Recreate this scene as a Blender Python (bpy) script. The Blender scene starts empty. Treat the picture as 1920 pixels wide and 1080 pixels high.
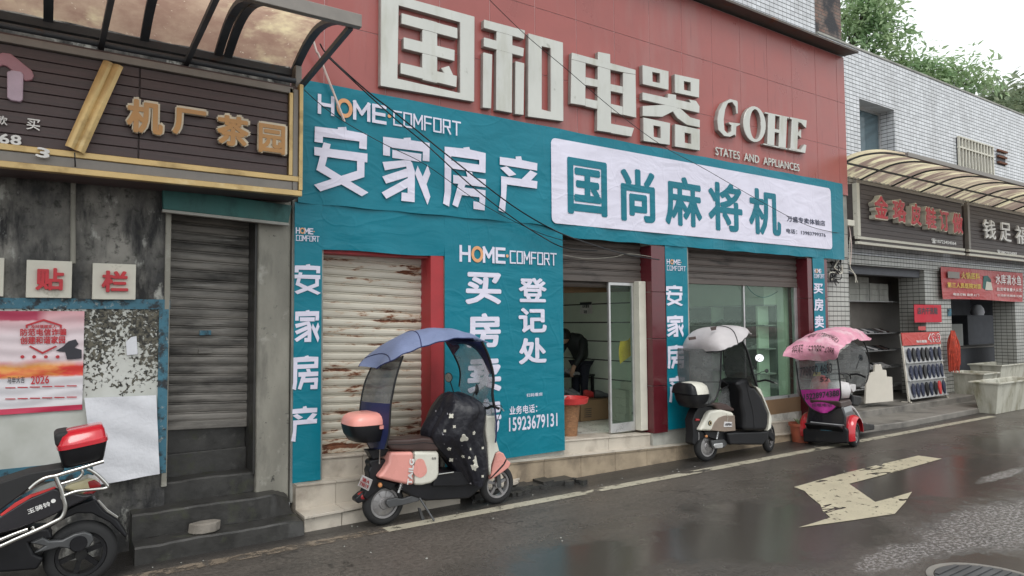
import bpy, bmesh, math, random
from mathutils import Vector, Matrix
random.seed(7)
S = bpy.context.scene
COL = S.collection
# ------------------------------------------------------------------ camera
RX = ((0.82779, -0.0219, -0.56062), (-0.561, -0.04494, -0.8266), (-0.00709, 0.99875, -0.04949))
CAM = Vector((0.0, 0.0, 1.9))
cd = bpy.data.cameras.new("camera")
cd.sensor_width = 36.0
cd.lens = 24.0
cd.clip_start = 0.05
cd.clip_end = 3000.0
cam = bpy.data.objects.new("camera", cd)
COL.objects.link(cam)
mw = Matrix(RX).to_4x4()
mw.translation = CAM
cam.matrix_world = mw
S.camera = cam
# ------------------------------------------------------------------ sky, sun, exposure
SUN_EL, SUN_AZ = math.radians(58), math.radians(205)
w = bpy.data.worlds.new("World")
S.world = w
w.use_nodes = True
nt = w.node_tree
nt.nodes.clear()
sky = nt.nodes.new("ShaderNodeTexSky")
sky.sky_type = 'NISHITA'
sky.sun_disc = False
sky.sun_elevation = SUN_EL
sky.sun_rotation = SUN_AZ
sky.dust_density = 6.0
hsv = nt.nodes.new("ShaderNodeHueSaturation")
hsv.inputs['Saturation'].default_value = 0.12
hsv.inputs['Value'].default_value = 1.0
ov = nt.nodes.new("ShaderNodeMix")
ov.data_type = 'RGBA'
ov.inputs[0].default_value = 0.82
ov.inputs[7].default_value = (9.6, 10.0, 10.1, 1)      # the cloud layer of an overcast day
bg = nt.nodes.new("ShaderNodeBackground")
bg.inputs['Strength'].default_value = 0.105
wo = nt.nodes.new("ShaderNodeOutputWorld")
nt.links.new(sky.outputs[0], hsv.inputs['Color'])
nt.links.new(hsv.outputs[0], ov.inputs[6])
nt.links.new(ov.outputs[2], bg.inputs['Color'])
nt.links.new(bg.outputs[0], wo.inputs['Surface'])
sl = bpy.data.lights.new("sun", 'SUN')
sl.energy = 0.8
sl.angle = math.radians(25)
sl.color = (1.0, 0.97, 0.93)
so = bpy.data.objects.new("sun", sl)
COL.objects.link(so)
so.rotation_euler = (math.radians(90) - SUN_EL, 0, math.radians(180) - SUN_AZ)
S.view_settings.view_transform = 'Standard'
S.view_settings.look = 'None'
S.view_settings.exposure = 0.52
S.view_settings.gamma = 1.0
S.cycles.max_bounces = 10
S.cycles.diffuse_bounces = 6
S.cycles.transparent_max_bounces = 16

# ------------------------------------------------------------------ layout: a pixel of the survey photo -> a point on a real plane
def ray(px, py):
    u, v = (px - 960) / 1280.0, (py - 540) / 1280.0
    return Vector((RX[0][0] * u - RX[0][1] * v - RX[0][2], RX[1][0] * u - RX[1][1] * v - RX[1][2], RX[2][0] * u - RX[2][1] * v - RX[2][2]))
def P(px, py, Y):
    r = ray(px, py)
    return CAM + r * (Y / r.y)
def G(px, py, z=0.0):
    r = ray(px, py)
    return CAM + r * ((z - CAM.z) / r.z)
def H(px, py, p0, n):
    r = ray(px, py)
    return CAM + r * ((Vector(p0) - CAM).dot(n) / r.dot(n))
def crop(ox, oy, sc):
    return lambda pts: [(ox + a / sc, oy + b / sc) for a, b in pts]

# ------------------------------------------------------------------ mesh builder
class MB:
    def __init__(self):
        self.v = []; self.f = []; self.m = []; self.cur = 0
    def add(self, vs, fs):
        b = len(self.v)
        self.v += [tuple(x) for x in vs]
        for f in fs:
            self.f.append([b + i for i in f]); self.m.append(self.cur)
        return self
    def box(self, x0, x1, y0, y1, z0, z1):
        vs = [(x, y, z) for z in (z0, z1) for y in (y0, y1) for x in (x0, x1)]
        return self.add(vs, [(0, 2, 3, 1), (4, 5, 7, 6), (0, 1, 5, 4), (2, 6, 7, 3), (0, 4, 6, 2), (1, 3, 7, 5)])
    def obox(self, c, ax, ay, az):
        c, ax, ay, az = Vector(c), Vector(ax), Vector(ay), Vector(az)
        vs = [c + ax * x + ay * y + az * z for z in (-1, 1) for y in (-1, 1) for x in (-1, 1)]
        return self.add(vs, [(0, 2, 3, 1), (4, 5, 7, 6), (0, 1, 5, 4), (2, 6, 7, 3), (0, 4, 6, 2), (1, 3, 7, 5)])
    def prism(self, pts, off):
        pts = [Vector(p) for p in pts]; off = Vector(off); n = len(pts)
        nor = Vector((0, 0, 0))
        for i in range(n):
            nor += pts[i].cross(pts[(i + 1) % n])
        if nor.dot(off) > 0: pts.reverse()
        vs = pts + [p + off for p in pts]
        fs = [list(range(n)), list(range(2 * n - 1, n - 1, -1))]
        for i in range(n):
            j = (i + 1) % n
            fs.append([i, i + n, j + n, j])
        return self.add(vs, fs)
    def ring(self, outer, inner, off):
        off = Vector(off); n = len(outer)
        o = [Vector(p) for p in outer]; i_ = [Vector(p) for p in inner]
        vs = o + i_ + [p + off for p in o] + [p + off for p in i_]
        fs = []
        for k in range(n):
            j = (k + 1) % n
            fs += [(k, j, n + j, n + k), (2 * n + k, 3 * n + k, 3 * n + j, 2 * n + j), (k, 2 * n + k, 2 * n + j, j), (n + k, n + j, 3 * n + j, 3 * n + k)]
        return self.add(vs, fs)
    def tube(self, pts, r, n=8, smooth=0, cap=True, r1=None):
        pts = [Vector(p) for p in pts]
        if smooth: pts = catmull(pts, smooth)
        m = len(pts); vs = []; fs = []
        up = Vector((0.13, 0.31, 0.94))
        for i, p in enumerate(pts):
            d = (pts[min(i + 1, m - 1)] - pts[max(i - 1, 0)])
            d = d.normalized() if d.length > 1e-9 else Vector((0, 0, 1))
            a = d.cross(up)
            if a.length < 1e-3: a = d.cross(Vector((1, 0, 0)))
            a.normalize(); b = d.cross(a)
            rr = r if r1 is None else r + (r1 - r) * i / max(1, m - 1)
            for k in range(n):
                t = 2 * math.pi * k / n
                vs.append(p + a * (math.cos(t) * rr) + b * (math.sin(t) * rr))
        for i in range(m - 1):
            for k in range(n):
                k2 = (k + 1) % n
                fs.append((i * n + k, i * n + k2, (i + 1) * n + k2, (i + 1) * n + k))
        if cap:
            fs.append(list(range(n - 1, -1, -1))); fs.append([(m - 1) * n + k for k in range(n)])
        return self.add(vs, fs)
    def lathe(self, prof, c, axis, n=28):
        c = Vector(c); ax = Vector(axis).normalized()
        a = ax.orthogonal().normalized(); b = ax.cross(a)
        vs = []; fs = []; m = len(prof)
        for r, h in prof:
            for k in range(n):
                t = 2 * math.pi * k / n
                vs.append(c + ax * h + (a * math.cos(t) + b * math.sin(t)) * r)
        for i in range(m - 1):
            for k in range(n):
                k2 = (k + 1) % n
                fs.append((i * n + k, i * n + k2, (i + 1) * n + k2, (i + 1) * n + k))
        return self.add(vs, fs)
    def grid(self, nu, nv, fn, closed=False):
        vs = [fn(i / nu, j / nv) for i in range(nu + 1) for j in range(nv + 1)]
        fs = []
        for i in range(nu):
            for j in range(nv):
                a = i * (nv + 1) + j
                fs.append((a, a + 1, a + nv + 2, a + nv + 1))
        return self.add(vs, fs)
    def build(self, name, mat, parent=None, smooth=None, bevel=0, seg=2, solid=0, subd=0, recalc=True):
        me = bpy.data.meshes.new(name)
        me.from_pydata(self.v, [], self.f)
        mats = mat if isinstance(mat, (list, tuple)) else [mat]
        for q in mats: me.materials.append(q)
        if len(mats) > 1: me.polygons.foreach_set('material_index', self.m)
        if recalc:
            bm = bmesh.new(); bm.from_mesh(me)
            bmesh.ops.recalc_face_normals(bm, faces=bm.faces)
            bm.to_mesh(me); bm.free()
        if smooth is not None:
            for p in me.polygons: p.use_smooth = True
            me.set_sharp_from_angle(angle=math.radians(smooth))
        o = bpy.data.objects.new(name, me)
        COL.objects.link(o)
        if solid:
            md = o.modifiers.new('solid', 'SOLIDIFY'); md.thickness = solid; md.offset = 0
            md = o.modifiers.new('split', 'EDGE_SPLIT'); md.split_angle = math.radians(50)
        if bevel:
            md = o.modifiers.new('bevel', 'BEVEL'); md.width = bevel; md.segments = seg; md.limit_method = 'ANGLE'; md.angle_limit = math.radians(40)
            if seg > 1:
                for p in me.polygons: p.use_smooth = True
                md.harden_normals = True
        if subd:
            md = o.modifiers.new('sub', 'SUBSURF'); md.levels = subd; md.render_levels = subd
            for p in me.polygons: p.use_smooth = True
        if parent is not None: o.parent = parent; o.matrix_parent_inverse = parent_inv(parent)
        return o
def parent_inv(p):
    if p.parent is not None: return Matrix.Identity(4)
    return Matrix.LocRotScale(p.location, p.rotation_euler, p.scale).inverted()
def catmull(pts, k):
    out = []; n = len(pts)
    for i in range(n - 1):
        p0, p1, p2, p3 = pts[max(i - 1, 0)], pts[i], pts[i + 1], pts[min(i + 2, n - 1)]
        for s in range(k):
            t = s / k
            out.append(0.5 * ((2 * p1) + (p2 - p0) * t + (2 * p0 - 5 * p1 + 4 * p2 - p3) * t * t + (3 * p1 - p0 - 3 * p2 + p3) * t ** 3))
    out.append(pts[-1]); return out
def resample(pts, n):
    pts = [Vector(p) for p in pts]
    pts = catmull(pts, 6)
    L = [0]
    for a, b in zip(pts, pts[1:]): L.append(L[-1] + (b - a).length)
    out = []
    for i in range(n + 1):
        t = L[-1] * i / n; k = 0
        while k < len(L) - 2 and L[k + 1] < t: k += 1
        q = (t - L[k]) / max(1e-9, L[k + 1] - L[k])
        out.append(pts[k].lerp(pts[k + 1], min(1, q)))
    return out
def tag(o, label, cat, group=None, kind=None):
    if label: o['label'] = label
    if cat: o['category'] = cat
    if group: o['group'] = group
    if kind: o['kind'] = kind
    return o
def thing(name, label, cat, loc, group=None):
    o = bpy.data.objects.new(name, None)
    o.empty_display_size = 0.2
    COL.objects.link(o); o.location = loc
    return tag(o, label, cat, group)
def structure(o):
    o['kind'] = 'structure'; return o

# ------------------------------------------------------------------ writing
def text_mesh(s, bold):
    cu = bpy.data.curves.new('lettering', 'FONT')
    cu.body = s; cu.size = 1.0; cu.resolution_u = 3; cu.fill_mode = 'FRONT'
    cu.space_character = 1.05
    ob = bpy.data.objects.new('lettering', cu)
    me = bpy.data.meshes.new_from_object(ob)
    bpy.data.objects.remove(ob); bpy.data.curves.remove(cu)
    return me
def text(s, o, ux, uz, mat, parent, name='lettering', bold=0.012, depth=0.002, bb=None):
    """s fitted into the parallelogram with corner o (bottom left) and sides ux, uz, standing proud by depth"""
    me = text_mesh(s, bold)
    xs = [v.co.x for v in me.vertices]; ys = [v.co.y for v in me.vertices]
    x0, x1, y0, y1 = min(xs) - bold, max(xs) + bold, min(ys) - bold, max(ys) + bold
    if bb: x0, x1, y0, y1 = bb
    o, ux, uz = Vector(o), Vector(ux), Vector(uz)
    n = ux.cross(uz).normalized()
    bm = bmesh.new(); bm.from_mesh(me)
    bmesh.ops.remove_doubles(bm, verts=bm.verts, dist=1e-5)
    for v in bm.verts: v.co.z = 0.0
    if depth > 0.004:
        r = bmesh.ops.extrude_face_region(bm, geom=bm.faces[:])
        for g in r['geom']:
            if isinstance(g, bmesh.types.BMVert): g.co.z = 1.0
    # heavier strokes: the glyph repeated on a small circle, each copy a hair in front of the last
    K = 1 if bold < .004 else (5 if bold < .015 else (8 if bold < .05 else 14))
    if K > 1:
        src = bm.faces[:] ; base = bm.copy()
        bm.clear()
        for k in range(K):
            t = 2 * math.pi * k / K + .4; rr = bold * (1 if k % 2 == 0 or K < 10 else .6)
            c = base.copy()
            for v in c.verts: v.co = Vector((v.co.x + math.cos(t) * rr, v.co.y + math.sin(t) * rr, v.co.z + k * 1000))
            tm = bpy.data.meshes.new('t'); c.to_mesh(tm); c.free(); bm.from_mesh(tm); bpy.data.meshes.remove(tm)
        base.free()
    for v in bm.verts:
        k = int((v.co.z + .5) // 1000); z = v.co.z - k * 1000
        d = depth * (z if depth > .004 else 1.0) + k * .00022
        v.co = o + ux * ((v.co.x - x0) / (x1 - x0)) + uz * ((v.co.y - y0) / (y1 - y0)) + n * d
    if depth > 0.004: bmesh.ops.recalc_face_normals(bm, faces=bm.faces)
    bm.to_mesh(me); bm.free()
    me.materials.clear(); me.materials.append(mat); me.name = name
    ob = bpy.data.objects.new(name, me); COL.objects.link(ob)
    if parent is not None: ob.parent = parent; ob.matrix_parent_inverse = parent_inv(parent)
    return ob
def ftext(s, tl, br, Y, mat, parent, name='lettering', bold=0.012, depth=0.002):
    """writing on a wall facing the street: tl, br are survey pixels of its top left and bottom right corner"""
    a, b = P(tl[0], tl[1], Y), P(br[0], br[1], Y)
    return text(s, (a.x, Y, b.z), (b.x - a.x, 0, 0), (0, 0, a.z - b.z), mat, parent, name, bold, depth)

# ------------------------------------------------------------------ materials
def nodes(name):
    m = bpy.data.materials.new(name); m.use_nodes = True
    t = m.node_tree; t.nodes.clear()
    out = t.nodes.new('ShaderNodeOutputMaterial'); b = t.nodes.new('ShaderNodeBsdfPrincipled')
    t.links.new(b.outputs[0], out.inputs['Surface'])
    return m, t, b, out
class N:
    def __init__(s, t): s.t = t
    def pos(s, stretch=(1, 1, 1), rot=(0, 0, 0)):
        g = s.t.nodes.new('ShaderNodeNewGeometry'); mp = s.t.nodes.new('ShaderNodeMapping')
        mp.inputs['Scale'].default_value = stretch; mp.inputs['Rotation'].default_value = rot
        s.t.links.new(g.outputs['Position'], mp.inputs['Vector']); return mp.outputs[0]
    def noise(s, vec, scale, detail=5, rough=.55, dist=0):
        n = s.t.nodes.new('ShaderNodeTexNoise'); n.inputs['Scale'].default_value = scale; n.inputs['Detail'].default_value = detail
        n.inputs['Roughness'].default_value = rough; n.inputs['Distortion'].default_value = dist
        s.t.links.new(vec, n.inputs['Vector']); return n.outputs['Fac']
    def vor(s, vec, scale):
        n = s.t.nodes.new('ShaderNodeTexVoronoi'); n.inputs['Scale'].default_value = scale
        s.t.links.new(vec, n.inputs['Vector']); return n
    def ramp(s, fac, lo, hi, a=0.0, b=1.0):
        n = s.t.nodes.new('ShaderNodeMapRange'); n.inputs[1].default_value = lo; n.inputs[2].default_value = hi
        n.inputs[3].default_value = a; n.inputs[4].default_value = b; n.clamp = True
        s.t.links.new(fac, n.inputs[0]); return n.outputs[0]
    def mix(s, fac, a, b):
        n = s.t.nodes.new('ShaderNodeMix'); n.data_type = 'RGBA'
        for k, x in ((0, fac), (6, a), (7, b)):
            if isinstance(x, (int, float)): n.inputs[k].default_value = x
            elif isinstance(x, tuple): n.inputs[k].default_value = (*x[:3], 1)
            else: s.t.links.new(x, n.inputs[k])
        return n.outputs[2]
    def math(s, op, a, b=0.0, c=None):
        n = s.t.nodes.new('ShaderNodeMath'); n.operation = op
        for k, x in enumerate((a, b) if c is None else (a, b, c)):
            if isinstance(x, (int, float)): n.inputs[k].default_value = x
            else: s.t.links.new(x, n.inputs[k])
        return n.outputs[0]
    def sep(s, vec):
        n = s.t.nodes.new('ShaderNodeSeparateXYZ'); s.t.links.new(vec, n.inputs[0]); return n.outputs
    def bump(s, h, strength, dist, bsdf, prev=None):
        n = s.t.nodes.new('ShaderNodeBump'); n.inputs['Strength'].default_value = strength; n.inputs['Distance'].default_value = dist
        s.t.links.new(h, n.inputs['Height'])
        if prev is not None: s.t.links.new(prev, n.inputs['Normal'])
        if bsdf is not None: s.t.links.new(n.outputs[0], bsdf.inputs['Normal'])
        return n.outputs[0]
def pbr(name, col, rough=.5, metal=0.0, var=.18, vs=5, vstretch=(1, 1, 1), patches=(), bump=0, bs=60, bd=.01, coat=0, spec=.5, rvar=0.1, alpha=1):
    """patches: (colour, scale, lo, hi, stretch, roughness)"""
    m, t, b, out = nodes(name); n = N(t)
    p = n.pos(vstretch)
    f = n.noise(p, vs, 6, .6)
    f = n.ramp(f, .3, .7)
    c = n.mix(f, tuple(x * (1 - var) for x in col), tuple(min(1, x * (1 + var)) for x in col))
    r = n.ramp(f, 0, 1, max(0, rough - rvar), min(1, rough + rvar))
    for k, (pc, sc, lo, hi, st, pr) in enumerate(patches):
        q = n.pos(st); q2 = n.t.nodes.new('ShaderNodeVectorMath'); q2.operation = 'ADD'
        q2.inputs[1].default_value = (3.1 * k + 1.7, 5.3 * k, 2.2 * k); t.links.new(q, q2.inputs[0])
        g = n.ramp(n.noise(q2.outputs[0], sc, 8, .62), lo, hi)
        c = n.mix(g, c, pc)
        r = n.mix(g, r, (pr, pr, pr))
    t.links.new(c, b.inputs['Base Color']); t.links.new(r, b.inputs['Roughness'])
    b.inputs['Metallic'].default_value = metal
    b.inputs['Specular IOR Level'].default_value = spec
    if coat: b.inputs['Coat Weight'].default_value = coat; b.inputs['Coat Roughness'].default_value = .06
    if bump:
        n.bump(n.noise(n.pos(vstretch), bs, 6, .6), bump, bd, b)
    return m
def see_through(name, tint, fac, rough=.05, diffuse=None, gloss=.12, dirt=0, translucent=False):
    """clear or dusty sheet: transparent + diffuse film + surface gloss"""
    m, t, b, out = nodes(name); n = N(t)
    t.nodes.remove(b)
    tr = t.nodes.new('ShaderNodeBsdfTransparent'); tr.inputs[0].default_value = (*tint, 1)
    df = t.nodes.new('ShaderNodeBsdfTranslucent' if translucent else 'ShaderNodeBsdfDiffuse'); df.inputs[0].default_value = (*(diffuse or tint), 1)
    mx = t.nodes.new('ShaderNodeMixShader')
    if dirt:
        g = n.ramp(n.noise(n.pos(), 3.5, 7, .6), .35, .7, max(0, fac - dirt), min(1, fac + dirt)); t.links.new(g, mx.inputs[0])
    else: mx.inputs[0].default_value = fac
    t.links.new(tr.outputs[0], mx.inputs[1]); t.links.new(df.outputs[0], mx.inputs[2])
    gl = t.nodes.new('ShaderNodeBsdfGlossy'); gl.inputs['Roughness'].default_value = rough
    fr = t.nodes.new('ShaderNodeLayerWeight'); fr.inputs[0].default_value = .25
    mm = n.math('MULTIPLY', fr.outputs['Fresnel'], gloss * 4)
    mm = n.math('MINIMUM', mm, .6)
    m2 = t.nodes.new('ShaderNodeMixShader'); t.links.new(mm, m2.inputs[0])
    t.links.new(mx.outputs[0], m2.inputs[1]); t.links.new(gl.outputs[0], m2.inputs[2])
    t.links.new(m2.outputs[0], out.inputs['Surface'])
    return m
def cloth(name, col, seed_scale=1.3, strength=.16, trans=0):
    """printed banner cloth: shallow creases carried by one world-space height field, so print and cloth crease together"""
    m, t, b, out = nodes(name); n = N(t)
    f = n.ramp(n.noise(n.pos(), 2.2, 4), .3, .7)
    c = n.mix(f, tuple(x * .93 for x in col), tuple(min(1, x * 1.05) for x in col))
    t.links.new(c, b.inputs['Base Color']); b.inputs['Roughness'].default_value = .42
    b.inputs['Specular IOR Level'].default_value = .35
    h1 = n.noise(n.pos((1, 1, 2.2), (0, .5, 0)), 1.6, 3, .45, 1.2)
    h2 = n.noise(n.pos((1, 1, 3), (0, -.35, 0)), 4.5, 3, .5, .8)
    h = n.math('MULTIPLY_ADD', h2, .12, h1)
    g = n.math('ABSOLUTE', n.math('SUBTRACT', n.noise(n.pos((1, 1, 1.3), (0, .6, 0)), 1.1, 2, .4, .5), .5))
    g2 = n.math('ABSOLUTE', n.math('SUBTRACT', n.noise(n.pos((1.6, 1, .8), (0, -.5, 0)), .9, 2, .4, .3), .52))
    cr = n.math('ADD', n.ramp(g, 0, .02, 1, 0), n.ramp(g2, 0, .014, .8, 0))
    h = n.math('MULTIPLY_ADD', cr, .13, h)
    n.bump(h, strength, .11, b)
    return m
def tiles(name, w_, h_, gx, gz, col, grout, rough=.22, axis='xz', jitter=.1, dirty=(.16, .15, .13), dirtamt=.3, off=0.0):
    """stacked ceramic tiles laid out in metres on the wall plane"""
    m, t, b, out = nodes(name); n = N(t)
    xyz = n.sep(n.pos())
    a = n.math('ADD', xyz[0], xyz[1]) if axis == 'xz' else xyz[0]
    z = xyz[2] if axis == 'xz' else xyz[1]
    fx = n.math('FRACT', n.math('DIVIDE', a, w_)); fz = n.math('FRACT', n.math('DIVIDE', n.math('ADD', z, off), h_))
    mx = n.math('LESS_THAN', fx, gx / w_); mz = n.math('LESS_THAN', fz, gz / h_)
    mk = n.math('MAXIMUM', mx, mz)
    ix = n.math('FLOOR', n.math('DIVIDE', a, w_)); iz = n.math('FLOOR', n.math('DIVIDE', n.math('ADD', z, off), h_))
    cv = n.t.nodes.new('ShaderNodeCombineXYZ'); t.links.new(ix, cv.inputs[0]); t.links.new(iz, cv.inputs[1])
    wn = t.nodes.new('ShaderNodeTexWhiteNoise'); wn.noise_dimensions = '2D'; t.links.new(cv.outputs[0], wn.inputs['Vector'])
    c = n.mix(wn.outputs['Value'], tuple(x * (1 - jitter) for x in col), col)
    d = n.ramp(n.noise(n.pos((1, 1, .35)), 1.8, 6, .65), .45, .8, 0, dirtamt)
    c = n.mix(d, c, dirty)
    c = n.mix(mk, c, grout)
    t.links.new(c, b.inputs['Base Color'])
    r = n.ramp(mk, 0, 1, rough, .85); t.links.new(r, b.inputs['Roughness'])
    n.bump(n.math('SUBTRACT', 1.0, mk), .35, .004, b)
    return m
# ================================================================== materials
# wet road: damp asphalt, smooth standing water, coarse patch with sky sparkle painted in
def wet_road():
    m, t, b, out = nodes('wet_asphalt'); n = N(t)
    p = n.pos()
    big = n.noise(p, .9, 5, .6); fine = n.noise(p, 26, 8, .78); mid = n.noise(p, 14, 5, .65)
    c = n.mix(n.ramp(big, .3, .7), (.075, .065, .056), (.118, .102, .088))
    c = n.mix(n.ramp(fine, .50, .68, 0, .75), c, (.17, .152, .135)); c = n.mix(n.ramp(fine, .5, .36, 0, .7), c, (.02, .018, .016))
    c = n.mix(n.ramp(n.noise(n.pos((.25, 1.2, 1)), 2.4, 6), .5, .75, 0, .5), c, (.028, .026, .025))
    xyz = n.sep(p)
    def blob(cx, cy, rx, ry):
        dx = n.math('DIVIDE', n.math('SUBTRACT', xyz[0], cx), rx); dy = n.math('DIVIDE', n.math('SUBTRACT', xyz[1], cy), ry)
        d = n.math('SQRT', n.math('ADD', n.math('MULTIPLY', dx, dx), n.math('MULTIPLY', dy, dy)))
        return n.math('SUBTRACT', 1.0, d)
    bl = None
    for a in ((8.6, 4.0, 4.4, 1.5), (5.4, 3.9, 2.4, 1.3), (13.5, 4.4, 5.0, 1.0), (3.6, 4.2, 1.6, .8), (6.0, 2.4, 1.0, .5)):
        q = blob(*a); bl = q if bl is None else n.math('MAXIMUM', bl, q)
    pud = n.ramp(n.math('ADD', bl, n.math('MULTIPLY', n.math('SUBTRACT', n.noise(p, 1.6, 6, .65), .5), 1.5)), -.05, .55)
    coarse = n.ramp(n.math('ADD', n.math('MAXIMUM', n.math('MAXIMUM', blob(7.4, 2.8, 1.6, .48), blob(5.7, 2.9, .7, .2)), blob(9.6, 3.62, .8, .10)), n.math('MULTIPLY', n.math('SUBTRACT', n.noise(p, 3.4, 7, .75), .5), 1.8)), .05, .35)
    pud = n.math('MULTIPLY', pud, n.math('SUBTRACT', 1.0, coarse))
    damp = n.ramp(n.noise(n.pos((.5, 1, 1)), 1.1, 5, .6), .35, .7)
    r = n.ramp(damp, 0, 1, .42, .24)
    kerbside = n.ramp(xyz[1], 5.95, 6.15)
    c = n.mix(kerbside, c, n.mix(fine, (.020, .019, .018), (.055, .05, .046)))  # wet dark strip by the kerb, also painted contact shade under the scooters
    sky_glint = n.ramp(n.noise(n.pos((1, 1.2, 1)), 27, 7, .75), .47, .58)
    c = n.mix(n.math('MULTIPLY', coarse, sky_glint), c, (.33, .305, .30))  # pale speckle painted into the colour for sky sparkle on wet asphalt
    crk = n.math('ABSOLUTE', n.math('SUBTRACT', n.noise(p, .55, 5, .55), .5)); c = n.mix(n.math('MULTIPLY', n.ramp(crk, .0, .004, .8, 0), n.ramp(n.noise(p, .8, 2), .45, .55)), c, (.012, .011, .01))
    r = n.mix(coarse, r, (.2, .2, .2)); r = n.mix(pud, r, (.17, .17, .17))
    c = n.mix(pud, c, (.062, .055, .048))
    t.links.new(c, b.inputs['Base Color']); t.links.new(r, b.inputs['Roughness'])
    b.inputs['Specular IOR Level'].default_value = .5
    hf = n.math('MULTIPLY', n.math('ADD', fine, n.math('MULTIPLY', mid, .6)), n.math('SUBTRACT', 1.0, n.math('MULTIPLY', pud, .94)))
    st = n.ramp(coarse, 0, 1, .5, 1.0)
    bp = t.nodes.new('ShaderNodeBump'); bp.inputs['Distance'].default_value = .02
    t.links.new(st, bp.inputs['Strength']); t.links.new(hf, bp.inputs['Height'])
    n.bump(n.noise(p, 5.5, 2, .5), .03, .02, b, bp.outputs[0])
    return m
def worn_paint(name, col, lo, hi, base=(.05, .046, .042)):
    m, t, b, out = nodes(name); n = N(t); t.nodes.remove(b)
    b = t.nodes.new('ShaderNodeBsdfPrincipled')
    f = n.noise(n.pos(), 9, 8, .7)
    ck = n.math('ABSOLUTE', n.math('SUBTRACT', n.noise(n.pos((.35, 1.6, 1)), 2.2, 3, .5), .5)); ck2 = n.ramp(n.noise(n.pos(), 1.1, 2), .54, .60)
    f = n.math('SUBTRACT', f, n.math('MULTIPLY', n.ramp(ck, .006, .022, .6, 0), ck2))
    d = n.ramp(n.noise(n.pos(), 2.2, 5), .35, .7)
    c = n.mix(d, tuple(x * .78 for x in col), col)
    c = n.mix(n.ramp(n.noise(n.pos(), 60, 4), .45, .75, 0, .45), c, tuple(x * .45 for x in col))
    t.links.new(c, b.inputs['Base Color']); b.inputs['Roughness'].default_value = .38
    n.bump(n.noise(n.pos(), 80, 3), .3, .006, b)
    tr = t.nodes.new('ShaderNodeBsdfTransparent'); mx = t.nodes.new('ShaderNodeMixShader')
    t.links.new(n.ramp(f, lo, hi), mx.inputs[0]); t.links.new(tr.outputs[0], mx.inputs[1]); t.links.new(b.outputs[0], mx.inputs[2])
    t.links.new(mx.outputs[0], out.inputs['Surface'])
    return m
M = {}
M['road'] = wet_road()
M['line'] = worn_paint('road_paint', (.50, .46, .36), .34, .46)
M['line_old'] = worn_paint('road_paint_old', (.26, .21, .16), .44, .56)
M['arrow'] = worn_paint('arrow_paint', (.57, .51, .37), .36, .42)
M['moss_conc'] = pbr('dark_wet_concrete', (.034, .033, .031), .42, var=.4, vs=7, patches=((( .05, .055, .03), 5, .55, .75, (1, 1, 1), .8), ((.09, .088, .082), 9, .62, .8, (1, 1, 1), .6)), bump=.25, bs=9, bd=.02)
M['wall_mold'] = pbr('moldy_render', (.22, .21, .19), .85, var=.35, vs=3, patches=(((.045, .045, .046), 2.2, .44, .62, (1, 1, .45), .8), ((.020, .020, .021), 6.5, .51, .64, (1, 1, .25), .8), ((.38, .38, .35), 6, .58, .66, (1, 1, .5), .9), ((.035, .035, .03), 16, .54, .7, (1, 1, 1), .8)), bump=.6, bs=18, bd=.02)
M['pillar'] = pbr('bare_concrete', (.25, .24, .205), .85, var=.25, vs=3, vstretch=(1, 1, .4), patches=(((.07, .066, .06), 2.6, .55, .78, (1.6, 1, .4), .8), ((.36, .35, .31), 5, .6, .72, (1, 1, 1), .9), ((.04, .04, .036), 14, .64, .72, (1, 1, 1), .8)), bump=.4, bs=25, bd=.012)
M['peel'] = pbr('peeling_white_paint', (.56, .57, .53), .7, var=.12, vs=4, patches=(((.42, .42, .38), 2.5, .45, .7, (1, 1, 1), .8), ((.62, .63, .60), 6, .5, .6, (1, 1, 1), .6)), bump=.4, bs=30, bd=.01)
def peel_board():
    m, t, b, out = nodes('flaking_notice_board'); n = N(t)
    p = n.pos(); x = n.sep(p)
    c = n.mix(n.ramp(n.noise(p, 3, 5), .3, .7), (.44, .45, .41), (.60, .61, .58))
    f = n.noise(p, 32, 7, .62, .4); g = n.noise(p, 4.5, 5, .6)
    up = n.ramp(x[2], 1.10, 1.75, -.24, .10); rt = n.ramp(x[0], -.1, .45, -.10, .05)
    h = n.math('ADD', n.math('ADD', f, n.math('MULTIPLY', n.math('SUBTRACT', g, .5), .5)), n.math('ADD', up, rt))
    mk = n.ramp(h, .56, .60)
    c = n.mix(mk, c, n.mix(n.ramp(n.noise(p, 40, 3), .4, .6), (.022, .022, .02), (.13, .12, .09)))
    t.links.new(c, b.inputs['Base Color']); b.inputs['Roughness'].default_value = .7
    n.bump(n.math('SUBTRACT', 1.0, mk), .7, .008, b)
    return m
M['peel_board'] = peel_board()
M['blue_paint'] = pbr('flaking_blue_paint', (.045, .15, .21), .6, patches=(((.03, .035, .04), 14, .5, .62, (1, 1, 1), .8), ((.3, .32, .31), 22, .6, .68, (1, 1, 1), .8)), bump=.4, bs=30)
M['teal_lintel'] = pbr('old_green_paint', (.035, .135, .125), .6, vs=3, vstretch=(1, 1, .3), patches=(((.012, .025, .025), 2.2, .48, .7, (1, 1, .6), .8),), bump=.3)
M['shutter_grey'] = pbr('dirty_grey_slats', (.22, .205, .185), .55, metal=.1, var=.3, vs=3, vstretch=(.3, 1, 6), patches=(((.035, .033, .031), 2.6, .42, .66, (.5, 1, 2.4), .7), ((.27, .26, .24), 3.2, .6, .7, (.5, 1, 7), .5)), bump=.2)
M['shutter_dark'] = pbr('grimy_brown_slats', (.11, .092, .082), .6, var=.25, vs=2, vstretch=(.3, 1, 4), patches=(((.04, .035, .033), 3, .55, .7, (.6, 1, 3), .7),), bump=.2)
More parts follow.
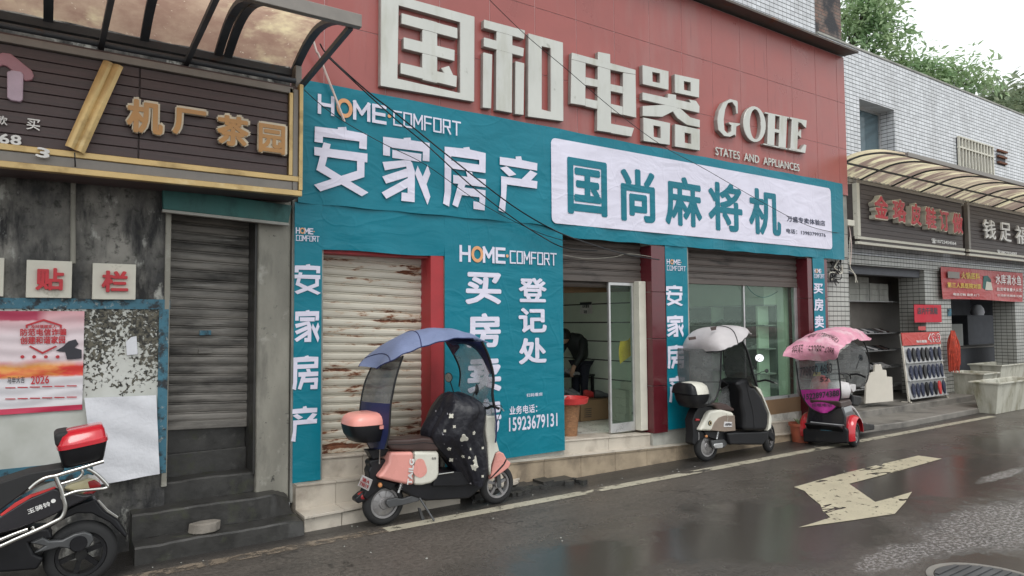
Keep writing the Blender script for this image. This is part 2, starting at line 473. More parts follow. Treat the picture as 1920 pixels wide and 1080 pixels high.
M['shutter_rust'] = pbr('rusting_cream_slats', (.56, .52, .43), .55, var=.1, vs=3, vstretch=(.4, 1, 5), patches=(((.33, .30, .24), 2.2, .52, .75, (.5, 1, 5), .6), ((.19, .066, .03), 2.3, .56, .585, (.7, 1, 4.2), .85), ((.14, .048, .024), 10, .60, .63, (.7, 1, 2.2), .85), ((.27, .15, .08), 4, .62, .72, (.4, 1, 4), .8)), bump=.15)
def rusty_slats():
    m, t, b, out = nodes('rusting_cream_slats'); n = N(t)
    z = n.sep(n.pos())[2]; x = n.sep(n.pos())[0]
    fr = n.math('FRACT', n.math('DIVIDE', n.math('ADD', n.math('SUBTRACT', z, .655), n.math('MULTIPLY', n.math('SUBTRACT', x, 2.245), .0385)), .0875))
    bias = n.math('MULTIPLY', n.ramp(n.math('ABSOLUTE', n.math('SUBTRACT', fr, .80)), .0, .28, 1, 0), .085)
    low = n.ramp(z, .95, .60, 0, .10)
    c = n.mix(n.ramp(n.noise(n.pos((.4, 1, 5)), 3, 6, .6), .3, .7), (.50, .47, .39), (.62, .58, .49))
    c = n.mix(n.ramp(n.noise(n.pos((.6, 1, 6)), 2.5, 6, .65), .5, .75, 0, .8), c, (.36, .31, .24))
    row = n.noise(n.pos((.25, .25, 3.4)), 3.2, 3, .5)
    d = n.noise(n.pos((.8, 1, 3.2)), 5.5, 9, .68, .3)
    s = n.math('ADD', n.math('ADD', d, bias), n.math('ADD', low, n.math('MULTIPLY', n.math('SUBTRACT', row, .5), .45)))
    c = n.mix(n.ramp(s, .56, .64, 0, .7), c, (.40, .25, .15))
    mk = n.ramp(s, .635, .66)
    c = n.mix(mk, c, n.mix(n.ramp(n.noise(n.pos(), 20, 5), .35, .65), (.20, .075, .035), (.10, .035, .02)))
    t.links.new(c, b.inputs['Base Color']); t.links.new(n.ramp(mk, 0, 1, .5, .85), b.inputs['Roughness'])
    n.bump(n.math('SUBTRACT', 1.0, mk), .4, .004, b)
    return m
M['shutter_rust'] = rusty_slats()
M['rust'] = pbr('rust', (.14, .055, .03), .85, var=.4, vs=14, bump=.4)
M['teal'] = cloth('teal_banner_cloth', (.0, .178, .245))
M['teal_print'] = cloth('teal_print', (.0, .16, .22))
M['white_print'] = cloth('white_print', (.70, .68, .80))
M['orange_print'] = cloth('orange_print', (.72, .36, .17))
M['dark_print'] = cloth('dark_print', (.05, .055, .10))
M['clad'] = pbr('red_cladding', (.33, .09, .08), .33, var=.10, vs=1.5, patches=(((.33, .16, .15), 1.3, .5, .8, (1.4, 1, .25), .4), ((.15, .05, .05), 4, .62, .8, (2.5, 1, .2), .5)), bump=.05, bs=3, bd=.03)
M['seam'] = pbr('seam_sealant', (.50, .33, .33), .6)
M['cap'] = pbr('rusty_flashing', (.10, .085, .075), .7, patches=(((.15, .07, .04), 4, .55, .7, (1, 1, 1), .8),))
M['letter'] = pbr('weathered_white_letter', (.55, .555, .52), .42, metal=.15, var=.08, vs=3, vstretch=(1, 1, .5), patches=(((.42, .42, .35), 2.4, .52, .8, (1.6, 1, .4), .6), ((.2, .2, .15), 7, .66, .78, (1, 1, .6), .7)))
M['letter_side'] = pbr('letter_return', (.30, .27, .25), .6)
M['tile_white'] = tiles('white_wall_tile', .125, .080, .006, .0125, (.68, .70, .735), (.05, .052, .055), .2, jitter=.2, dirtamt=.4)
M['tile_post'] = tiles('grimy_wall_tile', .125, .085, .008, .014, (.42, .42, .39), (.04, .04, .038), .3, dirtamt=.6)
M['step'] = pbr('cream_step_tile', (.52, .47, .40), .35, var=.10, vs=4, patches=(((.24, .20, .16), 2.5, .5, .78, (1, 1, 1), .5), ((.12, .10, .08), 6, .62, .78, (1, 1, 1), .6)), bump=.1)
M['step_dirty'] = pbr('brown_step_tile', (.34, .27, .19), .45, var=.18, vs=5, patches=(((.14, .11, .08), 3, .48, .72, (1, 1, 1), .5),), bump=.2)
M['joint'] = pbr('dark_joint', (.05, .045, .04), .8)
M['conc'] = pbr('pavement_concrete', (.20, .185, .165), .55, var=.2, vs=5, patches=(((.08, .074, .068), 2.5, .5, .72, (1, 1, 1), .4),), bump=.4, bs=40)
M['maroon'] = pbr('maroon_tile', (.10, .014, .020), .18, var=.12, coat=.3)
M['redjamb'] = pbr('red_painted_jamb', (.36, .03, .035), .55, var=.12, patches=(((.2, .02, .025), 3, .55, .75, (1, 1, .4), .6),))
M['black'] = pbr('black_void', (.012, .012, .013), .7)
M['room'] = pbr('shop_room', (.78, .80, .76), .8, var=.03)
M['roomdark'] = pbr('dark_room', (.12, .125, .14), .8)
M['green_panel'] = pbr('pale_green_panelling', (.72, .80, .68), .6, var=.05)
M['floor_tile'] = pbr('pale_floor', (.60, .58, .53), .3, patches=(((.2, .18, .15), 3, .5, .7, (1, 1, 1), .4),))
M['alu'] = pbr('aluminium', (.55, .55, .55), .35, metal=.7)
M['steel'] = pbr('bright_steel', (.58, .57, .54), .2, metal=1.0, var=.05, rvar=.04)
M['frame_dark'] = pbr('dark_blue_grey_frame', (.075, .09, .108), .55, var=.2, patches=(((.12, .075, .05), 6, .6, .72, (1, 1, 1), .8),))
M['frame_grey'] = pbr('grey_channel', (.23, .21, .19), .5, metal=.2, var=.15)
M['gold'] = pbr('gold_trim', (.56, .40, .18), .36, metal=.45, var=.2, vs=4, patches=(((.24, .15, .06), 3.5, .52, .72, (1, 1, 1), .5), ((.70, .58, .33), 2, .6, .7, (.6, 1, 1), .3)))
M['gold_letter'] = pbr('gold_letter_face', (.48, .24, .07), .35, var=.1, vs=4)
M['pale_edge'] = pbr('pale_letter_edge', (.62, .55, .42), .45)
M['pink_icon'] = pbr('faded_pink_acrylic', (.36, .17, .2), .35)
M['pink_icon2'] = pbr('pale_pink_acrylic', (.48, .36, .44), .35)
M['dirty_plastic'] = None
M['glass'] = see_through('window_glass', (.84, .925, .87), .04, .02, (.3, .38, .33), .04)
M['glass_dim'] = see_through('dark_window_glass', (.35, .42, .45), .55, .03, (.16, .22, .25), .2)
M['clear'] = see_through('clear_vinyl', (.86, .88, .88), .22, .08, (.62, .66, .66), .10, dirt=.12)
M['smoke'] = see_through('smoky_vinyl', (.62, .62, .62), .34, .1, (.30, .31, .31), .08, dirt=.15)
M['rubber'] = pbr('tyre_rubber', (.018, .018, .019), .75, var=.2)
M['blackp'] = pbr('black_plastic', (.010, .010, .012), .42, var=.2, spec=.35, patches=(((.035, .033, .03), 5, .6, .8, (1, 1, 1), .7),))
M['blackgloss'] = pbr('gloss_black_paint', (.014, .013, .017), .12, coat=.6)
M['greyp'] = pbr('grey_metal_casting', (.09, .092, .095), .45, metal=.4)
M['rim'] = pbr('wheel_rim', (.30, .29, .29), .35, metal=.6)
M['pink'] = pbr('salmon_pink_paint', (.73, .32, .275), .28, var=.04, coat=.3)
M['pinkbox'] = pbr('pink_box_lid', (.80, .33, .28), .35, var=.03, coat=.2)
M['cream'] = pbr('cream_paint', (.66, .64, .56), .28, var=.04, coat=.3)
M['taupe'] = pbr('taupe_panel', (.23, .18, .145), .4)
M['seatbrown'] = pbr('brown_vinyl', (.06, .036, .032), .38, var=.2)
M['blue_fab'] = pbr('blue_canopy_fabric', (.165, .20, .33), .55, var=.12, vs=5, bump=.25, bs=9, bd=.03)
M['navy'] = pbr('navy_fabric', (.015, .022, .085), .5, bump=.3, bs=10, bd=.02)
M['grey_fab'] = pbr('pale_grey_canopy_fabric', (.46, .43, .435), .5, var=.1, bump=.3, bs=7, bd=.03)
M['pink_fab'] = pbr('washed_pink_canopy_fabric', (.62, .27, .36), .5, var=.16, vs=5, patches=(((.70, .50, .54), 3, .5, .65, (1, 1, 1), .5), ((.45, .15, .25), 9, .62, .7, (1, 1, 1), .5)  ), bump=.5, bs=8, bd=.04)
M['magenta'] = pbr('magenta_fabric', (.42, .03, .26), .5, var=.2, bump=.5, bs=9, bd=.03)
M['quilt'] = pbr('black_quilt_with_white_flowers', (.010, .010, .016), .42, var=.2, patches=(((.42, .41, .44), 12, .67, .68, (1, 1, 1), .6),), bump=.6, bs=12, bd=.03)
M['redgloss'] = pbr('gloss_red_plastic', (.52, .018, .03), .15, coat=.5, var=.05)
M['redp'] = pbr('red_plastic', (.55, .045, .045), .4)
M['amber'] = pbr('amber_lens', (.6, .26, .1), .25)
M['taillens'] = pbr('dark_red_lens', (.30, .022, .024), .2)
M['lens_cream'] = pbr('pale_lamp_lens', (.55, .49, .30), .2, coat=.4)
M['plate'] = pbr('white_number_plate', (.62, .60, .60), .4)
M['ink'] = pbr('dark_ink', (.03, .03, .04), .5)
M['redink'] = pbr('red_ink', (.48, .03, .04), .5)
M['whiteink'] = pbr('white_ink', (.75, .74, .72), .5)
M['mirror'] = pbr('mirror_glass', (.85, .86, .88), .03, metal=1.0, var=0, rvar=.01)
M['paper'] = pbr('white_paper', (.66, .67, .71), .75, var=.04, bump=.5, bs=6, bd=.03)
M['plaque'] = pbr('cream_plaque', (.60, .58, .50), .6, var=.08, patches=(((.3, .29, .23), 8, .62, .74, (1, 1, 1), .8),))
M['wood_dark'] = pbr('brown_plank', (.075, .050, .050), .5, var=.28, vs=4, vstretch=(.5, 1, 9), bump=.15, bs=20)
M['wood_grey'] = pbr('grey_brown_plank', (.085, .07, .068), .6, var=.25, vs=4, vstretch=(.5, 1, 9), bump=.15, bs=20)
M['card'] = pbr('cardboard', (.25, .155, .085), .75, var=.12, vs=3)
M['wicker'] = pbr('woven_cane', (.30, .15, .07), .6, var=.3, vs=20, vstretch=(1, 1, 3), bump=.8, bs=45, bd=.02)
M['yellow'] = pbr('yellow_cloth', (.80, .52, .03), .7)
M['jacket'] = pbr('dark_jacket', (.016, .020, .020), .7, var=.2, bump=.4, bs=14, bd=.02)
M['skin'] = pbr('skin', (.36, .22, .15), .55)
M['hair'] = pbr('black_hair', (.012, .011, .011), .5)
M['trousers'] = pbr('navy_trousers', (.012, .014, .026), .8)
M['shoe'] = pbr('grey_shoe', (.09, .095, .10), .55, var=.3)
M['shoe_light'] = pbr('pale_shoe', (.42, .42, .42), .5, var=.2)
M['tub'] = pbr('stained_white_tub', (.50, .49, .42), .5, var=.08, patches=(((.22, .20, .13), 2.2, .45, .7, (2, 2, .4), .6), ((.10, .11, .06), 6, .6, .75, (1, 1, .6), .7),), bump=.1)
M['foam'] = pbr('white_foam_board', (.60, .56, .49), .8, var=.05)
M['red_banner'] = cloth('red_banner_cloth', (.46, .075, .075), strength=.3)
M['red_banner2'] = cloth('red_banner_print', (.52, .06, .05), strength=.3)
M['redpaper'] = pbr('red_paper', (.56, .012, .035), .6, var=.05)
M['yellow_print'] = pbr('yellow_print', (.66, .46, .06), .5)
M['plaster'] = pbr('pale_plaster', (.34, .34, .31), .8, patches=(((.16, .16, .15), 2, .5, .75, (1, 1, .4), .8),))
M['brick'] = None
M['terracotta'] = pbr('terracotta', (.34, .085, .045), .6)
M['stone'] = pbr('broken_stone', (.20, .18, .155), .8, var=.25, vs=9, bump=.6, bs=25)
M['cable'] = pbr('cable_sheath', (.010, .010, .012), .5)
M['pipe'] = pbr('pale_pvc', (.60, .48, .44), .45)
M['bark'] = pbr('bark', (.09, .075, .06), .9, bump=.6, bs=30)
def leafmat(name, a, b_):
    m, t, b, out = nodes(name); n = N(t)
    f = n.ramp(n.noise(n.pos(), 1.4, 4), .35, .65); f2 = n.ramp(n.noise(n.pos(), 30, 2), .3, .7, 0, .5)
    c = n.mix(f2, n.mix(f, a, b_), tuple(x * .6 for x in a))
    t.nodes.remove(b)
    d = t.nodes.new('ShaderNodeBsdfPrincipled'); d.inputs['Roughness'].default_value = .45; t.links.new(c, d.inputs['Base Color'])
    tl = t.nodes.new('ShaderNodeBsdfTranslucent'); t.links.new(c, tl.inputs[0])
    mx = t.nodes.new('ShaderNodeMixShader'); mx.inputs[0].default_value = .4
    t.links.new(d.outputs[0], mx.inputs[1]); t.links.new(tl.outputs[0], mx.inputs[2]); t.links.new(mx.outputs[0], out.inputs['Surface'])
    return m
M['leaf'] = leafmat('leaf_green', (.31, .47, .25), (.52, .64, .37))
M['leaf_far'] = leafmat('far_leaf_green', (.20, .27, .17), (.32, .36, .22))
def dirty_sheet():
    m, t, b, out = nodes('dirty_polycarbonate'); n = N(t); t.nodes.remove(b)
    p = n.pos(); g = n.noise(p, 2.6, 7, .65); sp = n.noise(p, 22, 4, .6)
    c = n.mix(n.ramp(g, .38, .62), (.42, .27, .21), (.60, .44, .33))
    c = n.mix(n.ramp(sp, .66, .7), c, (.85, .75, .6))
    c = n.mix(n.ramp(n.noise(p, 1.7, 5, .6), .54, .68), c, (.88, .76, .50))
    tl = t.nodes.new('ShaderNodeBsdfTranslucent'); t.links.new(c, tl.inputs[0])
    df = t.nodes.new('ShaderNodeBsdfDiffuse'); t.links.new(c, df.inputs[0])
    mx = t.nodes.new('ShaderNodeMixShader'); mx.inputs[0].default_value = .3
    t.links.new(tl.outputs[0], mx.inputs[1]); t.links.new(df.outputs[0], mx.inputs[2]); t.links.new(mx.outputs[0], out.inputs['Surface'])
    return m
M['dirty_plastic'] = dirty_sheet()
def striped_sheet():
    m, t, b, out = nodes('mildewed_corrugated_sheet'); n = N(t); t.nodes.remove(b)
    p = n.pos((1.5, .35, .35)); g = n.noise(p, 3.2, 6, .6, .5)
    c = n.mix(n.ramp(g, .42, .56), (.84, .77, .52), (.32, .235, .20))
    c = n.mix(n.ramp(n.noise(n.pos(), 1.1, 4), .4, .7, 0, .6), c, (.50, .40, .33))
    tl = t.nodes.new('ShaderNodeBsdfTranslucent'); t.links.new(c, tl.inputs[0])
    df = t.nodes.new('ShaderNodeBsdfDiffuse'); t.links.new(c, df.inputs[0])
    mx = t.nodes.new('ShaderNodeMixShader'); mx.inputs[0].default_value = .25
    t.links.new(tl.outputs[0], mx.inputs[1]); t.links.new(df.outputs[0], mx.inputs[2]); t.links.new(mx.outputs[0], out.inputs['Surface'])
    return m
M['striped'] = striped_sheet()
def brickmat():
    m, t, b, out = nodes('old_brick'); n = N(t)
    g = t.nodes.new('ShaderNodeNewGeometry'); mp = t.nodes.new('ShaderNodeMapping'); mp.inputs['Rotation'].default_value = (math.radians(90), 0, 0)
    xyz = n.sep(g.outputs['Position']); cv = t.nodes.new('ShaderNodeCombineXYZ')
    t.links.new(n.math('ADD', xyz[0], xyz[1]), cv.inputs[0]); t.links.new(xyz[2], cv.inputs[1])
    bt = t.nodes.new('ShaderNodeTexBrick'); bt.inputs['Scale'].default_value = 1; bt.inputs['Brick Width'].default_value = .22; bt.inputs['Row Height'].default_value = .068; bt.inputs['Mortar Size'].default_value = .008
    bt.inputs['Color1'].default_value = (.24, .14, .11, 1); bt.inputs['Color2'].default_value = (.20, .16, .14, 1); bt.inputs['Mortar'].default_value = (.10, .095, .09, 1)
    t.links.new(cv.outputs[0], bt.inputs['Vector'])
    c = n.mix(n.ramp(n.noise(n.pos(), 2.5, 5), .48, .62), bt.outputs['Color'], (.045, .045, .05))
    t.links.new(c, b.inputs['Base Color']); b.inputs['Roughness'].default_value = .9
    n.bump(n.math('SUBTRACT', 1.0, bt.outputs['Fac']), .6, .01, b)
    return m
M['brick'] = brickmat()
# ================================================================== the setting
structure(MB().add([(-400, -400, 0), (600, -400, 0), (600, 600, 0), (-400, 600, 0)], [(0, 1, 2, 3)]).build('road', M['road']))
structure(MB().add([(0.2, 5.86, .004), (2.6, 5.86, .004), (2.6, 6.0, .004), (0.2, 6.0, .004)], [(0, 1, 2, 3)]).build('road_edge_line', M['line_old']))
structure(MB().add([(2.6, 5.85, .004), (15.2, 5.76, .004), (15.2, 5.90, .004), (2.6, 6.0, .004)], [(0, 1, 2, 3)]).build('road_edge_line', M['line']))
ar = [G(*p, .005) for p in [(1489, 913), (1560, 893), (1640, 873), (1722, 854), (1766, 860), (1680, 884), (1592, 907), (1618, 925), (1641, 941), (1676, 932), (1710, 922), (1697, 942), (1678, 963), (1600, 975), (1497, 989), (1530, 979), (1557, 970), (1542, 957), (1538, 946), (1518, 930), (1508, 920)]]
structure(MB().add(ar, [list(range(len(ar)))]).build('road_arrow', M['arrow']))
# manhole cover
mc = G(1858, 1094)
mh = thing('manhole_cover', 'round ribbed iron manhole cover set in the wet road', 'manhole cover', mc)
MB().lathe([(.40, .0), (.40, .006), (.352, .006), (.352, .0)], (mc.x, mc.y, 0.004), (0, 0, 1), 48).build('rim', M['conc'], mh)
k = MB().lathe([(.001, .006), (.345, .006), (.345, .0)], (mc.x, mc.y, 0.004), (0, 0, 1), 48)
for i in range(-5, 6):
    h = math.sqrt(max(0, .33 ** 2 - (i * .058) ** 2))
    k.box(mc.x - h, mc.x + h, mc.y + i * .058 - .014, mc.y + i * .058 + .014, .012, .019)
k.build('cover', M['greyp'], mh)

def slat_profile(z0, z1, p, d):
    out = []
    z = z0
    while z < z1:
        for a, b in ((0, 0), (.06, .7), (.3, 1), (.6, .95), (.76, .6), (.80, 0), (.86, .35), (.95, .3)):
            if z + a * p < z1: out.append((z + a * p, b * d))
        z += p
    return out
def shutter(x0, x1, y, z0, z1, p, mat, parent, d=.018, bar=True, name='roller_shutter', dz=0):
    pr = slat_profile(z0 + .07, z1, p, d)
    b = MB(); n = 14
    vs = []; fs = []
    for z, q in pr:
        for i in range(n + 1): vs.append((x0 + (x1 - x0) * i / n, y - q, z + dz * i / n))
    for k in range(len(pr) - 1):
        for i in range(n):
            a = k * (n + 1) + i
            fs.append((a, a + 1, a + n + 2, a + n + 1))
    b.add(vs, fs)
    o = b.build(name, mat, parent, recalc=False)
    if bar:
        c = MB(); c.prism([(x0, y - .028, z0), (x1, y - .028, z0 + dz), (x1, y - .028, z0 + .075 + dz), (x0, y - .028, z0 + .075)], (0, .05, 0))
        c.build('bottom_bar', mat, o, bevel=.006)
    return o

# ------------------------------------------------------------------ left concrete building
lb = thing('old_concrete_building', 'old concrete building with mould-stained wall and a closed grey shutter', 'building', (-2, 7.5, 0))
W = MB()
W.box(-8, .86, 6.65, 6.9, 0, 3.6); W.box(-8, 1.93, 6.655, 6.9, 3.6, 6.2); W.box(.86, 1.62, 6.66, 6.9, 3.02, 3.6)
W.box(-8, 1.92, 6.9, 11, 3.0, 6.1); W.box(-8, .84, 6.9, 11, 0, 3.0)
W.build('wall', M['wall_mold'], lb)
MB().box(1.62, 1.925, 6.64, 7.6, .1, 3.6).build('pillar', M['pillar'], lb, bevel=.02)
MB().box(.83, .875, 6.62, 6.98, .5, 3.02).build('door_post', M['pillar'], lb, bevel=.008)
li = MB(); li.prism([P(305, 350, 6.55), P(548, 385, 6.55), P(541, 419, 6.55), P(306, 392, 6.55)], (0, .07, 0)); li.build('lintel', M['teal_lintel'], lb, bevel=.01)
MB().prism([P(305, 392, 6.53), P(542, 418, 6.53), P(542, 423, 6.53), P(305, 397, 6.53)], (0, .06, 0)).build('lintel_edge', M['plaster'], lb)
MB().box(1.60, 1.622, 6.68, 7.3, .5, 3.02).build('door_reveal', M['moss_conc'], lb)
sh = shutter(.875, 1.60, 6.95, .94, 3.02, .088, M['shutter_grey'], lb, d=.02, dz=-.03)
pl = P(385, 624, 6.915)
MB().box(pl.x - .05, pl.x + .05, 6.912, 6.925, pl.z - .022, pl.z + .022).build('maker_plate', M['blue_paint'], sh)
hb = P(385, 659, 6.915)
MB().box(hb.x - .06, hb.x + .06, 6.91, 6.925, hb.z - .02, hb.z + .02).build('lock_plate', M['shutter_grey'], sh, bevel=.004)
R_ = MB(); R_.box(.876, 1.60, 6.98, 7.05, .5, .95); R_.box(.876, 1.60, 6.93, 6.98, .5, .72); R_.build('door_threshold', M['moss_conc'], lb, bevel=.008)
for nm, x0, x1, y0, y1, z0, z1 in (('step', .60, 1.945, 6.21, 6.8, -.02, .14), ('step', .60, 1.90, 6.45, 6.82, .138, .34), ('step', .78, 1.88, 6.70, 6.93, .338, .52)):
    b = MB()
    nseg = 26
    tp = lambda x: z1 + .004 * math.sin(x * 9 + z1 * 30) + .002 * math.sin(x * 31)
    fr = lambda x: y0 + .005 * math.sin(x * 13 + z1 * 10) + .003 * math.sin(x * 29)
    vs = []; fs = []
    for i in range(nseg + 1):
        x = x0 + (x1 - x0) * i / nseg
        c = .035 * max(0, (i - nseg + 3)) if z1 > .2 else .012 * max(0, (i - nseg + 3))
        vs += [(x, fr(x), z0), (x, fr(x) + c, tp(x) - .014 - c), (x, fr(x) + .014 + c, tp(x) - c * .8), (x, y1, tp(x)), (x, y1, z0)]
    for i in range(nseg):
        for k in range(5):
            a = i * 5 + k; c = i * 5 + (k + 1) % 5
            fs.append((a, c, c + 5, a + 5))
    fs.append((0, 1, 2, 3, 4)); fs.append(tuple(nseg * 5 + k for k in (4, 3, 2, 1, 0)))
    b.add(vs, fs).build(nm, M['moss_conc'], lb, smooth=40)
st = MB(); c0 = G(386, 1000, .15)
ptb = [Vector((c0.x + math.cos(t) * .125 * (1 + .15 * math.sin(3 * t)), c0.y + .06 + math.sin(t) * .075, .145)) for t in [i * math.pi / 3.5 for i in range(7)]]
st.prism(ptb, (.01, .01, .082))
tag(st.build('broken_stone', M['stone'], bevel=.012), 'broken grey stone lying on the lowest dark concrete step', 'stone')

# notice board painted on the wall, its plaques and papers
nb = thing('notice_board', 'white flaking notice board painted with a blue border on the mouldy wall', 'notice board', (-.5, 6.64, 1.5))
a, b_ = P(-260, 575, 6.63), P(293, 868, 6.63)
MB().box(-2.6, b_.x, 6.632, 6.65, .79, a.z - .01).build('board', M['peel_board'], nb)
F = MB(); F.box(-2.6, b_.x + .085, 6.622, 6.645, a.z - .01, a.z + .075); F.build('top_border', M['blue_paint'], nb)
MB().box(b_.x, b_.x + .075, 6.618, 6.644, .62, a.z - .01).build('side_border', M['blue_paint'], nb)
MB().box(-2.6, b_.x, 6.626, 6.645, .66, .79).build('bottom_border', M['blue_paint'], nb)
def plaque(tl, br, s, lab):
    p, q = P(*tl, 6.59), P(*br, 6.59)
    r = thing('character_plaque', lab, 'sign', ((p.x + q.x) / 2, 6.6, q.z), 'square red-character plaques along the wall')
    MB().box(p.x, q.x, 6.59, 6.64, q.z, p.z).build('panel', M['plaque'], r, bevel=.004)
    wd, ht = q.x - p.x, p.z - q.z
    if s: text(s, (p.x + wd * .2, 6.59, q.z + ht * .2), (wd * .62, 0, 0), (0, 0, ht * .6), M['redink'], r, 'red_character', .035, .025)
plaque((50, 487), (134, 559), '贴', 'square cream plaque with a red character, left of the last one on the mouldy wall')
plaque((174, 493), (254, 562), '栏', 'last square cream plaque in the row, nearest the grey shutter')
plaque((-85, 480), (6, 556), '张', 'square cream plaque cut off by the left edge of the photo')

po = thing('safety_poster', 'creased red and pink anti-fraud poster with calendar lines on the flaking board', 'poster', (-.3, 6.62, 1.4))
PY = 6.615
def prt(px0, py0, px1, py1): a = P(px0, py0, PY); c = P(px1, py1, PY); return a.x, c.x, c.z, a.z
x0, x1, z0, z1 = prt(-28, 583, 154, 768)
def sheet(x0, x1, z0, z1, y, amp=.006, fr=40, seed=0, nu=30, nv=40):
    return lambda u, v: (x0 + (x1 - x0) * u, y - amp * (.6 * math.sin(v * fr + 2.1 * math.sin(u * 5 + seed)) + .4 * math.sin(v * fr * .37 + u * 9 + seed)), z0 + (z1 - z0) * v)
def poster_mat():
    m, t, b, out = nodes('printed_poster'); n = N(t)
    p = n.pos(); z = n.sep(p)[2]; x = n.sep(p)[0]
    zz = n.ramp(z, z0, z1); wob = n.math('MULTIPLY', n.math('SUBTRACT', n.noise(p, 4, 4), .5), .12)
    q = n.math('ADD', zz, wob)
    xx = n.ramp(x, x0, x1)
    c = n.mix(n.ramp(q, .75, 1.0), (.70, .60, .63), (.62, .30, .33))
    band = n.math('MULTIPLY', n.ramp(q, .33, .36), n.ramp(q, .52, .45))
    c = n.mix(band, c, n.mix(n.ramp(n.noise(n.pos((.6, 1, 2)), 6, 4), .4, .6), (.62, .04, .03), (.75, .34, .08)))
    top = n.math('MULTIPLY', n.ramp(q, .90, .92), n.ramp(xx, .62, .5))
    c = n.mix(top, c, (.40, .04, .09))
    low = n.ramp(q, .345, .335); low2 = n.ramp(zz, .345, .335)
    c = n.mix(low2, c, (.66, .64, .67))
    c = n.mix(n.ramp(zz, .055, .05), c, (.50, .03, .08))
    t.links.new(c, b.inputs['Base Color']); b.inputs['Roughness'].default_value = .5
    return m
MB().grid(16, 70, sheet(x0, x1, z0, z1, PY, .005, 50)).build('paper', poster_mat(), po, smooth=60)
PY2 = PY - .008
ftext('防范电信诈骗', (38, 616), (124, 629), PY2, M['redink'], po, bold=.03)
ftext('创建和谐家园', (38, 631), (122, 644), PY2, M['redink'], po, bold=.03)
ftext('及时提醒家人', (58, 609), (106, 615), PY2, M['redink'], po, bold=.02)
ftext('2026', (58, 705), (92, 719), PY2, M['redink'], po, bold=.02)
ftext('马年大吉', (14, 707), (46, 718), PY2, M['ink'], po, bold=.01)
def ppoly(px, Y, off=.0015):
    b = MB(); b.prism([P(a, c, Y) for a, c in px], (0, -off, 0)); return b
sd = MB()
for s in ([(48, 615), (48, 609), (82, 598), (116, 609), (116, 615), (112, 615), (112, 611), (82, 602), (52, 611), (52, 615)], [(57, 648), (80, 660), (104, 648), (107, 650), (80, 664), (54, 650)]):
    sd.prism([P(a, c, PY2) for a, c in s], (0, -.0015, 0))
sd.build('shield_outline', M['redink'], po)
hat = MB(); hat.prism([P(a, c, PY2) for a, c in [(104, 658), (118, 650), (128, 640), (142, 636), (147, 645), (140, 652), (153, 656), (153, 672), (126, 674), (122, 660)]], (0, -.0012, 0)); hat.build('cap_picture', M['ink'], po)
ln = MB()
for r in (726, 747):
    for i in range(6):
        ln.prism([P(10 + i * 23, r - i * .7, PY2), P(29 + i * 23, r - i * .7, PY2), P(29 + i * 23, r + 2 - i * .7, PY2), P(10 + i * 23, r + 2 - i * .7, PY2)], (0, -.0012, 0))
for i in range(4): ln.lathe([(.001, .001), (.013, .001), (.013, 0)], P(42 + i * 22, 669, PY2), (0, -1, 0), 14)
ln.build('calendar_rules', M['redink'], po)
wp = MB()
q = [P(158, 746, 6.60), P(293, 741, 6.585), P(299, 888, 6.585), P(178, 910, 6.59)]
def wsheet(u, v):
    a = q[3].lerp(q[2], u); b = q[0].lerp(q[1], u); p = a.lerp(b, v)
    return p + Vector((0, -.012 * math.sin(u * 5 + v * 4) * (1 - v) - .005 * math.sin(v * 17 + u * 6) - .03 * (1 - v) ** 3 * u, 0))
tag(wp.grid(20, 24, wsheet).build('paper_sheet', M['paper'], smooth=60, solid=.001), 'large blank white paper sheet pasted low on the notice board', 'paper')
tag(MB().prism([P(236, 641, 6.622), P(246, 632, 6.622), P(256, 630, 6.622), P(258, 664, 6.622), P(238, 666, 6.622)], (0, -.003, 0)).build('paper_scrap', M['paper']), 'small torn scrap of white paper on the flaking part of the board', 'paper')
cdt = MB(); cdt.tube([P(138, 312, 6.62), P(137, 400, 6.62), P(137, 494, 6.62)], .020, 10)
tag(cdt.build('conduit_pipe', M['pillar'], smooth=50), 'grey vertical conduit pipe on the mouldy wall under the brown sign', 'pipe')

# ------------------------------------------------------------------ middle building
mb = thing('shop_building', 'two-storey shop building with white wall tiles behind the red cladding', 'building', (6, 8, 0))
zs1 = lambda x: .385 - .036 * (x - 1.95)       # first step
zs2 = lambda x: .585 - .040 * (x - 2.2)        # sill
W = MB()
W.box(1.935, 2.24, 6.63, 6.95, .2, 3.0); W.box(3.58, 5.25, 6.63, 6.9, .1, 3.0); W.box(6.77, 7.54, 6.63, 6.98, .1, 3.0); W.box(10.44, 10.98, 6.63, 6.98, 0, 3.0)
W.box(1.935, 11.72, 6.64, 7.0, 3.0, 6.6)
W.build('wall', M['plaster'], mb)
MB().box(10.985, 11.9, 6.75, 7.0, 0, 3.0).build('tiled_post', M['tile_post'], mb)
T = MB(); T.box(1.93, 11.82, 7.2, 7.45, 6.5, 11.0); T.box(11.57, 11.82, 7.45, 13, 6.0, 11.0); T.build('tiled_upper_wall', M['tile_white'], mb)
MB().box(1.93, 11.8, 7.0, 7.2, 6.3, 6.62).build('roof_slab', M['plaster'], mb)
RM = MB()
RM.box(5.0, 7.4, 9.8, 9.9, .3, 3.2); RM.box(5.0, 5.1, 6.9, 9.8, .3, 3.2); RM.box(7.485, 10.4, 9.6, 9.7, .3, 3.2); RM.box(3.4, 10.6, 6.98, 11, 3.1, 3.2)
RM.build('room_walls', M['room'], mb)
MB().box(3.4, 10.6, 6.78, 11, .2, .385).build('shop_floor', M['floor_tile'], mb)
GP = MB()
for i in range(9): GP.box(7.35, 7.37, 6.99, 10.9, .39 + i * .30, .39 + i * .30 + .280)
gpo = GP.build('panelled_partition', M['green_panel'], mb); MB().box(7.362, 7.48, 6.99, 10.9, .385, 3.1).build('panel_joints', M['joint'], gpo)
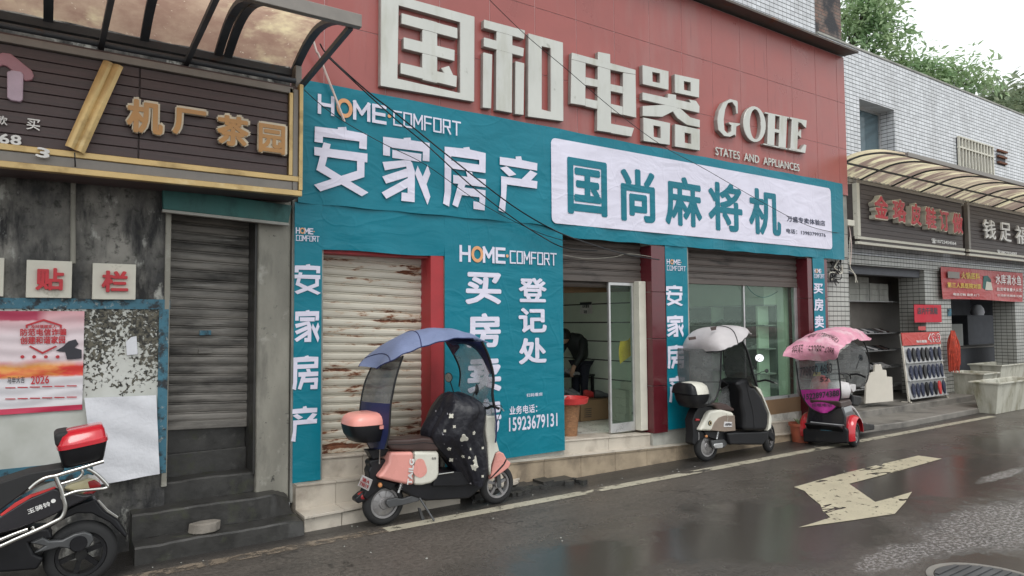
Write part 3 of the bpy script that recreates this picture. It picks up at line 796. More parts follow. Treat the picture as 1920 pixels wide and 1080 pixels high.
GP2 = MB(); GP2.box(10.34, 10.42, 6.99, 9.6, .39, 3.1); GP2.build('side_wall', M['green_panel'], mb)
# doors and shutters
MB().box(3.42, 3.58, 6.612, 6.9, .50, 2.63).build('red_jamb', M['redjamb'], mb, bevel=.005)
MB().box(2.24, 3.42, 6.66, 6.84, 2.60, 3.0).build('red_soffit', M['redjamb'], mb)
shutter(2.245, 3.415, 6.85, .585, 2.76, .0875, M['shutter_rust'], mb, d=.02, dz=-.045)
s2 = shutter(5.25, 6.77, 6.82, 2.42, 3.0, .098, M['shutter_dark'], mb, d=.022)
s3 = shutter(7.54, 10.44, 6.82, 2.44, 3.0, .105, M['shutter_dark'], mb, d=.022)
MB().tube([(5.25, 6.93, 2.40), (6.77, 6.93, 2.40)], .05, 10).build('shutter_roll', M['shutter_dark'], mb)
col = MB()
for i in range(4): col.box(6.765, 7.03, 6.595, 6.99, .385 + i * .637, .385 + i * .637 + .631)
col.build('maroon_column', M['maroon'], mb, bevel=.004)
col = MB()
for i in range(4): col.box(10.40, 10.53, 6.60, 6.97, .25 + i * .67, .25 + i * .67 + .664)
col.build('maroon_column', M['maroon'], mb, bevel=.004); col = MB()
for i in range(4): col.box(10.88, 10.975, 6.60, 6.97, .25 + i * .67, .25 + i * .67 + .664)
col.build('maroon_column', M['maroon'], mb, bevel=.004)
MB().prism([(5.2, 7.3, 2.27), (7.34, 7.3, 2.34), (7.34, 7.3, 2.44), (5.2, 7.3, 2.37)], (0, .09, 0)).build('cross_beam', M['card'], mb)
# steps
def step_course(x0, x1, zt, zb, y0, y1, n, mat, gap=.004, over=.0):
    b = MB()
    for i in range(n):
        a, c = x0 + (x1 - x0) * i / n + gap / 2, x0 + (x1 - x0) * (i + 1) / n - gap / 2
        b.prism([(a, y0, zb(a)), (c, y0, zb(c)), (c, y0, zt(c) - .022), (a, y0, zt(a) - .022)], (0, y1 - y0, 0))
    for i in range(n):
        a, c = x0 + (x1 - x0) * i / n + gap / 2, x0 + (x1 - x0) * (i + 1) / n - gap / 2
        b.prism([(a, y0 - .012 - over, zt(a) - .020), (c, y0 - .012 - over, zt(c) - .020), (c, y0 - .012 - over, zt(c)), (a, y0 - .012 - over, zt(a))], (0, y1 - y0 + .012 + over, 0))
    return b
step_course(1.955, 4.3, zs1, lambda x: -.02, 6.53, 6.72, 6, M['step']).build('lower_step', M['step'], mb, bevel=.003, seg=1)
step_course(4.304, 10.5, zs1, lambda x: -.02, 6.53, 6.80, 11, M['step_dirty']).build('lower_step', [M['step_dirty']], mb, bevel=.003, seg=1)
t2 = MB()
for i in range(11):
    a, c = 4.304 + 6.196 * i / 11 + .002, 4.304 + 6.196 * (i + 1) / 11 - .002
    t2.prism([(a, 6.512, zs1(a) + .001), (c, 6.512, zs1(c) + .001), (c, 6.512, zs1(c) + .007), (a, 6.512, zs1(a) + .007)], (0, .25, 0))
t2.build('step_tread', M['step'], mb)
step_course(2.245, 3.56, zs2, lambda x: zs1(x) - .05, 6.69, 6.9, 3, M['step']).build('door_sill', M['step'], mb, bevel=.003, seg=1)
step_course(5.252, 6.764, lambda x: zs2(x) - .02, lambda x: zs1(x) - .05, 6.665, 7.0, 2, M['step']).build('door_sill', M['step'], mb, bevel=.003, seg=1)
step_course(7.545, 10.40, lambda x: zs2(x) + .0, lambda x: zs1(x) - .05, 6.665, 6.9, 4, M['step']).build('door_sill', M['step'], mb, bevel=.003, seg=1)
MB().box(1.955, 10.5, 6.56, 6.78, -.01, .06).build('step_core', M['joint'], mb)
kb = MB()
for i, (a, c, zt) in enumerate(((1.965, 2.32, .150), (2.325, 2.75, .147), (2.755, 3.2, .14), (3.205, 3.62, .13))):
    kb.prism([(a, 6.29 + .01 * i, -.02), (c, 6.30 + .01 * i, -.02), (c, 6.30 + .01 * i, zt - .03), (a, 6.29 + .01 * i, zt - .03)], (0, .24, 0))
kb.build('kerb', M['step'], mb, bevel=.006)
kt = MB()
for (pts) in ([(1.955, 6.25), (2.33, 6.27), (2.33, 6.53), (1.955, 6.53)], [(2.335, 6.275), (2.6, 6.30), (2.78, 6.29), (2.78, 6.53), (2.335, 6.53)], [(2.785, 6.31), (3.2, 6.30), (3.2, 6.53), (2.785, 6.53)], [(3.205, 6.31), (3.62, 6.33), (3.62, 6.53), (3.205, 6.53)], [(3.625, 6.36), (4.05, 6.34), (4.34, 6.36), (4.42, 6.41), (4.40, 6.47), (4.52, 6.53), (3.625, 6.53)]):
    kt.prism([(x, y, .128 if x < 3.5 else .085) for x, y in pts], (0, 0, .026))
kt.build('kerb_tile', M['step'], mb, bevel=.004)
# rubble of the broken kerb
rb = MB()
for i in range(22):
    x = random.uniform(3.75, 5.25); y = random.uniform(6.22, 6.46) ; s = random.uniform(.02, .07)
    pts = [Vector((x + math.cos(t) * s * random.uniform(.7, 1.5), y + math.sin(t) * s * .8, .0)) for t in [k * math.pi / 3 for k in range(6)]]
    rb.prism(pts, (0, 0, s * random.uniform(.5, 1.1)))
for i in range(9):
    x = 3.8 + i * .15
    rb.prism([(x, 6.33 + .02 * math.sin(i * 3), -.01), (x + .17, 6.33 + .02 * math.sin(i * 3 + 3), -.01), (x + .17, 6.55, -.01), (x, 6.55, -.01)], (0, 0, .07 + .015 * math.sin(i * 2.3)))
o = rb.build('kerb_rubble', M['moss_conc']); o['kind'] = 'stuff'; tag(o, 'dark broken rubble along the kerb beside the pink scooter front wheel', 'rubble')
lt = MB()
for i in range(34):
    x = random.uniform(.7, 12.5); y = random.choice([random.uniform(5.98, 6.24), random.uniform(4.6, 6.2)]); s = random.uniform(.003, .009)
    lt.prism([Vector((x + math.cos(t) * s * random.uniform(.6, 1.6), y + math.sin(t) * s, .002)) for t in [k * math.pi / 2.5 for k in range(5)]], (0, 0, .006))
o = lt.build('gravel_crumbs', M['plaster']); o['kind'] = 'stuff'; tag(o, 'pale crumbs of litter and gravel scattered on the wet road', 'litter')
# glass door of the open shop
ga, gb = 6.17, 6.62
fy = 6.80
fr = MB(); fr.box(ga, ga + .03, fy, fy + .04, .42, 2.42); fr.box(gb - .03, gb, fy, fy + .04, .42, 2.42); fr.box(ga + .03, gb - .03, fy, fy + .04, .42, .54); fr.box(ga + .03, gb - .03, fy, fy + .04, 2.38, 2.42)
gd = fr.build('glass_door', M['alu'], mb, bevel=.003)
MB().box(ga + .03, gb - .03, fy + .016, fy + .024, .54, 2.38).build('pane', M['glass'], gd)
MB().box(6.63, 6.76, 6.70, 6.86, .42, 2.44).build('door_side_post', M['plaque'], mb, bevel=.01)
ys = MB(); ys.grid(8, 8, lambda u, v: H(1163 + 34 * u, 640 + 30 * (1 - v) + 12 * math.sin(u * 4) * .4 - 22 * u + 12 * (1 - u) * (1 - v), (0, 7.05, 0), Vector((0, 1, 0))) + Vector((0, .03 * math.sin(u * 6 + v * 3), 0)))
tag(ys.build('yellow_cloth', M['yellow'], smooth=60, solid=.004), 'yellow cloth hanging behind the glass door, lower of two', 'cloth')
ys = MB(); ys.grid(6, 8, lambda u, v: H(1184 + 12 * u, 588 + 25 * (1 - v), (0, 7.05, 0), Vector((0, 1, 0))) + Vector((0, .02 * math.sin(u * 6 + v * 3), 0)))
tag(ys.build('yellow_cloth', M['yellow'], smooth=60, solid=.004), 'small yellow cloth hanging high behind the glass door', 'cloth')
# display window
fr = MB(); zb = .62
fr.box(7.56, 7.61, 6.80, 6.86, zb, 2.46); fr.box(10.33, 10.40, 6.80, 6.86, zb, 2.46); fr.box(7.61, 10.33, 6.805, 6.855, zb, zb + .05); fr.box(9.0, 9.03, 6.81, 6.85, zb + .05, 2.46)
dw = fr.build('display_window', M['alu'], mb, bevel=.003)
MB().box(7.61, 10.33, 6.826, 6.834, zb + .05, 2.46).build('pane', M['glass'], dw)
MB().box(7.56, 10.40, 6.79, 6.87, .30, zb).build('base_panel', M['card'], dw)
# ================================================================== red cladding with its channel letters
rs = thing('shop_sign', 'tall red panel shop sign with big white channel letters and GOHE', 'sign', (6.8, 6.62, 4.2))
xs = [1.905, 2.23, 2.89, 3.54, 4.20, 4.855, 5.51, 6.165, 6.82, 7.475, 8.13, 8.79, 9.47, 10.13, 10.82, 11.48, 11.73]
zs = [4.10, 4.93, 5.755, 6.60]
b = MB()
for i in range(len(xs) - 1):
    for j in range(3):
        b.box(xs[i] + .004, xs[i + 1] - .004, 6.615, 6.64, zs[j] + .003, zs[j + 1] - .003)
b.build('panel', M['clad'], rs, bevel=.002, seg=1)
MB().box(1.90, 11.735, 6.6205, 6.639, 4.1, 6.605).build('seam', M['seam'], rs)
cp_ = MB(); cp_.prism([(11.80, 6.38, 6.625), (1.9, 6.38, 6.625), (1.9, 6.38, 6.66), (11.80, 6.38, 6.66)], (0, .52, .05)); cp_.build('cap_flashing', M['cap'], rs)
LY = 6.545
cC = crop(540, 0, 3.0); cE = crop(1160, 80, 4.155); cD = crop(1040, 70, 4.91)
def letter(name, strokes, rings=(), Y=LY, back=6.615, par=rs):
    b = MB(); k = 0
    for s in strokes:
        b.prism([P(a, c, Y) + Vector((0, .0009 * k, 0)) for a, c in s], (0, back - Y - .0009 * k, 0)); k += 1
    for o, i in rings:
        b.ring([P(a, c, Y) + Vector((0, .0009 * k, 0)) for a, c in o], [P(a, c, Y) + Vector((0, .0009 * k, 0)) for a, c in i], (0, back - Y - .0009 * k, 0)); k += 1
    o = b.build(name, [M['letter'], M['letter_side']], par, bevel=.006, seg=1)
    for p in o.data.polygons: p.material_index = 0 if abs(p.normal.y) > .5 else 1
    return o
letter('channel_letter', [cC(s) for s in ([(640, 72), (955, 157), (955, 220), (640, 135)], [(652, 207), (940, 280), (938, 345), (652, 275)], [(635, 350), (952, 425), (950, 492), (635, 415)], [(757, 100), (842, 124), (842, 470), (757, 450)], [(862, 382), (908, 368), (938, 435), (890, 430)])],
       [(cC([(523, -54), (1052, 92), (1050, 572), (520, 482)]), cC([(625, 30), (968, 125), (968, 522), (618, 440)]))])
letter('channel_letter', [cC(s) for s in ([(1103, 108), (1335, 170), (1330, 222), (1103, 158)], [(1103, 208), (1330, 270), (1325, 320), (1103, 262)], [(1175, 128), (1265, 152), (1262, 637), (1172, 620)], [(1100, 292), (1152, 305), (1145, 612), (1098, 606)], [(1282, 342), (1332, 354), (1328, 648), (1280, 642)])],
       [(cC([(1353, 185), (1550, 238), (1552, 682), (1350, 655)]), cC([(1430, 260), (1478, 272), (1478, 627), (1430, 614)]))])
letter('channel_letter', [cD(s) for s in ([(162, 135), (748, 295), (750, 350), (160, 200)][0:0] or [(160, 138), (748, 298), (748, 345), (632, 325), (515, 300), (402, 268), (285, 238), (158, 205)], [(158, 200), (288, 234), (285, 632), (150, 610)], [(632, 322), (748, 340), (755, 742), (632, 715)], [(402, 130), (515, 152), (525, 880), (395, 860)], [(285, 362), (402, 388), (402, 460), (285, 440)], [(285, 558), (402, 582), (395, 662), (285, 636)], [(515, 425), (632, 450), (632, 520), (515, 495)], [(520, 608), (632, 634), (632, 716), (525, 690)], [(520, 790), (738, 832), (712, 915), (520, 882)])])
letter('channel_letter', [cE(s) for s in ([(188, 385), (382, 428), (385, 395), (450, 405), (450, 440), (558, 465), (545, 440), (605, 452), (632, 495), (630, 550), (480, 514), (188, 448)], [(190, 492), (360, 482), (400, 440), (482, 500), (420, 540), (340, 580), (190, 572)], [(412, 520), (478, 505), (560, 580), (635, 600), (635, 662), (530, 640), (460, 590)])],
       [(cE([(185, 172), (392, 222), (392, 368), (188, 322)]), cE([(265, 228), (322, 240), (322, 314), (268, 302)])), (cE([(437, 243), (632, 285), (630, 428), (440, 388)]), cE([(512, 300), (562, 310), (562, 377), (514, 367)])),
        (cE([(192, 580), (405, 625), (402, 797), (195, 765)]), cE([(275, 645), (328, 655), (328, 742), (278, 732)])), (cE([(440, 632), (637, 675), (637, 840), (440, 808)]), cE([(518, 700), (566, 710), (566, 787), (520, 777)]))])
letter('serif_letter', [cE([(930, 470), (925, 452), (870, 437), (812, 468), (780, 530), (768, 600), (776, 680), (822, 728), (868, 735), (905, 718), (915, 738), (918, 655), (948, 640), (946, 628), (858, 618), (860, 634), (878, 645), (876, 690), (850, 705), (826, 680), (820, 600), (832, 520), (852, 472), (885, 464), (910, 500), (918, 555), (930, 552)])])
oo, ii = [], []
for k in range(28):
    t = 2 * math.pi * k / 28
    oo.append((1060 + 88 * math.cos(t), 635 + 140 * math.sin(t) + 10 * math.cos(t))); ii.append((1066 + 42 * math.cos(t), 636 + 116 * math.sin(t) + 8 * math.cos(t)))
letter('serif_letter', [], [(cE(oo), cE(ii))])
letter('serif_letter', [cE(s) for s in ([(1168, 545), (1222, 557), (1214, 806), (1160, 795)], [(1258, 565), (1314, 578), (1304, 825), (1248, 814)], [(1212, 668), (1264, 679), (1264, 708), (1212, 697)], [(1142, 538), (1246, 560), (1246, 575), (1142, 553)], [(1232, 557), (1330, 578), (1330, 593), (1232, 572)], [(1132, 782), (1230, 803), (1230, 817), (1132, 796)], [(1226, 803), (1318, 820), (1318, 834), (1226, 817)])])
letter('serif_letter', [cE(s) for s in ([(1352, 582), (1402, 594), (1392, 842), (1340, 832)], [(1338, 578), (1468, 604), (1462, 668), (1446, 655), (1422, 628), (1338, 595)], [(1396, 700), (1410, 688), (1424, 672), (1424, 748), (1408, 730), (1396, 722)], [(1328, 820), (1420, 830), (1448, 790), (1466, 798), (1456, 862), (1328, 836)])])
ftext('STATES  AND  APPLIANCES', (1341, 281), (1498, 322), 6.60, M['letter'], rs, 'small_lettering', .008, .02)
# the small line slopes with the wall: re-fit it to one height
rs_small = rs.children[-1]
e0, e1 = P(1341, 297, 6.60), P(1498, 322, 6.60)
bpy.data.objects.remove(rs_small)
text('STATES  AND  APPLIANCES', (e0.x, 6.60, e1.z), (e1.x - e0.x, 0, 0), (0, 0, .125), M['letter'], rs, 'small_lettering', .008, .012)

# ================================================================== teal banners
BY = 6.575
def teal_sheet(x0, x1, z0, z1, y, name='cloth', par=None, lab=None, mat='teal', nu=60, nv=24, sag=0):
    b = MB()
    def fn(u, v):
        x = x0 + (x1 - x0) * u; z = z0 + (z1 - z0) * v
        e = .006 * math.sin(x * 7.3) * (1 - v) * sag + .006 * math.sin(x * 17 + 1) * sag * (1 if v in (0, 1) else 0)
        dy = .006 * math.sin(x * 3.1 + z * 2) + .004 * math.sin(x * 7 - z * 9)
        return Vector((x, y + dy, z + e))
    b.grid(nu, nv, fn)
    return b.build(name, M[mat], par, smooth=60, solid=.003)
def glyph_pts(strokes, mapper, Y): return [[P(a, c, Y) for a, c in mapper(s)] for s in strokes]
cA = crop(560, 180, 4.5); cB = crop(780, 180, 4.153)
GL = {
 '安': glyph_pts([[(135, 258), (330, 281), (328, 266), (398, 262), (404, 290), (575, 322), (572, 452), (508, 443), (511, 385), (203, 345), (201, 398), (132, 388)], [(130, 430), (578, 488), (576, 562), (130, 500)], [(208, 392), (268, 408), (220, 592), (586, 815), (530, 847), (147, 625)], [(490, 540), (553, 550), (551, 685), (180, 806), (127, 750), (490, 632)]], cA, BY),
 '家': glyph_pts([[(710, 345), (885, 366), (882, 355), (942, 352), (946, 375), (1103, 398), (1100, 553), (1043, 547), (1046, 470), (768, 435), (768, 508), (710, 500)], [(788, 455), (1033, 490), (1030, 558), (788, 523)], [(705, 558), (890, 543), (945, 548), (940, 590), (725, 628)], [(703, 680), (910, 612), (930, 680), (735, 740)], [(697, 815), (925, 690), (930, 765), (737, 868)], [(890, 543), (952, 560), (977, 640), (975, 897), (863, 885), (865, 815), (916, 820), (918, 650)], [(1000, 590), (1043, 682), (1085, 580), (1107, 658), (1075, 745), (1107, 850), (1083, 920), (978, 655)]], cA, BY),
 '房': glyph_pts([[(220, 395), (368, 410), (366, 403), (412, 398), (418, 418), (540, 446), (540, 506), (220, 462)], [(490, 480), (540, 490), (538, 600), (490, 593)], [(245, 500), (538, 543), (538, 600), (245, 562)], [(220, 395), (272, 402), (270, 750), (255, 862), (208, 838), (220, 745)], [(287, 615), (540, 650), (540, 712), (287, 680)], [(385, 588), (432, 592), (447, 640), (398, 632)], [(330, 672), (384, 680), (322, 868), (280, 848)], [(358, 712), (537, 735), (537, 795), (345, 772)], [(490, 765), (537, 770), (530, 892), (443, 880), (443, 820), (490, 830)]], cB, BY),
 '产': glyph_pts([[(650, 475), (775, 492), (773, 472), (815, 470), (822, 500), (942, 525), (940, 582), (650, 535)], [(652, 560), (705, 548), (778, 612), (722, 627)], [(888, 580), (942, 605), (880, 672), (812, 655)], [(660, 625), (942, 665), (938, 722), (705, 690), (690, 910), (640, 890), (660, 765)]], cB, BY)}
def wob(x, z): return .006 * math.sin(x * 3.1 + z * 2) + .004 * math.sin(x * 7 - z * 9)
def glyph(ch, x0, x1, z0, z1, Y, mat, par, name='printed_character'):
    st = GL[ch]; al = [p for s in st for p in s]
    a0, a1 = min(p.x for p in al), max(p.x for p in al); c0, c1 = min(p.z for p in al), max(p.z for p in al)
    b = MB()
    for k, s in enumerate(st):
        pts = [Vector((x0 + (x1 - x0) * (p.x - a0) / (a1 - a0), 0, z0 + (z1 - z0) * (p.z - c0) / (c1 - c0))) for p in s]
        b.prism([Vector((p.x, Y - .0006 * k, p.z)) for p in pts], (0, -.0015, 0))
    return b.build(name, M[mat], par)
def stroke_word(strokes, o, ux, uz, t, mat, par, name, nn=Vector((0, -1, 0))):
    """block lettering from centre lines on a unit grid: strokes = list of polylines, t = half stroke width"""
    b = MB(); o, ux, uz = Vector(o), Vector(ux), Vector(uz); k = 0
    for pl in strokes:
        for (a, c), (d, e) in zip(pl, pl[1:]):
            p, q = o + ux * a + uz * c, o + ux * d + uz * e
            dr = (q - p).normalized(); sd_ = dr.cross(nn) * t
            p = p - dr * t * .98; q = q + dr * t * .98
            off = nn * (.0005 * k); k += 1
            b.prism([p + sd_ + off, q + sd_ + off, q - sd_ + off, p - sd_ + off], nn * .0012)
    return b.build(name, M[mat], par)
LW = {'C': [[(.8, 1), (0, 1), (0, 0), (.8, 0)]], 'O': [[(0, 0), (0, 1), (.8, 1), (.8, 0), (0, 0)]], 'M': [[(0, 0), (0, 1), (.45, .35), (.9, 1), (.9, 0)]], 'F': [[(0, 0), (0, 1), (.75, 1)], [(0, .52), (.65, .52)]], 'R': [[(0, 0), (0, 1), (.75, 1), (.75, .5), (0, .5)], [(.4, .5), (.8, 0)]], 'T': [[(0, 1), (.9, 1)], [(.45, 1), (.45, 0)]], 'H': [[(0, 0), (0, 1)], [(.8, 0), (.8, 1)], [(0, .5), (.8, .5)]], 'E': [[(.75, 1), (0, 1), (0, 0), (.75, 0)], [(0, .5), (.68, .5)]]}
def word(s, gap=.3):
    x = 0; out = []
    for ch in s:
        if ch == ' ': x += 1.05; continue
        wd = max(p[0] for l in LW[ch] for p in l)
        out += [[(p[0] + x, p[1]) for p in l] for l in LW[ch]]; x += wd + gap
    W_ = x - gap
    return [[(p[0] / W_, p[1]) for p in l] for l in out], W_
def logo(x0, z0, wd, ht, Y, par, two=False, ring_mat='orange_print'):
    """HOME . COMFORT, first O an orange ring"""
    if not two:
        wh, wc = wd * .435, wd * .50
        xh, zh, xc, zc, hh, hc = x0, z0, x0 + wd - wc, z0, ht, ht * .88
    else:
        wh, wc = wd * .72, wd; hh = hc = ht * .40
        xh, zh, xc, zc = x0, z0 + ht * .58, x0, z0
    st, W_ = word('H ME', .32)
    stroke_word(st, (xh, Y, zh), (wh, 0, 0), (0, 0, hh), hh * .105, 'white_print', par, 'lettering')
    st, W_ = word('COMFORT', .30)
    stroke_word(st, (xc, Y, zc), (wc, 0, 0), (0, 0, hc), hc * .062, 'white_print', par, 'lettering')
    b = MB(); cx = xh + wh * .37; cz = zh + hh * .5; r = hh * .60; n = 24
    o = [(cx + math.cos(t) * r * .85, Y - .004, cz + math.sin(t) * r) for t in [2 * math.pi * k / n for k in range(n)]]
    i = [(cx + math.cos(t) * r * .48, Y - .004, cz + math.sin(t) * r * .60) for t in [2 * math.pi * k / n for k in range(n)]]
    b.ring(o, i, (0, .002, 0)); b.build('orange_ring', M[ring_mat], par)
    if True:
        cx = xh + wh + (wd * .032 if not two else wd * .06)
        MB().lathe([(.0005, .003), (hh * .12, .003), (hh * .12, 0)], (cx, Y, zh + hh * .5), (0, -1, 0), 14).build('orange_dot', M[ring_mat], par)
bn = thing('shop_banner', 'wide teal cloth banner with a white panel hung over the shop fronts', 'banner', (6.7, 6.58, 3.0))
bx0, bx1 = 1.97, 11.50
b = MB()
def bfn(u, v):
    x = bx0 + (bx1 - bx0) * u
    zb_ = 3.06 + (2.935 - 3.06) * min(1, max(0, (x - 5.0) / 1.0)) if x < 6 else 2.945
    zb_ = 3.07 if x < 4.9 else (3.07 - .13 * min(1, (x - 4.9) / .5))
    zt_ = 4.285
    z = zb_ + (zt_ - zb_) * v
    edge = (1 - v) ** 6
    return Vector((x, BY + .008 + wob(x, z) * .8 - .012 * edge * math.sin(x * 8) , z + edge * .004 * math.sin(x * 11) + v ** 8 * .003 * math.sin(x * 6.5)))
b.grid(120, 26, bfn); b.build('cloth', M['teal'], bn, smooth=60, solid=.003)
WY = BY - .006
p0, p1 = P(1033, 263, WY), P(1560, 470, WY)
q = P(1557, 352, WY)
wx0, wx1, wz0, wz1 = p0.x, q.x, 3.10, 4.155
pts = []
for cx, cz, a0 in ((wx1 - .07, wz1 - .07, 0), (wx0 + .07, wz1 - .07, 90), (wx0 + .07, wz0 + .07, 180), (wx1 - .07, wz0 + .07, 270)):
    for k in range(6):
        t = math.radians(a0 + 18 * k); pts.append((cx + .07 * math.cos(t), WY, cz + .07 * math.sin(t)))
MB().prism(pts, (0, -.002, 0)).build('white_panel', M['white_print'], bn)
p0, p1 = P(599, 200, WY), P(862, 246, WY)
zz = P(599, 214, WY).z
logo(p0.x, 3.985, p1.x - p0.x, .165, WY, bn)
for ch in '安家房产':
    al = [p for s in GL[ch] for p in s]
    glyph(ch, min(p.x for p in al), max(p.x for p in al), min(p.z for p in al), max(p.z for p in al), WY, 'white_print', bn)
VY = WY - .004
for ch, L, Rr, zt, zb_ in (('国', (1063, 293), (1139, 408), 0, 0), ('尚', (1163, 312), (1229, 420), 0, 0), ('麻', (1246, 326), (1317, 428), 0, 0), ('将', (1327, 338), (1393, 437), 0, 0), ('机', (1403, 350), (1465, 444), 0, 0)):
    ftext(ch, L, Rr, VY, M['teal_print'], bn, 'printed_character', .030, .002)
ftext('万盛专卖体验店', (1475, 404), (1547, 424), VY, M['dark_print'], bn, 'lettering', .02, .002)
ftext('电话：13983799376', (1474, 428), (1548, 445), VY, M['dark_print'], bn, 'lettering', .02, .002)

def strip(name, lab, x0, x1, z0, z1, Y, cat='banner', group=None, wedge=0):
    r = thing(name, lab, cat, ((x0 + x1) / 2, Y, z0), group)
    b = MB()
    b.grid(10, 40, lambda u, v: Vector((x0 + (x1 - x0) * u, Y + .003 * math.sin(u * 5 + v * 7), z0 + (z1 - z0) * v)))
    b.build('cloth', M['teal'], r, smooth=60, solid=.002)
    return r
SY = 6.60
r1 = strip('vertical_banner', 'leftmost narrow teal banner beside the concrete pillar', 1.945, 2.215, .385, 3.075, SY, group='narrow teal banners between the shop doors')
logo(1.96, 2.70, .22, .125, SY - .004, r1, True)
for ch, (L, Rr) in zip('安家房产', (((552, 494), (601, 553)), ((552, 581), (598, 642)), ((548, 667), (596, 729)), ((546, 763), (594, 824)))):
    a, c = P(*L, SY), P(*Rr, SY); glyph(ch, a.x, c.x, c.z, a.z, SY - .006, 'white_print', r1)
l1 = thing('lintel_banner', 'plain creased teal cloth over the rusty roller shutter', 'banner', (2.9, 6.6, 2.62))
b = MB(); b.grid(30, 12, lambda u, v: Vector((2.217 + 1.375 * u, 6.604 + .008 * math.sin(u * 9 + v * 4) * (1 - v), 2.625 + .46 * v + .008 * math.sin(u * 7) * (1 - v)))); b.build('cloth', M['teal'], l1, smooth=60, solid=.003)
r2 = strip('wide_banner', 'broad teal banner with two columns of characters and a phone number', 3.585, 5.235, .335, 3.085, SY)
zl0 = P(858, 486, SY).z; zl1 = P(858, 456, SY).z
a, c = P(859, 470, SY), P(1041, 480, SY)
logo(a.x + .03, zl0 - .01, c.x - a.x - .03, .155, SY - .005, r2)
for ch, L, Rr in (('买', (872, 509), (940, 571)), ('房', (874, 587), (939, 651)), ('卖', (876, 667), (940, 733)), ('房', (880, 750), (940, 812)), ('登', (972, 520), (1025, 567)), ('记', (972, 577), (1025, 623)), ('处', (972, 634), (1025, 681))):
    ftext(ch, L, Rr, SY - .005, M['white_print'], r2, 'printed_character', .034, .002)
ftext('扫码看房', (987, 738), (1017, 742), SY - .005, M['white_print'], r2, 'lettering', .01)
ftext('业务电话：', (955, 762), (1007, 773), SY - .005, M['white_print'], r2, 'lettering', .022)
ftext('15923679131', (954, 783), (1045, 799), SY - .005, M['white_print'], r2, 'lettering', .022)
qr = MB(); a, c = P(984, 691, SY - .005), P(1019, 736, SY - .005)
r3 = strip('vertical_banner', 'narrow teal banner beside the maroon column of the open shop', 7.03, 7.47, .41, 2.96, SY - .01, group='narrow teal banners between the shop doors')
logo(7.06, 2.60, .36, .15, SY - .014, r3, True)
for ch, (L, Rr) in zip('安家房产', (((1248, 534), (1280, 574)), ((1249, 591), (1281, 632)), ((1250, 647), (1282, 690)), ((1253, 706), (1284, 752)))):
    a, c = P(*L, SY - .01), P(*Rr, SY - .01); glyph(ch, a.x, c.x, c.z, a.z, SY - .016, 'white_print', r3)
r4 = strip('vertical_banner', 'rightmost narrow teal banner next to the white tiled post', 10.54, 10.87, .30, 2.96, SY - .01, group='narrow teal banners between the shop doors')
logo(10.57, 2.60, .27, .15, SY - .014, r4, True)
for ch, L, Rr in (('买', (1525, 531), (1543, 551)), ('房', (1526, 559), (1544, 583)), ('卖', (1527, 591), (1545, 615)), ('房', (1527, 624), (1545, 648)), ('登', (1527, 656), (1545, 680))):
    ftext(ch, L, Rr, SY - .014, M['white_print'], r4, 'printed_character', .03)

# ================================================================== left brown sign, its canopy and loose trim
bs = thing('shop_sign', 'brown plank sign with gold letters and double gold frame under the dirty canopy', 'sign', (.6, 6.2, 3.05))
GY = 6.2
b = MB()
nb_ = 9
for i in range(nb_):
    z0 = 3.24 + i * (3.99 - 3.24) / nb_; z1 = z0 + (3.99 - 3.24) / nb_
    b.box(-5, .565, GY + .012, GY + .04, z0, z1 - .006); b.box(.575, 1.76, GY + .012, GY + .04, z0, z1 - .006)
b.build('plank_panel', M['wood_dark'], bs, bevel=.003, seg=1)
MB().box(-5, 1.88, GY + .035, 6.6, 3.06, 4.08).build('box', M['wood_dark'], bs)
for nm, z0, z1, y in (('gold_rail', 3.185, 3.235, GY - .02), ('gold_rail', 3.055, 3.105, GY - .03)):
    MB().box(-5, 1.885, y, GY + .03, z0, z1).build(nm, M['gold'], bs, bevel=.006)
MB().box(-5, 1.80, GY - .005, GY + .034, 3.106, 3.184).build('tube_channel', M['frame_grey'], bs, bevel=.004)
MB().box(1.765, 1.80, GY - .02, GY + .03, 3.236, 4.04).build('gold_rail', M['gold'], bs, bevel=.006)
MB().box(1.803, 1.850, GY - .01, GY + .033, 3.107, 4.04).build('tube_channel', M['frame_grey'], bs, bevel=.004)
MB().box(1.853, 1.889, GY - .03, GY + .034, 3.107, 4.09).build('gold_rail', M['gold'], bs, bevel=.006)
MB().box(-5, 1.80, GY - .02, GY + .03, 3.99, 4.05).build('top_rail', M['frame_grey'], bs, bevel=.006)
for ch, L, Rr in (('机', (235, 180), (308, 258)), ('厂', (321, 197), (389, 262)), ('茶', (404, 210), (469, 281)), ('园', (482, 227), (537, 294))):
    ftext(ch, (L[0], L[1]), Rr, GY - .012, M['pale_edge'], bs, 'letter_edge', .085, .03)
    ftext(ch, (L[0] + 3, L[1] + 3), (Rr[0] - 3, Rr[1] - 3), GY - .045, M['gold_letter'], bs, 'channel_letter', .038 if ch != '园' else .03, .006)
ftext('款', (-9, 216), (14, 236), GY, M['whiteink'], bs, 'lettering', .012, .012)
ftext('买', (50, 222), (75, 246), GY, M['whiteink'], bs, 'lettering', .012, .012)
ftext('68', (-2, 250), (40, 274), GY, M['whiteink'], bs, 'lettering', .03, .015)
text('3', P(66, 294, GY - .04), (.085, 0, -.01), (.01, 0, .075), M['whiteink'], bs, 'loose_numeral', .03, .02)
ic = MB(); ic.prism([P(a, c, GY - .01) for a, c in [(-60, 150), (-45, 115), (5, 98), (20, 100), (60, 132), (64, 142), (60, 150), (48, 152), (40, 146), (12, 124), (5, 122), (-30, 140), (-48, 156)]], (0, .03, 0)); ic.build('roof_icon', M['pink_icon'], bs, bevel=.008)
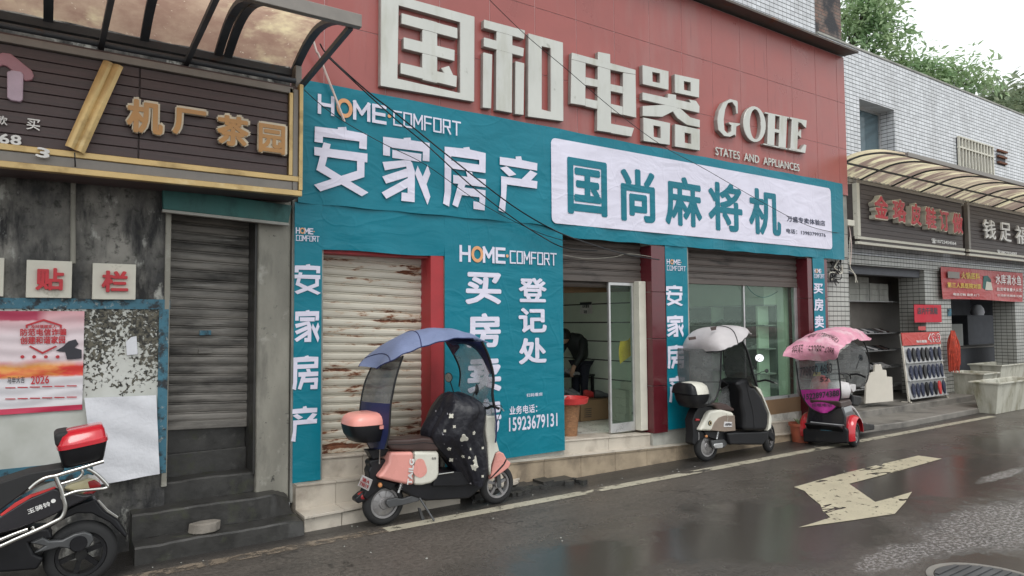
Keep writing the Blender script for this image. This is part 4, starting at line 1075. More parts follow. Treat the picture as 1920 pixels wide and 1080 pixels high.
ic = MB(); ic.prism([P(a, c, GY - .022) for a, c in [(13, 134), (22, 131), (40, 134), (44, 140), (43, 186), (38, 191), (20, 188), (13, 182)]], (0, .04, 0)); ic.build('chimney_icon', M['pink_icon2'], bs, bevel=.008)
dg = MB()
A, B_, C_, D = P(194, 113, GY - .04), P(231, 126, GY - .05), P(158, 289, GY - .07), P(122, 273, GY - .06)
def strip3(u, v):
    p = D.lerp(C_, u); q_ = A.lerp(B_, u); r = p.lerp(q_, v)
    return r + Vector((0, -.018 * abs(math.sin(u * math.pi * 2)) - .02 * math.sin(v * 3), 0))
dg.grid(10, 20, strip3); tag(dg.build('loose_trim_strip', M['gold'], smooth=25, solid=.004), 'bent gold trim strip hanging diagonally across the brown sign', 'trim strip')
wl = MB(); wl.tube([P(140, 286, GY - .07), P(141, 310, GY - .03), P(141, 330, 6.5)], .005, 6, 4)
tag(wl.build('hanging_wire', M['cable'], smooth=60), 'short wire hanging from the bent gold trim strip', 'wire')

lc = thing('street_canopy', 'dirty translucent canopy on a dark steel frame over the brown sign', 'canopy', (0, 6.0, 4.2))
CZ = 4.30
def cprof(v): # v 0 wall .. 1 street
    return 6.50 - 1.33 * v, CZ + .02 + .16 * math.sin(math.pi * min(1, v * 1.02)) * (1 if v < .9 else (1 - v) / .1 * .6 + .4)
def csheet(u, v):
    y, z = cprof(v); x = -4.5 + 6.42 * u
    return Vector((x, y, z + .03 + .004 * math.sin(x * 21)))
b = MB(); b.grid(90, 22, csheet); b.build('sheet', M['dirty_plastic'], lc, smooth=60)
MB().box(-4.5, 2.03, 5.11, 5.17, CZ - .03, CZ + .075).build('front_rail', M['frame_grey'], lc, bevel=.006)
MB().box(-4.5, 1.93, 6.47, 6.55, CZ - .04, CZ + .03).build('back_rail', M['frame_dark'], lc, bevel=.006)
MB().tube([(-4.5, 6.32, CZ - .14), (1.86, 6.32, CZ - .14)], .026, 10).build('lower_rail', M['frame_dark'], lc, smooth=50)
for px, py in ((90, 62), (270, 90), (408, 122), (426, 124), (543, 138)):
    X = P(px, py, 6.50).x
    if px == 543: X = 1.90
    b = MB(); pr = [cprof(k / 14) for k in range(15)]
    for (y0, z0), (y1, z1) in zip(pr, pr[1:]):
        c = Vector((X, (y0 + y1) / 2, (z0 + z1) / 2)); d = Vector((0, y1 - y0, z1 - z0)); b.obox(c, (.033, 0, 0), d * .52, Vector((0, -d.z, d.y)).normalized() * .02)
    b.build('curved_rib', M['frame_dark'], lc)
for X, y0 in ((1.93, 6.42), (.93, 6.45), (.30, 6.45)):
    b = MB(); p0, p1 = Vector((X, y0, CZ - .16)), Vector((X + .03, 5.18, CZ - .02)); d = p1 - p0
    b.obox((p0 + p1) / 2, (.02, 0, 0), d * .5, Vector((0, -d.z, d.y)).normalized() * .022); b.build('strut', M['frame_dark'], lc)
MB().box(1.87, 1.93, 6.36, 6.5, CZ - .2, CZ + .03).build('corner_post', M['frame_grey'], lc, bevel=.005)
# ================================================================== right tiled building
rbd = thing('tiled_shop_building', 'low white tiled shop building with a window, a barred vent and open shop fronts', 'building', (16, 8, 0))
RY = 7.2
wx0_, wx1_, wz0_, wz1_ = 13.28, 14.64, 5.15, 6.30
W = MB()
W.box(11.9, wx0_, RY, RY + .4, 3.0, 7.30); W.box(wx1_, 40, RY, RY + .4, 3.0, 7.30); W.box(wx0_, wx1_, RY, RY + .4, 3.0, wz0_); W.box(wx0_, wx1_, RY, RY + .4, wz1_, 7.30)
W.build('tiled_wall', M['tile_white'], rbd)
MB().box(11.9, 40, RY - .01, RY + .45, 7.301, 7.34).build('parapet_coping', M['plaster'], rbd)
for x0, x1, y1 in ((11.75, 12.50, 7.6), (15.68, 16.86, 7.75), (20.35, 22.0, 7.7), (26, 27, 7.7)):
    MB().box(x0, x1, RY + .002, y1, .0, 3.0).build('tiled_post', M['tile_post'], rbd)
bm_ = MB(); bm_.box(11.9, 40, RY - .04, RY + .3, 2.96, 3.16); bm_.build('lintel_beam', M['tile_post'], rbd)
MB().box(12.5, 40, RY + .1, RY + .3, 2.80, 2.958).build('shutter_box', M['roomdark'], rbd)
wf = MB(); fy = RY + .30
wf.box(wx0_, wx0_ + .05, fy, fy + .05, wz0_, wz1_); wf.box(wx1_ - .05, wx1_, fy, fy + .05, wz0_, wz1_); wf.box(wx0_ + .05, wx1_ - .05, fy, fy + .05, wz1_ - .05, wz1_); wf.box(wx0_ + .05, wx1_ - .05, fy, fy + .05, wz0_, wz0_ + .05); wf.box(13.78, 13.83, fy, fy + .05, wz0_ + .05, wz1_ - .05)
wo_ = wf.build('window', M['alu'], rbd)
MB().box(wx0_ + .05, wx1_ - .05, fy + .02, fy + .03, wz0_ + .05, wz1_ - .05).build('pane', M['glass_dim'], wo_)
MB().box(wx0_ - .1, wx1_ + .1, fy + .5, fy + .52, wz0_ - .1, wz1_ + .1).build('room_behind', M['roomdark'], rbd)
gt = MB(); a, c = Vector((17.44, 7.15, 0)), Vector((19.26, 7.15, 0))
gz0, gz1 = 5.37, 6.15
for i in range(12): x = a.x + (c.x - a.x) * i / 11; gt.box(x - .022, x + .022, RY - .07, RY - .03, gz0, gz1)
gt.box(a.x - .03, c.x + .03, RY - .075, RY - .025, gz0 + .50, gz0 + .54); gt.box(a.x - .03, c.x + .03, RY - .075, RY - .025, gz1 - .03, gz1)
gr = gt.build('window_grille', M['plaque'], rbd)
MB().box(a.x, c.x, RY - .012, RY - .004, gz0, gz1 - .03).build('dark_opening', M['roomdark'], gr)
a, c = P(1867, 287, RY), P(1885, 312, RY)
vb = MB(); vb.box(a.x, c.x, RY - .006, RY + .02, c.z, a.z); vo = vb.build('vent_opening', M['roomdark'], rbd)
vb = MB()
for i in range(3): vb.box(a.x + .03, c.x - .02 + .05 * (i == 2), RY - .06, RY - .01, c.z + .02 + i * .15, c.z + .07 + i * .15)
vb.build('vent_rubble', M['rust'], vo)
# rooms behind
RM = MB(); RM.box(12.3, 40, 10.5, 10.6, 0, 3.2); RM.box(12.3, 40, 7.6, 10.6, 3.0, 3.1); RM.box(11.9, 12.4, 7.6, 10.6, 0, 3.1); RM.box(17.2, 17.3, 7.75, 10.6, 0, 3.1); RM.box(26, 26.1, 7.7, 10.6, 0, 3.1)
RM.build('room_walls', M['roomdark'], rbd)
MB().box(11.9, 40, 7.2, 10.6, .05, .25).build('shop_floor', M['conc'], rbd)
# pavement in front
pv = MB()
pv.prism([(10.9, 6.30, -.02), (12.5, 6.15, -.02), (15.3, 6.2, -.02), (40, 6.2, -.02), (40, 7.2, -.02), (10.9, 7.2, -.02)], (0, 0, .12))
structure(pv.build('pavement', M['conc'], bevel=.02))
stp = MB(); stp.prism([(11.2, 6.82, .0), (40, 6.82, .0), (40, 7.21, .0), (11.2, 7.21, .0)], (0, 0, .22)); stp.build('front_step', M['conc'], rbd, bevel=.015)

# canopy with ribs
rc = thing('striped_canopy', 'mildewed yellow corrugated canopy over the signs of the tiled building', 'canopy', (17, 6.5, 4.6)); rc['label'] = 'mildewed yellow corrugated canopy over the signs of the tiled building'
def HX(px, py, X): r = ray(px, py); return CAM + r * (X / r.x)
e = [HX(1575, 300, 11.86), HX(1608, 286, 11.86), HX(1650, 281, 11.86), HX(1700, 288, 11.86)]
prof = resample([Vector((0, RY, e[0].z - .12))] + [Vector((0, q.y, q.z)) for q in e], 18)
def rcs(u, v):
    k = v * 18; i = min(17, int(k)); p = prof[i].lerp(prof[i + 1], k - i); x = 11.86 + 14 * u
    return Vector((x, p.y, p.z + .012 * math.sin(x * 2 * math.pi / .16)))
b = MB(); b.grid(700, 18, rcs); b.build('sheet', M['striped'], rc, smooth=80)
for i in range(12):
    x = 12.0 + i * 1.2
    MB().tube([Vector((x, p.y, p.z - .035)) for p in prof], .018, 6).build('rib', M['frame_dark'], rc, smooth=50)
p = prof[-1]; MB().box(11.85, 26, p.y - .03, p.y + .02, p.z - .05, p.z + .02).build('front_rail', M['frame_grey'], rc)
p = prof[5]; MB().tube([(11.9, p.y, p.z - .06), (26, p.y, p.z - .06)], .02, 6).build('back_rail', M['frame_dark'], rc)

# signs under it
SGY = 6.78
def shop_fascia(name, lab, px0, px1, X1=None):
    a = P(*px0, SGY); c = P(*px1, SGY)
    r = thing(name, lab, 'sign', ((a.x + c.x) / 2, SGY, c.z), 'brown plank signs under the striped canopy')
    x0, x1 = a.x, (X1 or c.x); z0, z1 = 3.43, 4.42
    b = MB()
    for i in range(11):
        h = (z1 - z0) / 11; b.box(x0 + .1, x1 - .03, SGY + .01, SGY + .05, z0 + i * h, z0 + (i + 1) * h - .006)
    b.build('plank_panel', M['wood_grey'], r)
    MB().box(x0 + .02, x1, SGY + .05, RY, z0, z1).build('box', M['wood_grey'], r)
    for q in (z0 - .05, z0 - .145): MB().box(x0, x1, SGY - .02, SGY + .04, q, q + .05).build('bottom_rail', M['plaque'], r, bevel=.005)
    MB().box(x0 + .1, x1, SGY + .0, SGY + .036, z0 - .094, z0 - .051).build('tube_channel', M['wood_grey'], r)
    MB().box(x0, x1, SGY - .02, SGY + .04, z1, z1 + .06).build('top_rail', M['frame_grey'], r, bevel=.005)
    MB().box(x0, x0 + .1, SGY - .03, SGY + .06, z0 + .001, z1 - .001).build('side_post', M['plaque'] if X1 is None else M['frame_grey'], r, bevel=.01)
    return r
fa = shop_fascia('shop_sign', 'brown plank sign with six faded red characters beside the red cladding', (1603, 340), (1808, 470))
for ch, L, Rr in (('金', (1637, 366), (1663, 412)), ('珞', (1671, 371), (1697, 420)), ('皮', (1705, 381), (1725, 424)), ('鞋', (1733, 388), (1753, 431)), ('订', (1759, 391), (1777, 437)), ('做', (1783, 397), (1803, 441))):
    a, c = P(L[0], (L[1] + Rr[1]) / 2, SGY - .09), P(Rr[0], (L[1] + Rr[1]) / 2, SGY - .09); zc = (a.z + c.z) / 2; hh = .235
    text(ch, (a.x - .01, SGY - .10, zc - hh), (c.x - a.x + .02, 0, 0), (0, 0, 2 * hh), M['pale_edge'], fa, 'letter_edge', .05, .01)
    text(ch, (a.x - .01, SGY - .0, zc - hh), (c.x - a.x + .02, 0, 0), (0, 0, 2 * hh), M['plaque'], fa, 'channel_letter', .045, .095)
    text(ch, (a.x + .01, SGY - .113, zc - hh + .02), (c.x - a.x - .02, 0, 0), (0, 0, 2 * hh - .04), M['redink'], fa, 'letter_face', .03, .006)
def zline(s, px0, px1, y, Y, mat, par, h, bold=.015, name='lettering'):
    a, c = P(px0, y, Y), P(px1, y, Y); return text(s, (a.x, Y, a.z - h / 2), (c.x - a.x, 0, 0), (0, 0, h), mat, par, name, bold, .006)
zline('☎18723454064', 1746, 1792, 451, SGY, M['whiteink'], fa, .10)
fb = shop_fascia('shop_sign', 'brown plank sign with white brush characters at the right edge', (1811, 375), (1920, 490), 26.0)
for ch, L, Rr in (('钱', (1842, 409), (1864, 452)), ('足', (1873, 413), (1893, 458)), ('福', (1902, 421), (1926, 462))):
    a, c = P(L[0], (L[1] + Rr[1]) / 2, SGY - .04), P(Rr[0], (L[1] + Rr[1]) / 2, SGY - .04); zc = (a.z + c.z) / 2
    text(ch, (a.x, SGY - .04, zc - .22), (c.x - a.x, 0, 0), (0, 0, .44), M['whiteink'], fb, 'channel_letter', .01, .035)
zline('☎18623034087', 1869, 1906, 472, SGY, M['whiteink'], fb, .10)

# red banner over the fish shop and papers
fbn = thing('fish_banner', 'red cloth banner with yellow and white writing over the fish shop', 'banner', (18.3, 7.0, 2.3))
FY = 7.10
a, c = P(1765, 485, FY), P(1918, 567, FY)
x0, x1, z0, z1 = a.x, c.x, 2.33, 3.05
b = MB(); b.grid(30, 10, lambda u, v: Vector((x0 + (x1 - x0) * u, FY + .02 * math.sin(u * 9 + v * 2), z0 + (z1 - z0) * v + .015 * math.sin(u * 5) * (1 - v)))); b.build('cloth', M['red_banner'], fbn, smooth=60, solid=.003)
def fline(s, u0, u1, v0, v1, mat, bold=.02): text(s, (x0 + (x1 - x0) * u0, FY - .026, z0 + (z1 - z0) * v0), ((x1 - x0) * (u1 - u0), 0, 0), (0, 0, (z1 - z0) * (v1 - v0)), M[mat], fbn, 'lettering', bold, .002)
fline('火锅底料', .20, .42, .66, .88, 'yellow_print'); fline('第三人民医院对面', .04, .43, .36, .53, 'yellow_print', .03); fline('电话订购 送货上门', .10, .40, .12, .20, 'whiteink')
fline('水库清水鱼', .62, .97, .55, .90, 'whiteink', .012); fline('批发零售量大从优', .63, .97, .33, .45, 'whiteink', .012); fline('欢迎新老顾客光临', .63, .97, .14, .22, 'whiteink', .012)
pk = MB(); X = lambda u: x0 + (x1 - x0) * u; Z = lambda v: z0 + (z1 - z0) * v
pk.prism([(X(.45), FY - .024, Z(.40)), (X(.47), FY - .024, Z(.80)), (X(.52), FY - .024, Z(.82)), (X(.56), FY - .024, Z(.7)), (X(.56), FY - .024, Z(.36)), (X(.5), FY - .024, Z(.32))], (0, -.002, 0)); pk.build('product_picture', M['teal_lintel'], fbn)
pk = MB(); pk.prism([(X(.48), FY - .028, Z(.34)), (X(.50), FY - .028, Z(.62)), (X(.56), FY - .028, Z(.6)), (X(.575), FY - .028, Z(.34))], (0, -.002, 0)); pk.build('product_picture', M['plaque'], fbn)
pk = MB(); pk.box(X(.05), X(.18), FY - .03, FY - .024, Z(.66), Z(.86)); pk.build('faded_patch', M['frame_grey'], fbn)
rp = thing('red_paper_sign', 'square red paper with dark characters stuck on the tiled post', 'sign', (16.0, 7.19, 1.9))
a, c = P(1713, 571, 7.17), P(1765, 604, 7.17)
MB().box(a.x, c.x, 7.16, 7.168, c.z, a.z).build('paper', M['redpaper'], rp)
text('店内干洗鞋', (a.x + .12, 7.158, c.z + .17), (c.x - a.x - .3, 0, 0), (0, 0, .15), M['ink'], rp, 'lettering', .03, .002)
rp2 = MB(); a, c = P(1722, 612, 7.19), P(1736, 619, 7.19); rp2.box(a.x, c.x, 7.19, 7.197, c.z, a.z); tag(rp2.build('paper_scrap', M['redp']), 'tiny red paper scrap on the tiled post below the red paper sign', 'paper')
for lab, (l, t_, r, bt) in (('small pale blue house number plate on the tiled post beside the rightmost teal banner', (1568, 571, 1577, 580)), ('small pale blue plate on the tiled post beside the hanging red net', (1777, 579, 1784, 593))):
    a, c = P(l, t_, 7.19), P(r, bt, 7.19); tag(MB().box(a.x, c.x, 7.185, 7.198, c.z, a.z).build('number_plate', M['blue_paint'], bevel=.003), lab, 'plate')
M['slip'] = pbr('dark_slipper', (.022, .028, .06), .6, var=.4, vs=18, patches=(((.3, .3, .34), 22, .6, .66, (1, 1, 1), .6),))
# slipper rack
sr = thing('slipper_rack', 'wooden display rack of dark slippers under a red price header', 'display rack', P(1740, 752, 6.95))
F0, F1 = P(1705, 745, 6.95), P(1776, 752, 6.95)
rz0, rz1 = .21, 1.60
x0, x1 = F0.x + .02, F1.x
lean = lambda z: 6.95 + .12 * (z - rz0) / (rz1 - rz0)
def post(x):
    b = MB(); b.prism([(x - .02, lean(rz0), rz0), (x + .02, lean(rz0), rz0), (x + .02, lean(rz1), rz1), (x - .02, lean(rz1), rz1)], (0, .03, 0)); b.prism([(x - .02, lean(rz0) - .03, rz0), (x + .02, lean(rz0) - .03, rz0), (x + .02, lean(rz0) + .16, rz0), (x - .02, lean(rz0) + .16, rz0)], (0, 0, .03)); return b
for x in (x0, x1): post(x).build('post', M['foam'], sr)
hd = MB(); hd.prism([(x0 - .02, lean(1.36) - .01, 1.36), (x1 + .02, lean(1.36) - .01, 1.36), (x1 + .02, lean(1.62) - .01, 1.62), (x0 - .02, lean(1.62) - .01, 1.62)], (0, .02, 0)); hd.build('header_board', M['red_banner2'], sr)
text('49.9', (x0 + (x1 - x0) * .66, lean(1.42) - .016, 1.40), ((x1 - x0) * .36, .0, 0), (0, .018, .19), M['whiteink'], sr, 'price_edge', .09, .003)
text('49.9', (x0 + (x1 - x0) * .68, lean(1.42) - .022, 1.415), ((x1 - x0) * .32, .0, 0), (0, .016, .16), M['redink'], sr, 'price', .03, .003)
text('特价拖鞋', (x0 + (x1 - x0) * .34, lean(1.42) - .016, 1.40), ((x1 - x0) * .28, .0, 0), (0, .006, .06), M['whiteink'], sr, 'lettering', .02, .002)
for k in range(3):
    zb_ = .30 + k * .355
    sv = MB(); sv.prism([(x0 + .02, lean(zb_) - .02, zb_), (x1 - .02, lean(zb_) - .02, zb_), (x1 - .02, lean(zb_ + .33) + .02, zb_ + .33), (x0 + .02, lean(zb_ + .33) + .02, zb_ + .33)], (0, .012, 0)); sv.box(x0, x1, lean(zb_) - .05, lean(zb_) + .02, zb_ - .012, zb_)
    sv.build('shelf', M['shoe_light'], sr)
    for i in range(8):
        xx = x0 + .05 + (x1 - x0 - .1) * (i + .5) / 8
        sp = MB(); wd = (x1 - x0) / 22
        o = [(xx + wd * .9 * math.cos(t) * (1 if math.sin(t) > 0 else .8), 0, zb_ + .155 + .145 * math.sin(t)) for t in [2 * math.pi * q / 12 for q in range(12)]]
        sp.prism([(a_, lean(z_) - .05, z_) for a_, _, z_ in o], (0, .03, 0)); sp.build('slipper', M['redp'] if (i, k) == (6, 0) else random.choice((M['slip'], M['slip'], M['blackp'])), sr, bevel=.008)
# white foam board standing in front of the shoe shop
fbd = MB(); fbd.prism([H(*q, (13.3, 6.95, 0), Vector((.25, 1, 0))) for q in [(1623, 757), (1675, 752), (1673, 707), (1663, 706), (1662, 694), (1655, 693), (1652, 683), (1641, 684), (1640, 697), (1633, 699), (1625, 716)]], (.01, .04, 0))
tag(fbd.build('foam_board', M['foam'], bevel=.004), 'cream stepped cardboard panel standing on the pavement beside the trike', 'board')
# shelving with boxes and shoes in the shoe shop
sh = thing('shoe_shelf', 'tall shelf of shoes at the back of the first shop in the tiled building', 'shelf', (15.0, 8.4, .25))
def shelf_unit(par, x0, x1, y, zs_, dep=.35):
    for z in zs_: MB().box(x0, x1, y, y + dep, z - .02, z).build('shelf_board', M['shoe_light'], par)
    MB().box(x0, x1, y + dep, y + dep + .02, .25, 2.9).build('back_panel', M['frame_grey'], par)
    MB().box(x0 + .6, x0 + .64, y + .01, y + dep, .25, zs_[-1] - .021).build('upright', M['plaster'], par)
shelf_unit(sh, 13.2, 16.7, 7.9, [.42, .84, 1.22, 1.60, 2.30])
def shoe_bm(x, y, z, ang, L=.27, hgt=.1):
    b = MB(); ca, sa = math.cos(ang), math.sin(ang); vs = []; n = 10
    secs = [(0, .035, .095), (.15, .04, .10), (.35, .042, .085), (.55, .045, .06), (.8, .045, .045), (1, .02, .03)]
    for t, hw, hh in secs:
        for k in range(n):
            q = 2 * math.pi * k / n; px = (t - .5) * L; py = math.cos(q) * hw; pz = (math.sin(q) * .5 + .5) * hh * hgt / .1
            vs.append((x + px * ca - py * sa, y + px * sa + py * ca, z + pz))
    fs = []
    for i in range(len(secs) - 1):
        for k in range(n): fs.append((i * n + k, i * n + (k + 1) % n, (i + 1) * n + (k + 1) % n, (i + 1) * n + k))
    fs.append(tuple(range(n))); fs.append(tuple((len(secs) - 1) * n + k for k in range(n)))
    return b.add(vs, fs)
proto = None
random.seed(5)
for z in (.42, .84, 1.22, 1.60):
    for i in range(13):
        x = 13.85 + i * .14
        o = shoe_bm(0, 0, 0, 0).build('shoe', random.choice([M['shoe'], M['shoe_light'], M['plate'], M['blackp'], M['seatbrown']]), None, smooth=60)
        o.location = (x, 8.04, z); o.rotation_euler = (0, 0, -1.57 + random.uniform(-.3, .3))
        tag(o, 'shoe on the middle shelves inside the first shop of the tiled building', 'shoe', 'shoes on the shelves of the first tiled shop')
for i in range(5):
    for k in range(random.randint(3, 5)):
        x = 13.75 + i * .40
        o = MB().box(-.19, .19, -.13, .13, 0, .125).build('shoe_box', M['plaster'], None, bevel=.004, seg=1)
        o.location = (x, 8.04, 2.302 + k * .128); tag(o, 'pale shoe box in a stack on the top shelf of the first tiled shop', 'box', 'shoe boxes stacked on the top shelf')
# fish shop counter things
ct = thing('shop_counter', 'dark counter with a cabinet inside the fish shop', 'counter', (21.5, 8.6, .25))
MB().box(18.6, 24.2, 8.4, 9.0, .25, 1.1).build('counter_body', M['roomdark'], ct, bevel=.01)
MB().box(18.6, 24.25, 8.36, 9.02, 1.101, 1.14).build('counter_top', M['frame_grey'], ct)
MB().box(22.2, 24.0, 9.05, 9.5, .25, 2.0).build('cabinet', M['roomdark'], ct, bevel=.01)
MB().box(20.2, 21.5, 8.9, 8.98, 1.14, 1.75).build('side_screen', M['room'], ct)
wb = MB(); c = Vector((23.1, 9.15, 2.0)); wb.lathe([(.001, .32), (.1, .3), (.17, .2), (.19, .08), (.16, .0), (.001, 0)], c, (0, 0, 1), 14); tag(wb.build('white_bag', M['paper'], smooth=60), 'white plastic bag on the dark cabinet inside the fish shop', 'bag')
M['rednet'] = pbr('orange_red_net', (.50, .07, .04), .8, var=.4, vs=14)
# hanging red net
rn = MB(); top = P(1784, 622, 7.05); bot = P(1788, 690, 7.05)
def net(u, v):
    a = 2 * math.pi * u; z = bot.z + (top.z - bot.z) * v; r = (.14 + .10 * math.sin(math.pi * (1 - v)) + .04 * (1 - v)) * (1 + .12 * math.sin(a * 5) + .06 * math.sin(a * 9)) * (1 if v < .9 else .6)
    return Vector((top.x + .02 + math.cos(a) * r, 7.03 + math.sin(a) * r * .5, z + (.05 * math.sin(a * 7) if v == 0 else 0)))
rs_ = random.Random(8)
for i in range(110):
    a = rs_.uniform(0, 6.28); r0, r1_ = rs_.uniform(.02, .06), rs_.uniform(.08, .20); zt_ = top.z - rs_.uniform(-.03, .05); zb_ = bot.z + rs_.uniform(-.10, .16)
    m = Vector((top.x + .02 + math.cos(a) * r1_, 7.03 + math.sin(a) * r1_ * .5, (zt_ + zb_) / 2 + rs_.uniform(-.05, .1)))
    rn.tube([Vector((top.x + math.cos(a) * r0, 7.03 + math.sin(a) * r0 * .5, zt_)), m, Vector((top.x + .03 + math.cos(a) * r1_ * rs_.uniform(.6, 1.1), 7.03 + math.sin(a) * r1_ * .5, zb_))], .011, 4, 4)
tag(rn.build('red_net', M['rednet'], smooth=70), 'red net bundle hanging on the tiled post beside the slipper rack', 'net')
# tubs
def tub(lab, px0, px1, Y0, dep, zt, zb_, group='white plastic tubs outside the fish shop', base=None):
    x0, x1 = px0, px1
    r = thing('fish_tub', lab, 'tub', ((x0 + x1) / 2, Y0 + dep / 2, zb_), group)
    f = .10
    b = MB()
    o = [(x0, Y0, zt), (x1, Y0, zt), (x1, Y0 + dep, zt), (x0, Y0 + dep, zt)]; i = [(x0 + f, Y0 + f, zb_), (x1 - f, Y0 + f, zb_), (x1 - f, Y0 + dep - f, zb_), (x0 + f, Y0 + dep - f, zb_)]
    oi = [(x0 + .03, Y0 + .03, zt), (x1 - .03, Y0 + .03, zt), (x1 - .03, Y0 + dep - .03, zt), (x0 + .03, Y0 + dep - .03, zt)]
    ii_ = [(x0 + f + .03, Y0 + f + .03, zb_ + .03), (x1 - f - .03, Y0 + f + .03, zb_ + .03), (x1 - f - .03, Y0 + dep - f - .03, zb_ + .03), (x0 + f + .03, Y0 + dep - f - .03, zb_ + .03)]
    vs = o + i + oi + ii_; fs = [(4, 5, 6, 7), (12, 13, 14, 15)]
    for k in range(4):
        j = (k + 1) % 4; fs += [(k, j, 4 + j, 4 + k), (8 + k, 8 + j, 12 + j, 12 + k), (k, j, 8 + j, 8 + k)]
    b.add(vs, fs).build('body', M['tub'], r, bevel=.012)
    MB().ring([(x0 - .03, Y0 - .03, zt - .03), (x1 + .03, Y0 - .03, zt - .03), (x1 + .03, Y0 + dep + .03, zt - .03), (x0 - .03, Y0 + dep + .03, zt - .03)], [(x0 - .001, Y0 - .001, zt - .03), (x1 + .001, Y0 - .001, zt - .03), (x1 + .001, Y0 + dep + .001, zt - .03), (x0 - .001, Y0 + dep + .001, zt - .03)], (0, 0, .035)).build('rim', M['tub'], r, bevel=.008)
    return r
tub('nearest white stained tub standing at the road edge on the far right', 15.45, 17.4, 5.8, .50, .63, .0)
tub('pale lidded tub behind the slipper rack and left of the nearest tub', 16.84, 17.6, 6.6, .72, .70, .1)
tub('tub half hidden behind the nearest one at the right edge', 18.85, 21.0, 7.0, .7, .78, .1)
# ================================================================== brick chimney, trees
ch = MB(); a = HX(1531, 10, 11.9)
tag(MB().box(12.02, 13.15, 7.45, 8.6, 6.4, 8.42).build('brick_chimney', M['brick']), 'sooty brick chimney rising behind the parapet beside the tiled upper wall', 'chimney')
def tree(name, lab, base, height, clumps, leaf, mat, nleaf, trunk_r, limbs, group=None, seed=1):
    rnd = random.Random(seed)
    r = thing(name, lab, 'tree', base, group)
    t = MB(); base = Vector(base)
    top = base + Vector((.2, .1, height * .8))
    t.tube([base, base + Vector((.1, .05, height * .35)), base + Vector((-.05, .1, height * .6)), top], trunk_r, 9, 4, r1=trunk_r * .35)
    for c, rad in clumps:
        c = Vector(c)
        s = base + Vector((0, .05, height * rnd.uniform(.4, .7))); m = s.lerp(c, .5) + Vector((rnd.uniform(-.3, .3), rnd.uniform(-.3, .3), .3))
        t.tube([s, m, c], trunk_r * .32, 6, 4, r1=.015)
        for q in range(limbs):
            d = Vector((rnd.gauss(0, 1), rnd.gauss(0, 1), rnd.gauss(0, .8))).normalized() * rad * rnd.uniform(.6, 1.0)
            t.tube([c - (c - m) * .15, c + d * .5 + Vector((0, 0, .1)), c + d], .018, 5, 3, r1=.006)
    t.build('trunk', M['bark'], r, smooth=60)
    b = MB(); vs = []; fs = []
    tot = sum(rad ** 2 for _, rad in clumps)
    for c, rad in clumps:
        c = Vector(c)
        ntw = max(6, int(nleaf * rad ** 2 / tot / 14))
        for k in range(ntw):
            d = Vector((rnd.gauss(0, 1), rnd.gauss(0, 1), rnd.gauss(0, .75)))
            tc = c + d.normalized() * rad * (rnd.random() ** .5) * rnd.uniform(.75, 1.12)
            tw = Vector((rnd.gauss(0, 1), rnd.gauss(0, 1), rnd.gauss(-.2, .5))).normalized()
            for q in range(14):
                p = tc + tw * leaf * (q - 5) * .33 + Vector((rnd.gauss(0, 1), rnd.gauss(0, 1), rnd.gauss(0, 1))) * leaf * .5
                ax = (tw + Vector((rnd.gauss(0, .7), rnd.gauss(0, .7), rnd.gauss(-.3, .5)))).normalized()
                sd = ax.cross(Vector((rnd.gauss(0, .5), rnd.gauss(0, .5), 1))).normalized()
                l = leaf * rnd.uniform(.7, 1.3); w_ = l * .2
                up = ax.cross(sd) * l * .06
                i = len(vs)
                vs += [p, p + ax * l * .4 + sd * w_ - up, p + ax * l, p + ax * l * .4 - sd * w_ - up]
                fs.append((i, i + 1, i + 2, i + 3))
    b.add(vs, fs); b.build('crown', mat, r, recalc=False)
    return r
def at(px, py, X): return HX(px, py, X)
cl = []
for px, py, X, rad in ((1625, 18, 19.2, .85), (1655, 70, 19.6, .75), (1608, 70, 19, .75), (1600, 120, 19.2, .8), (1645, 130, 19.6, .75), (1690, 140, 20.2, .75), (1735, 150, 20.8, .7), (1700, 110, 20.3, .45), (1760, 140, 21.2, .42), (1795, 142, 21.6, .62), (1830, 152, 22.1, .55), (1770, 155, 21.3, .6), (1680, 165, 20.0, .7), (1740, 172, 20.8, .55), (1775, 165, 21.2, .35), (1640, 0, 19.5, .7), (1620, -40, 19.2, .9), (1655, 40, 19.5, .5), (1720, 128, 20.6, .4), (1590, 30, 18.9, .7)):
    cl.append((at(px, py, X), rad))
tree('leafy_tree', 'bright green leafy tree leaning over the roof behind the brick chimney', (17.8, 12.6, 0), 9.5, cl, .20, M['leaf'], 7600, .22, 3, seed=3)
k = 0
for lab, px, py, X, rad in (('hazy tree beyond the parapet, leftmost of the far ones', 1862, 205, 56, 2.0), ('hazy tree beyond the parapet, middle of the far ones', 1890, 215, 60, 2.2), ('hazy tree beyond the parapet at the right edge of the photo', 1922, 195, 62, 2.9)):
    c = at(px, py, X); k += 1
    cl = [(c, rad), (c + Vector((.8, .3, -2.2)), rad * 1.1), (c + Vector((-.9, .4, -2.6)), rad * .9), (c + Vector((.3, 0, 1.3)), rad * .5)]
    tree('distant_tree', lab, (c.x, c.y, 0), c.z, cl, .75, M['leaf_far'], 1400, .35, 2, 'far trees beyond the parapet', seed=20 + k)

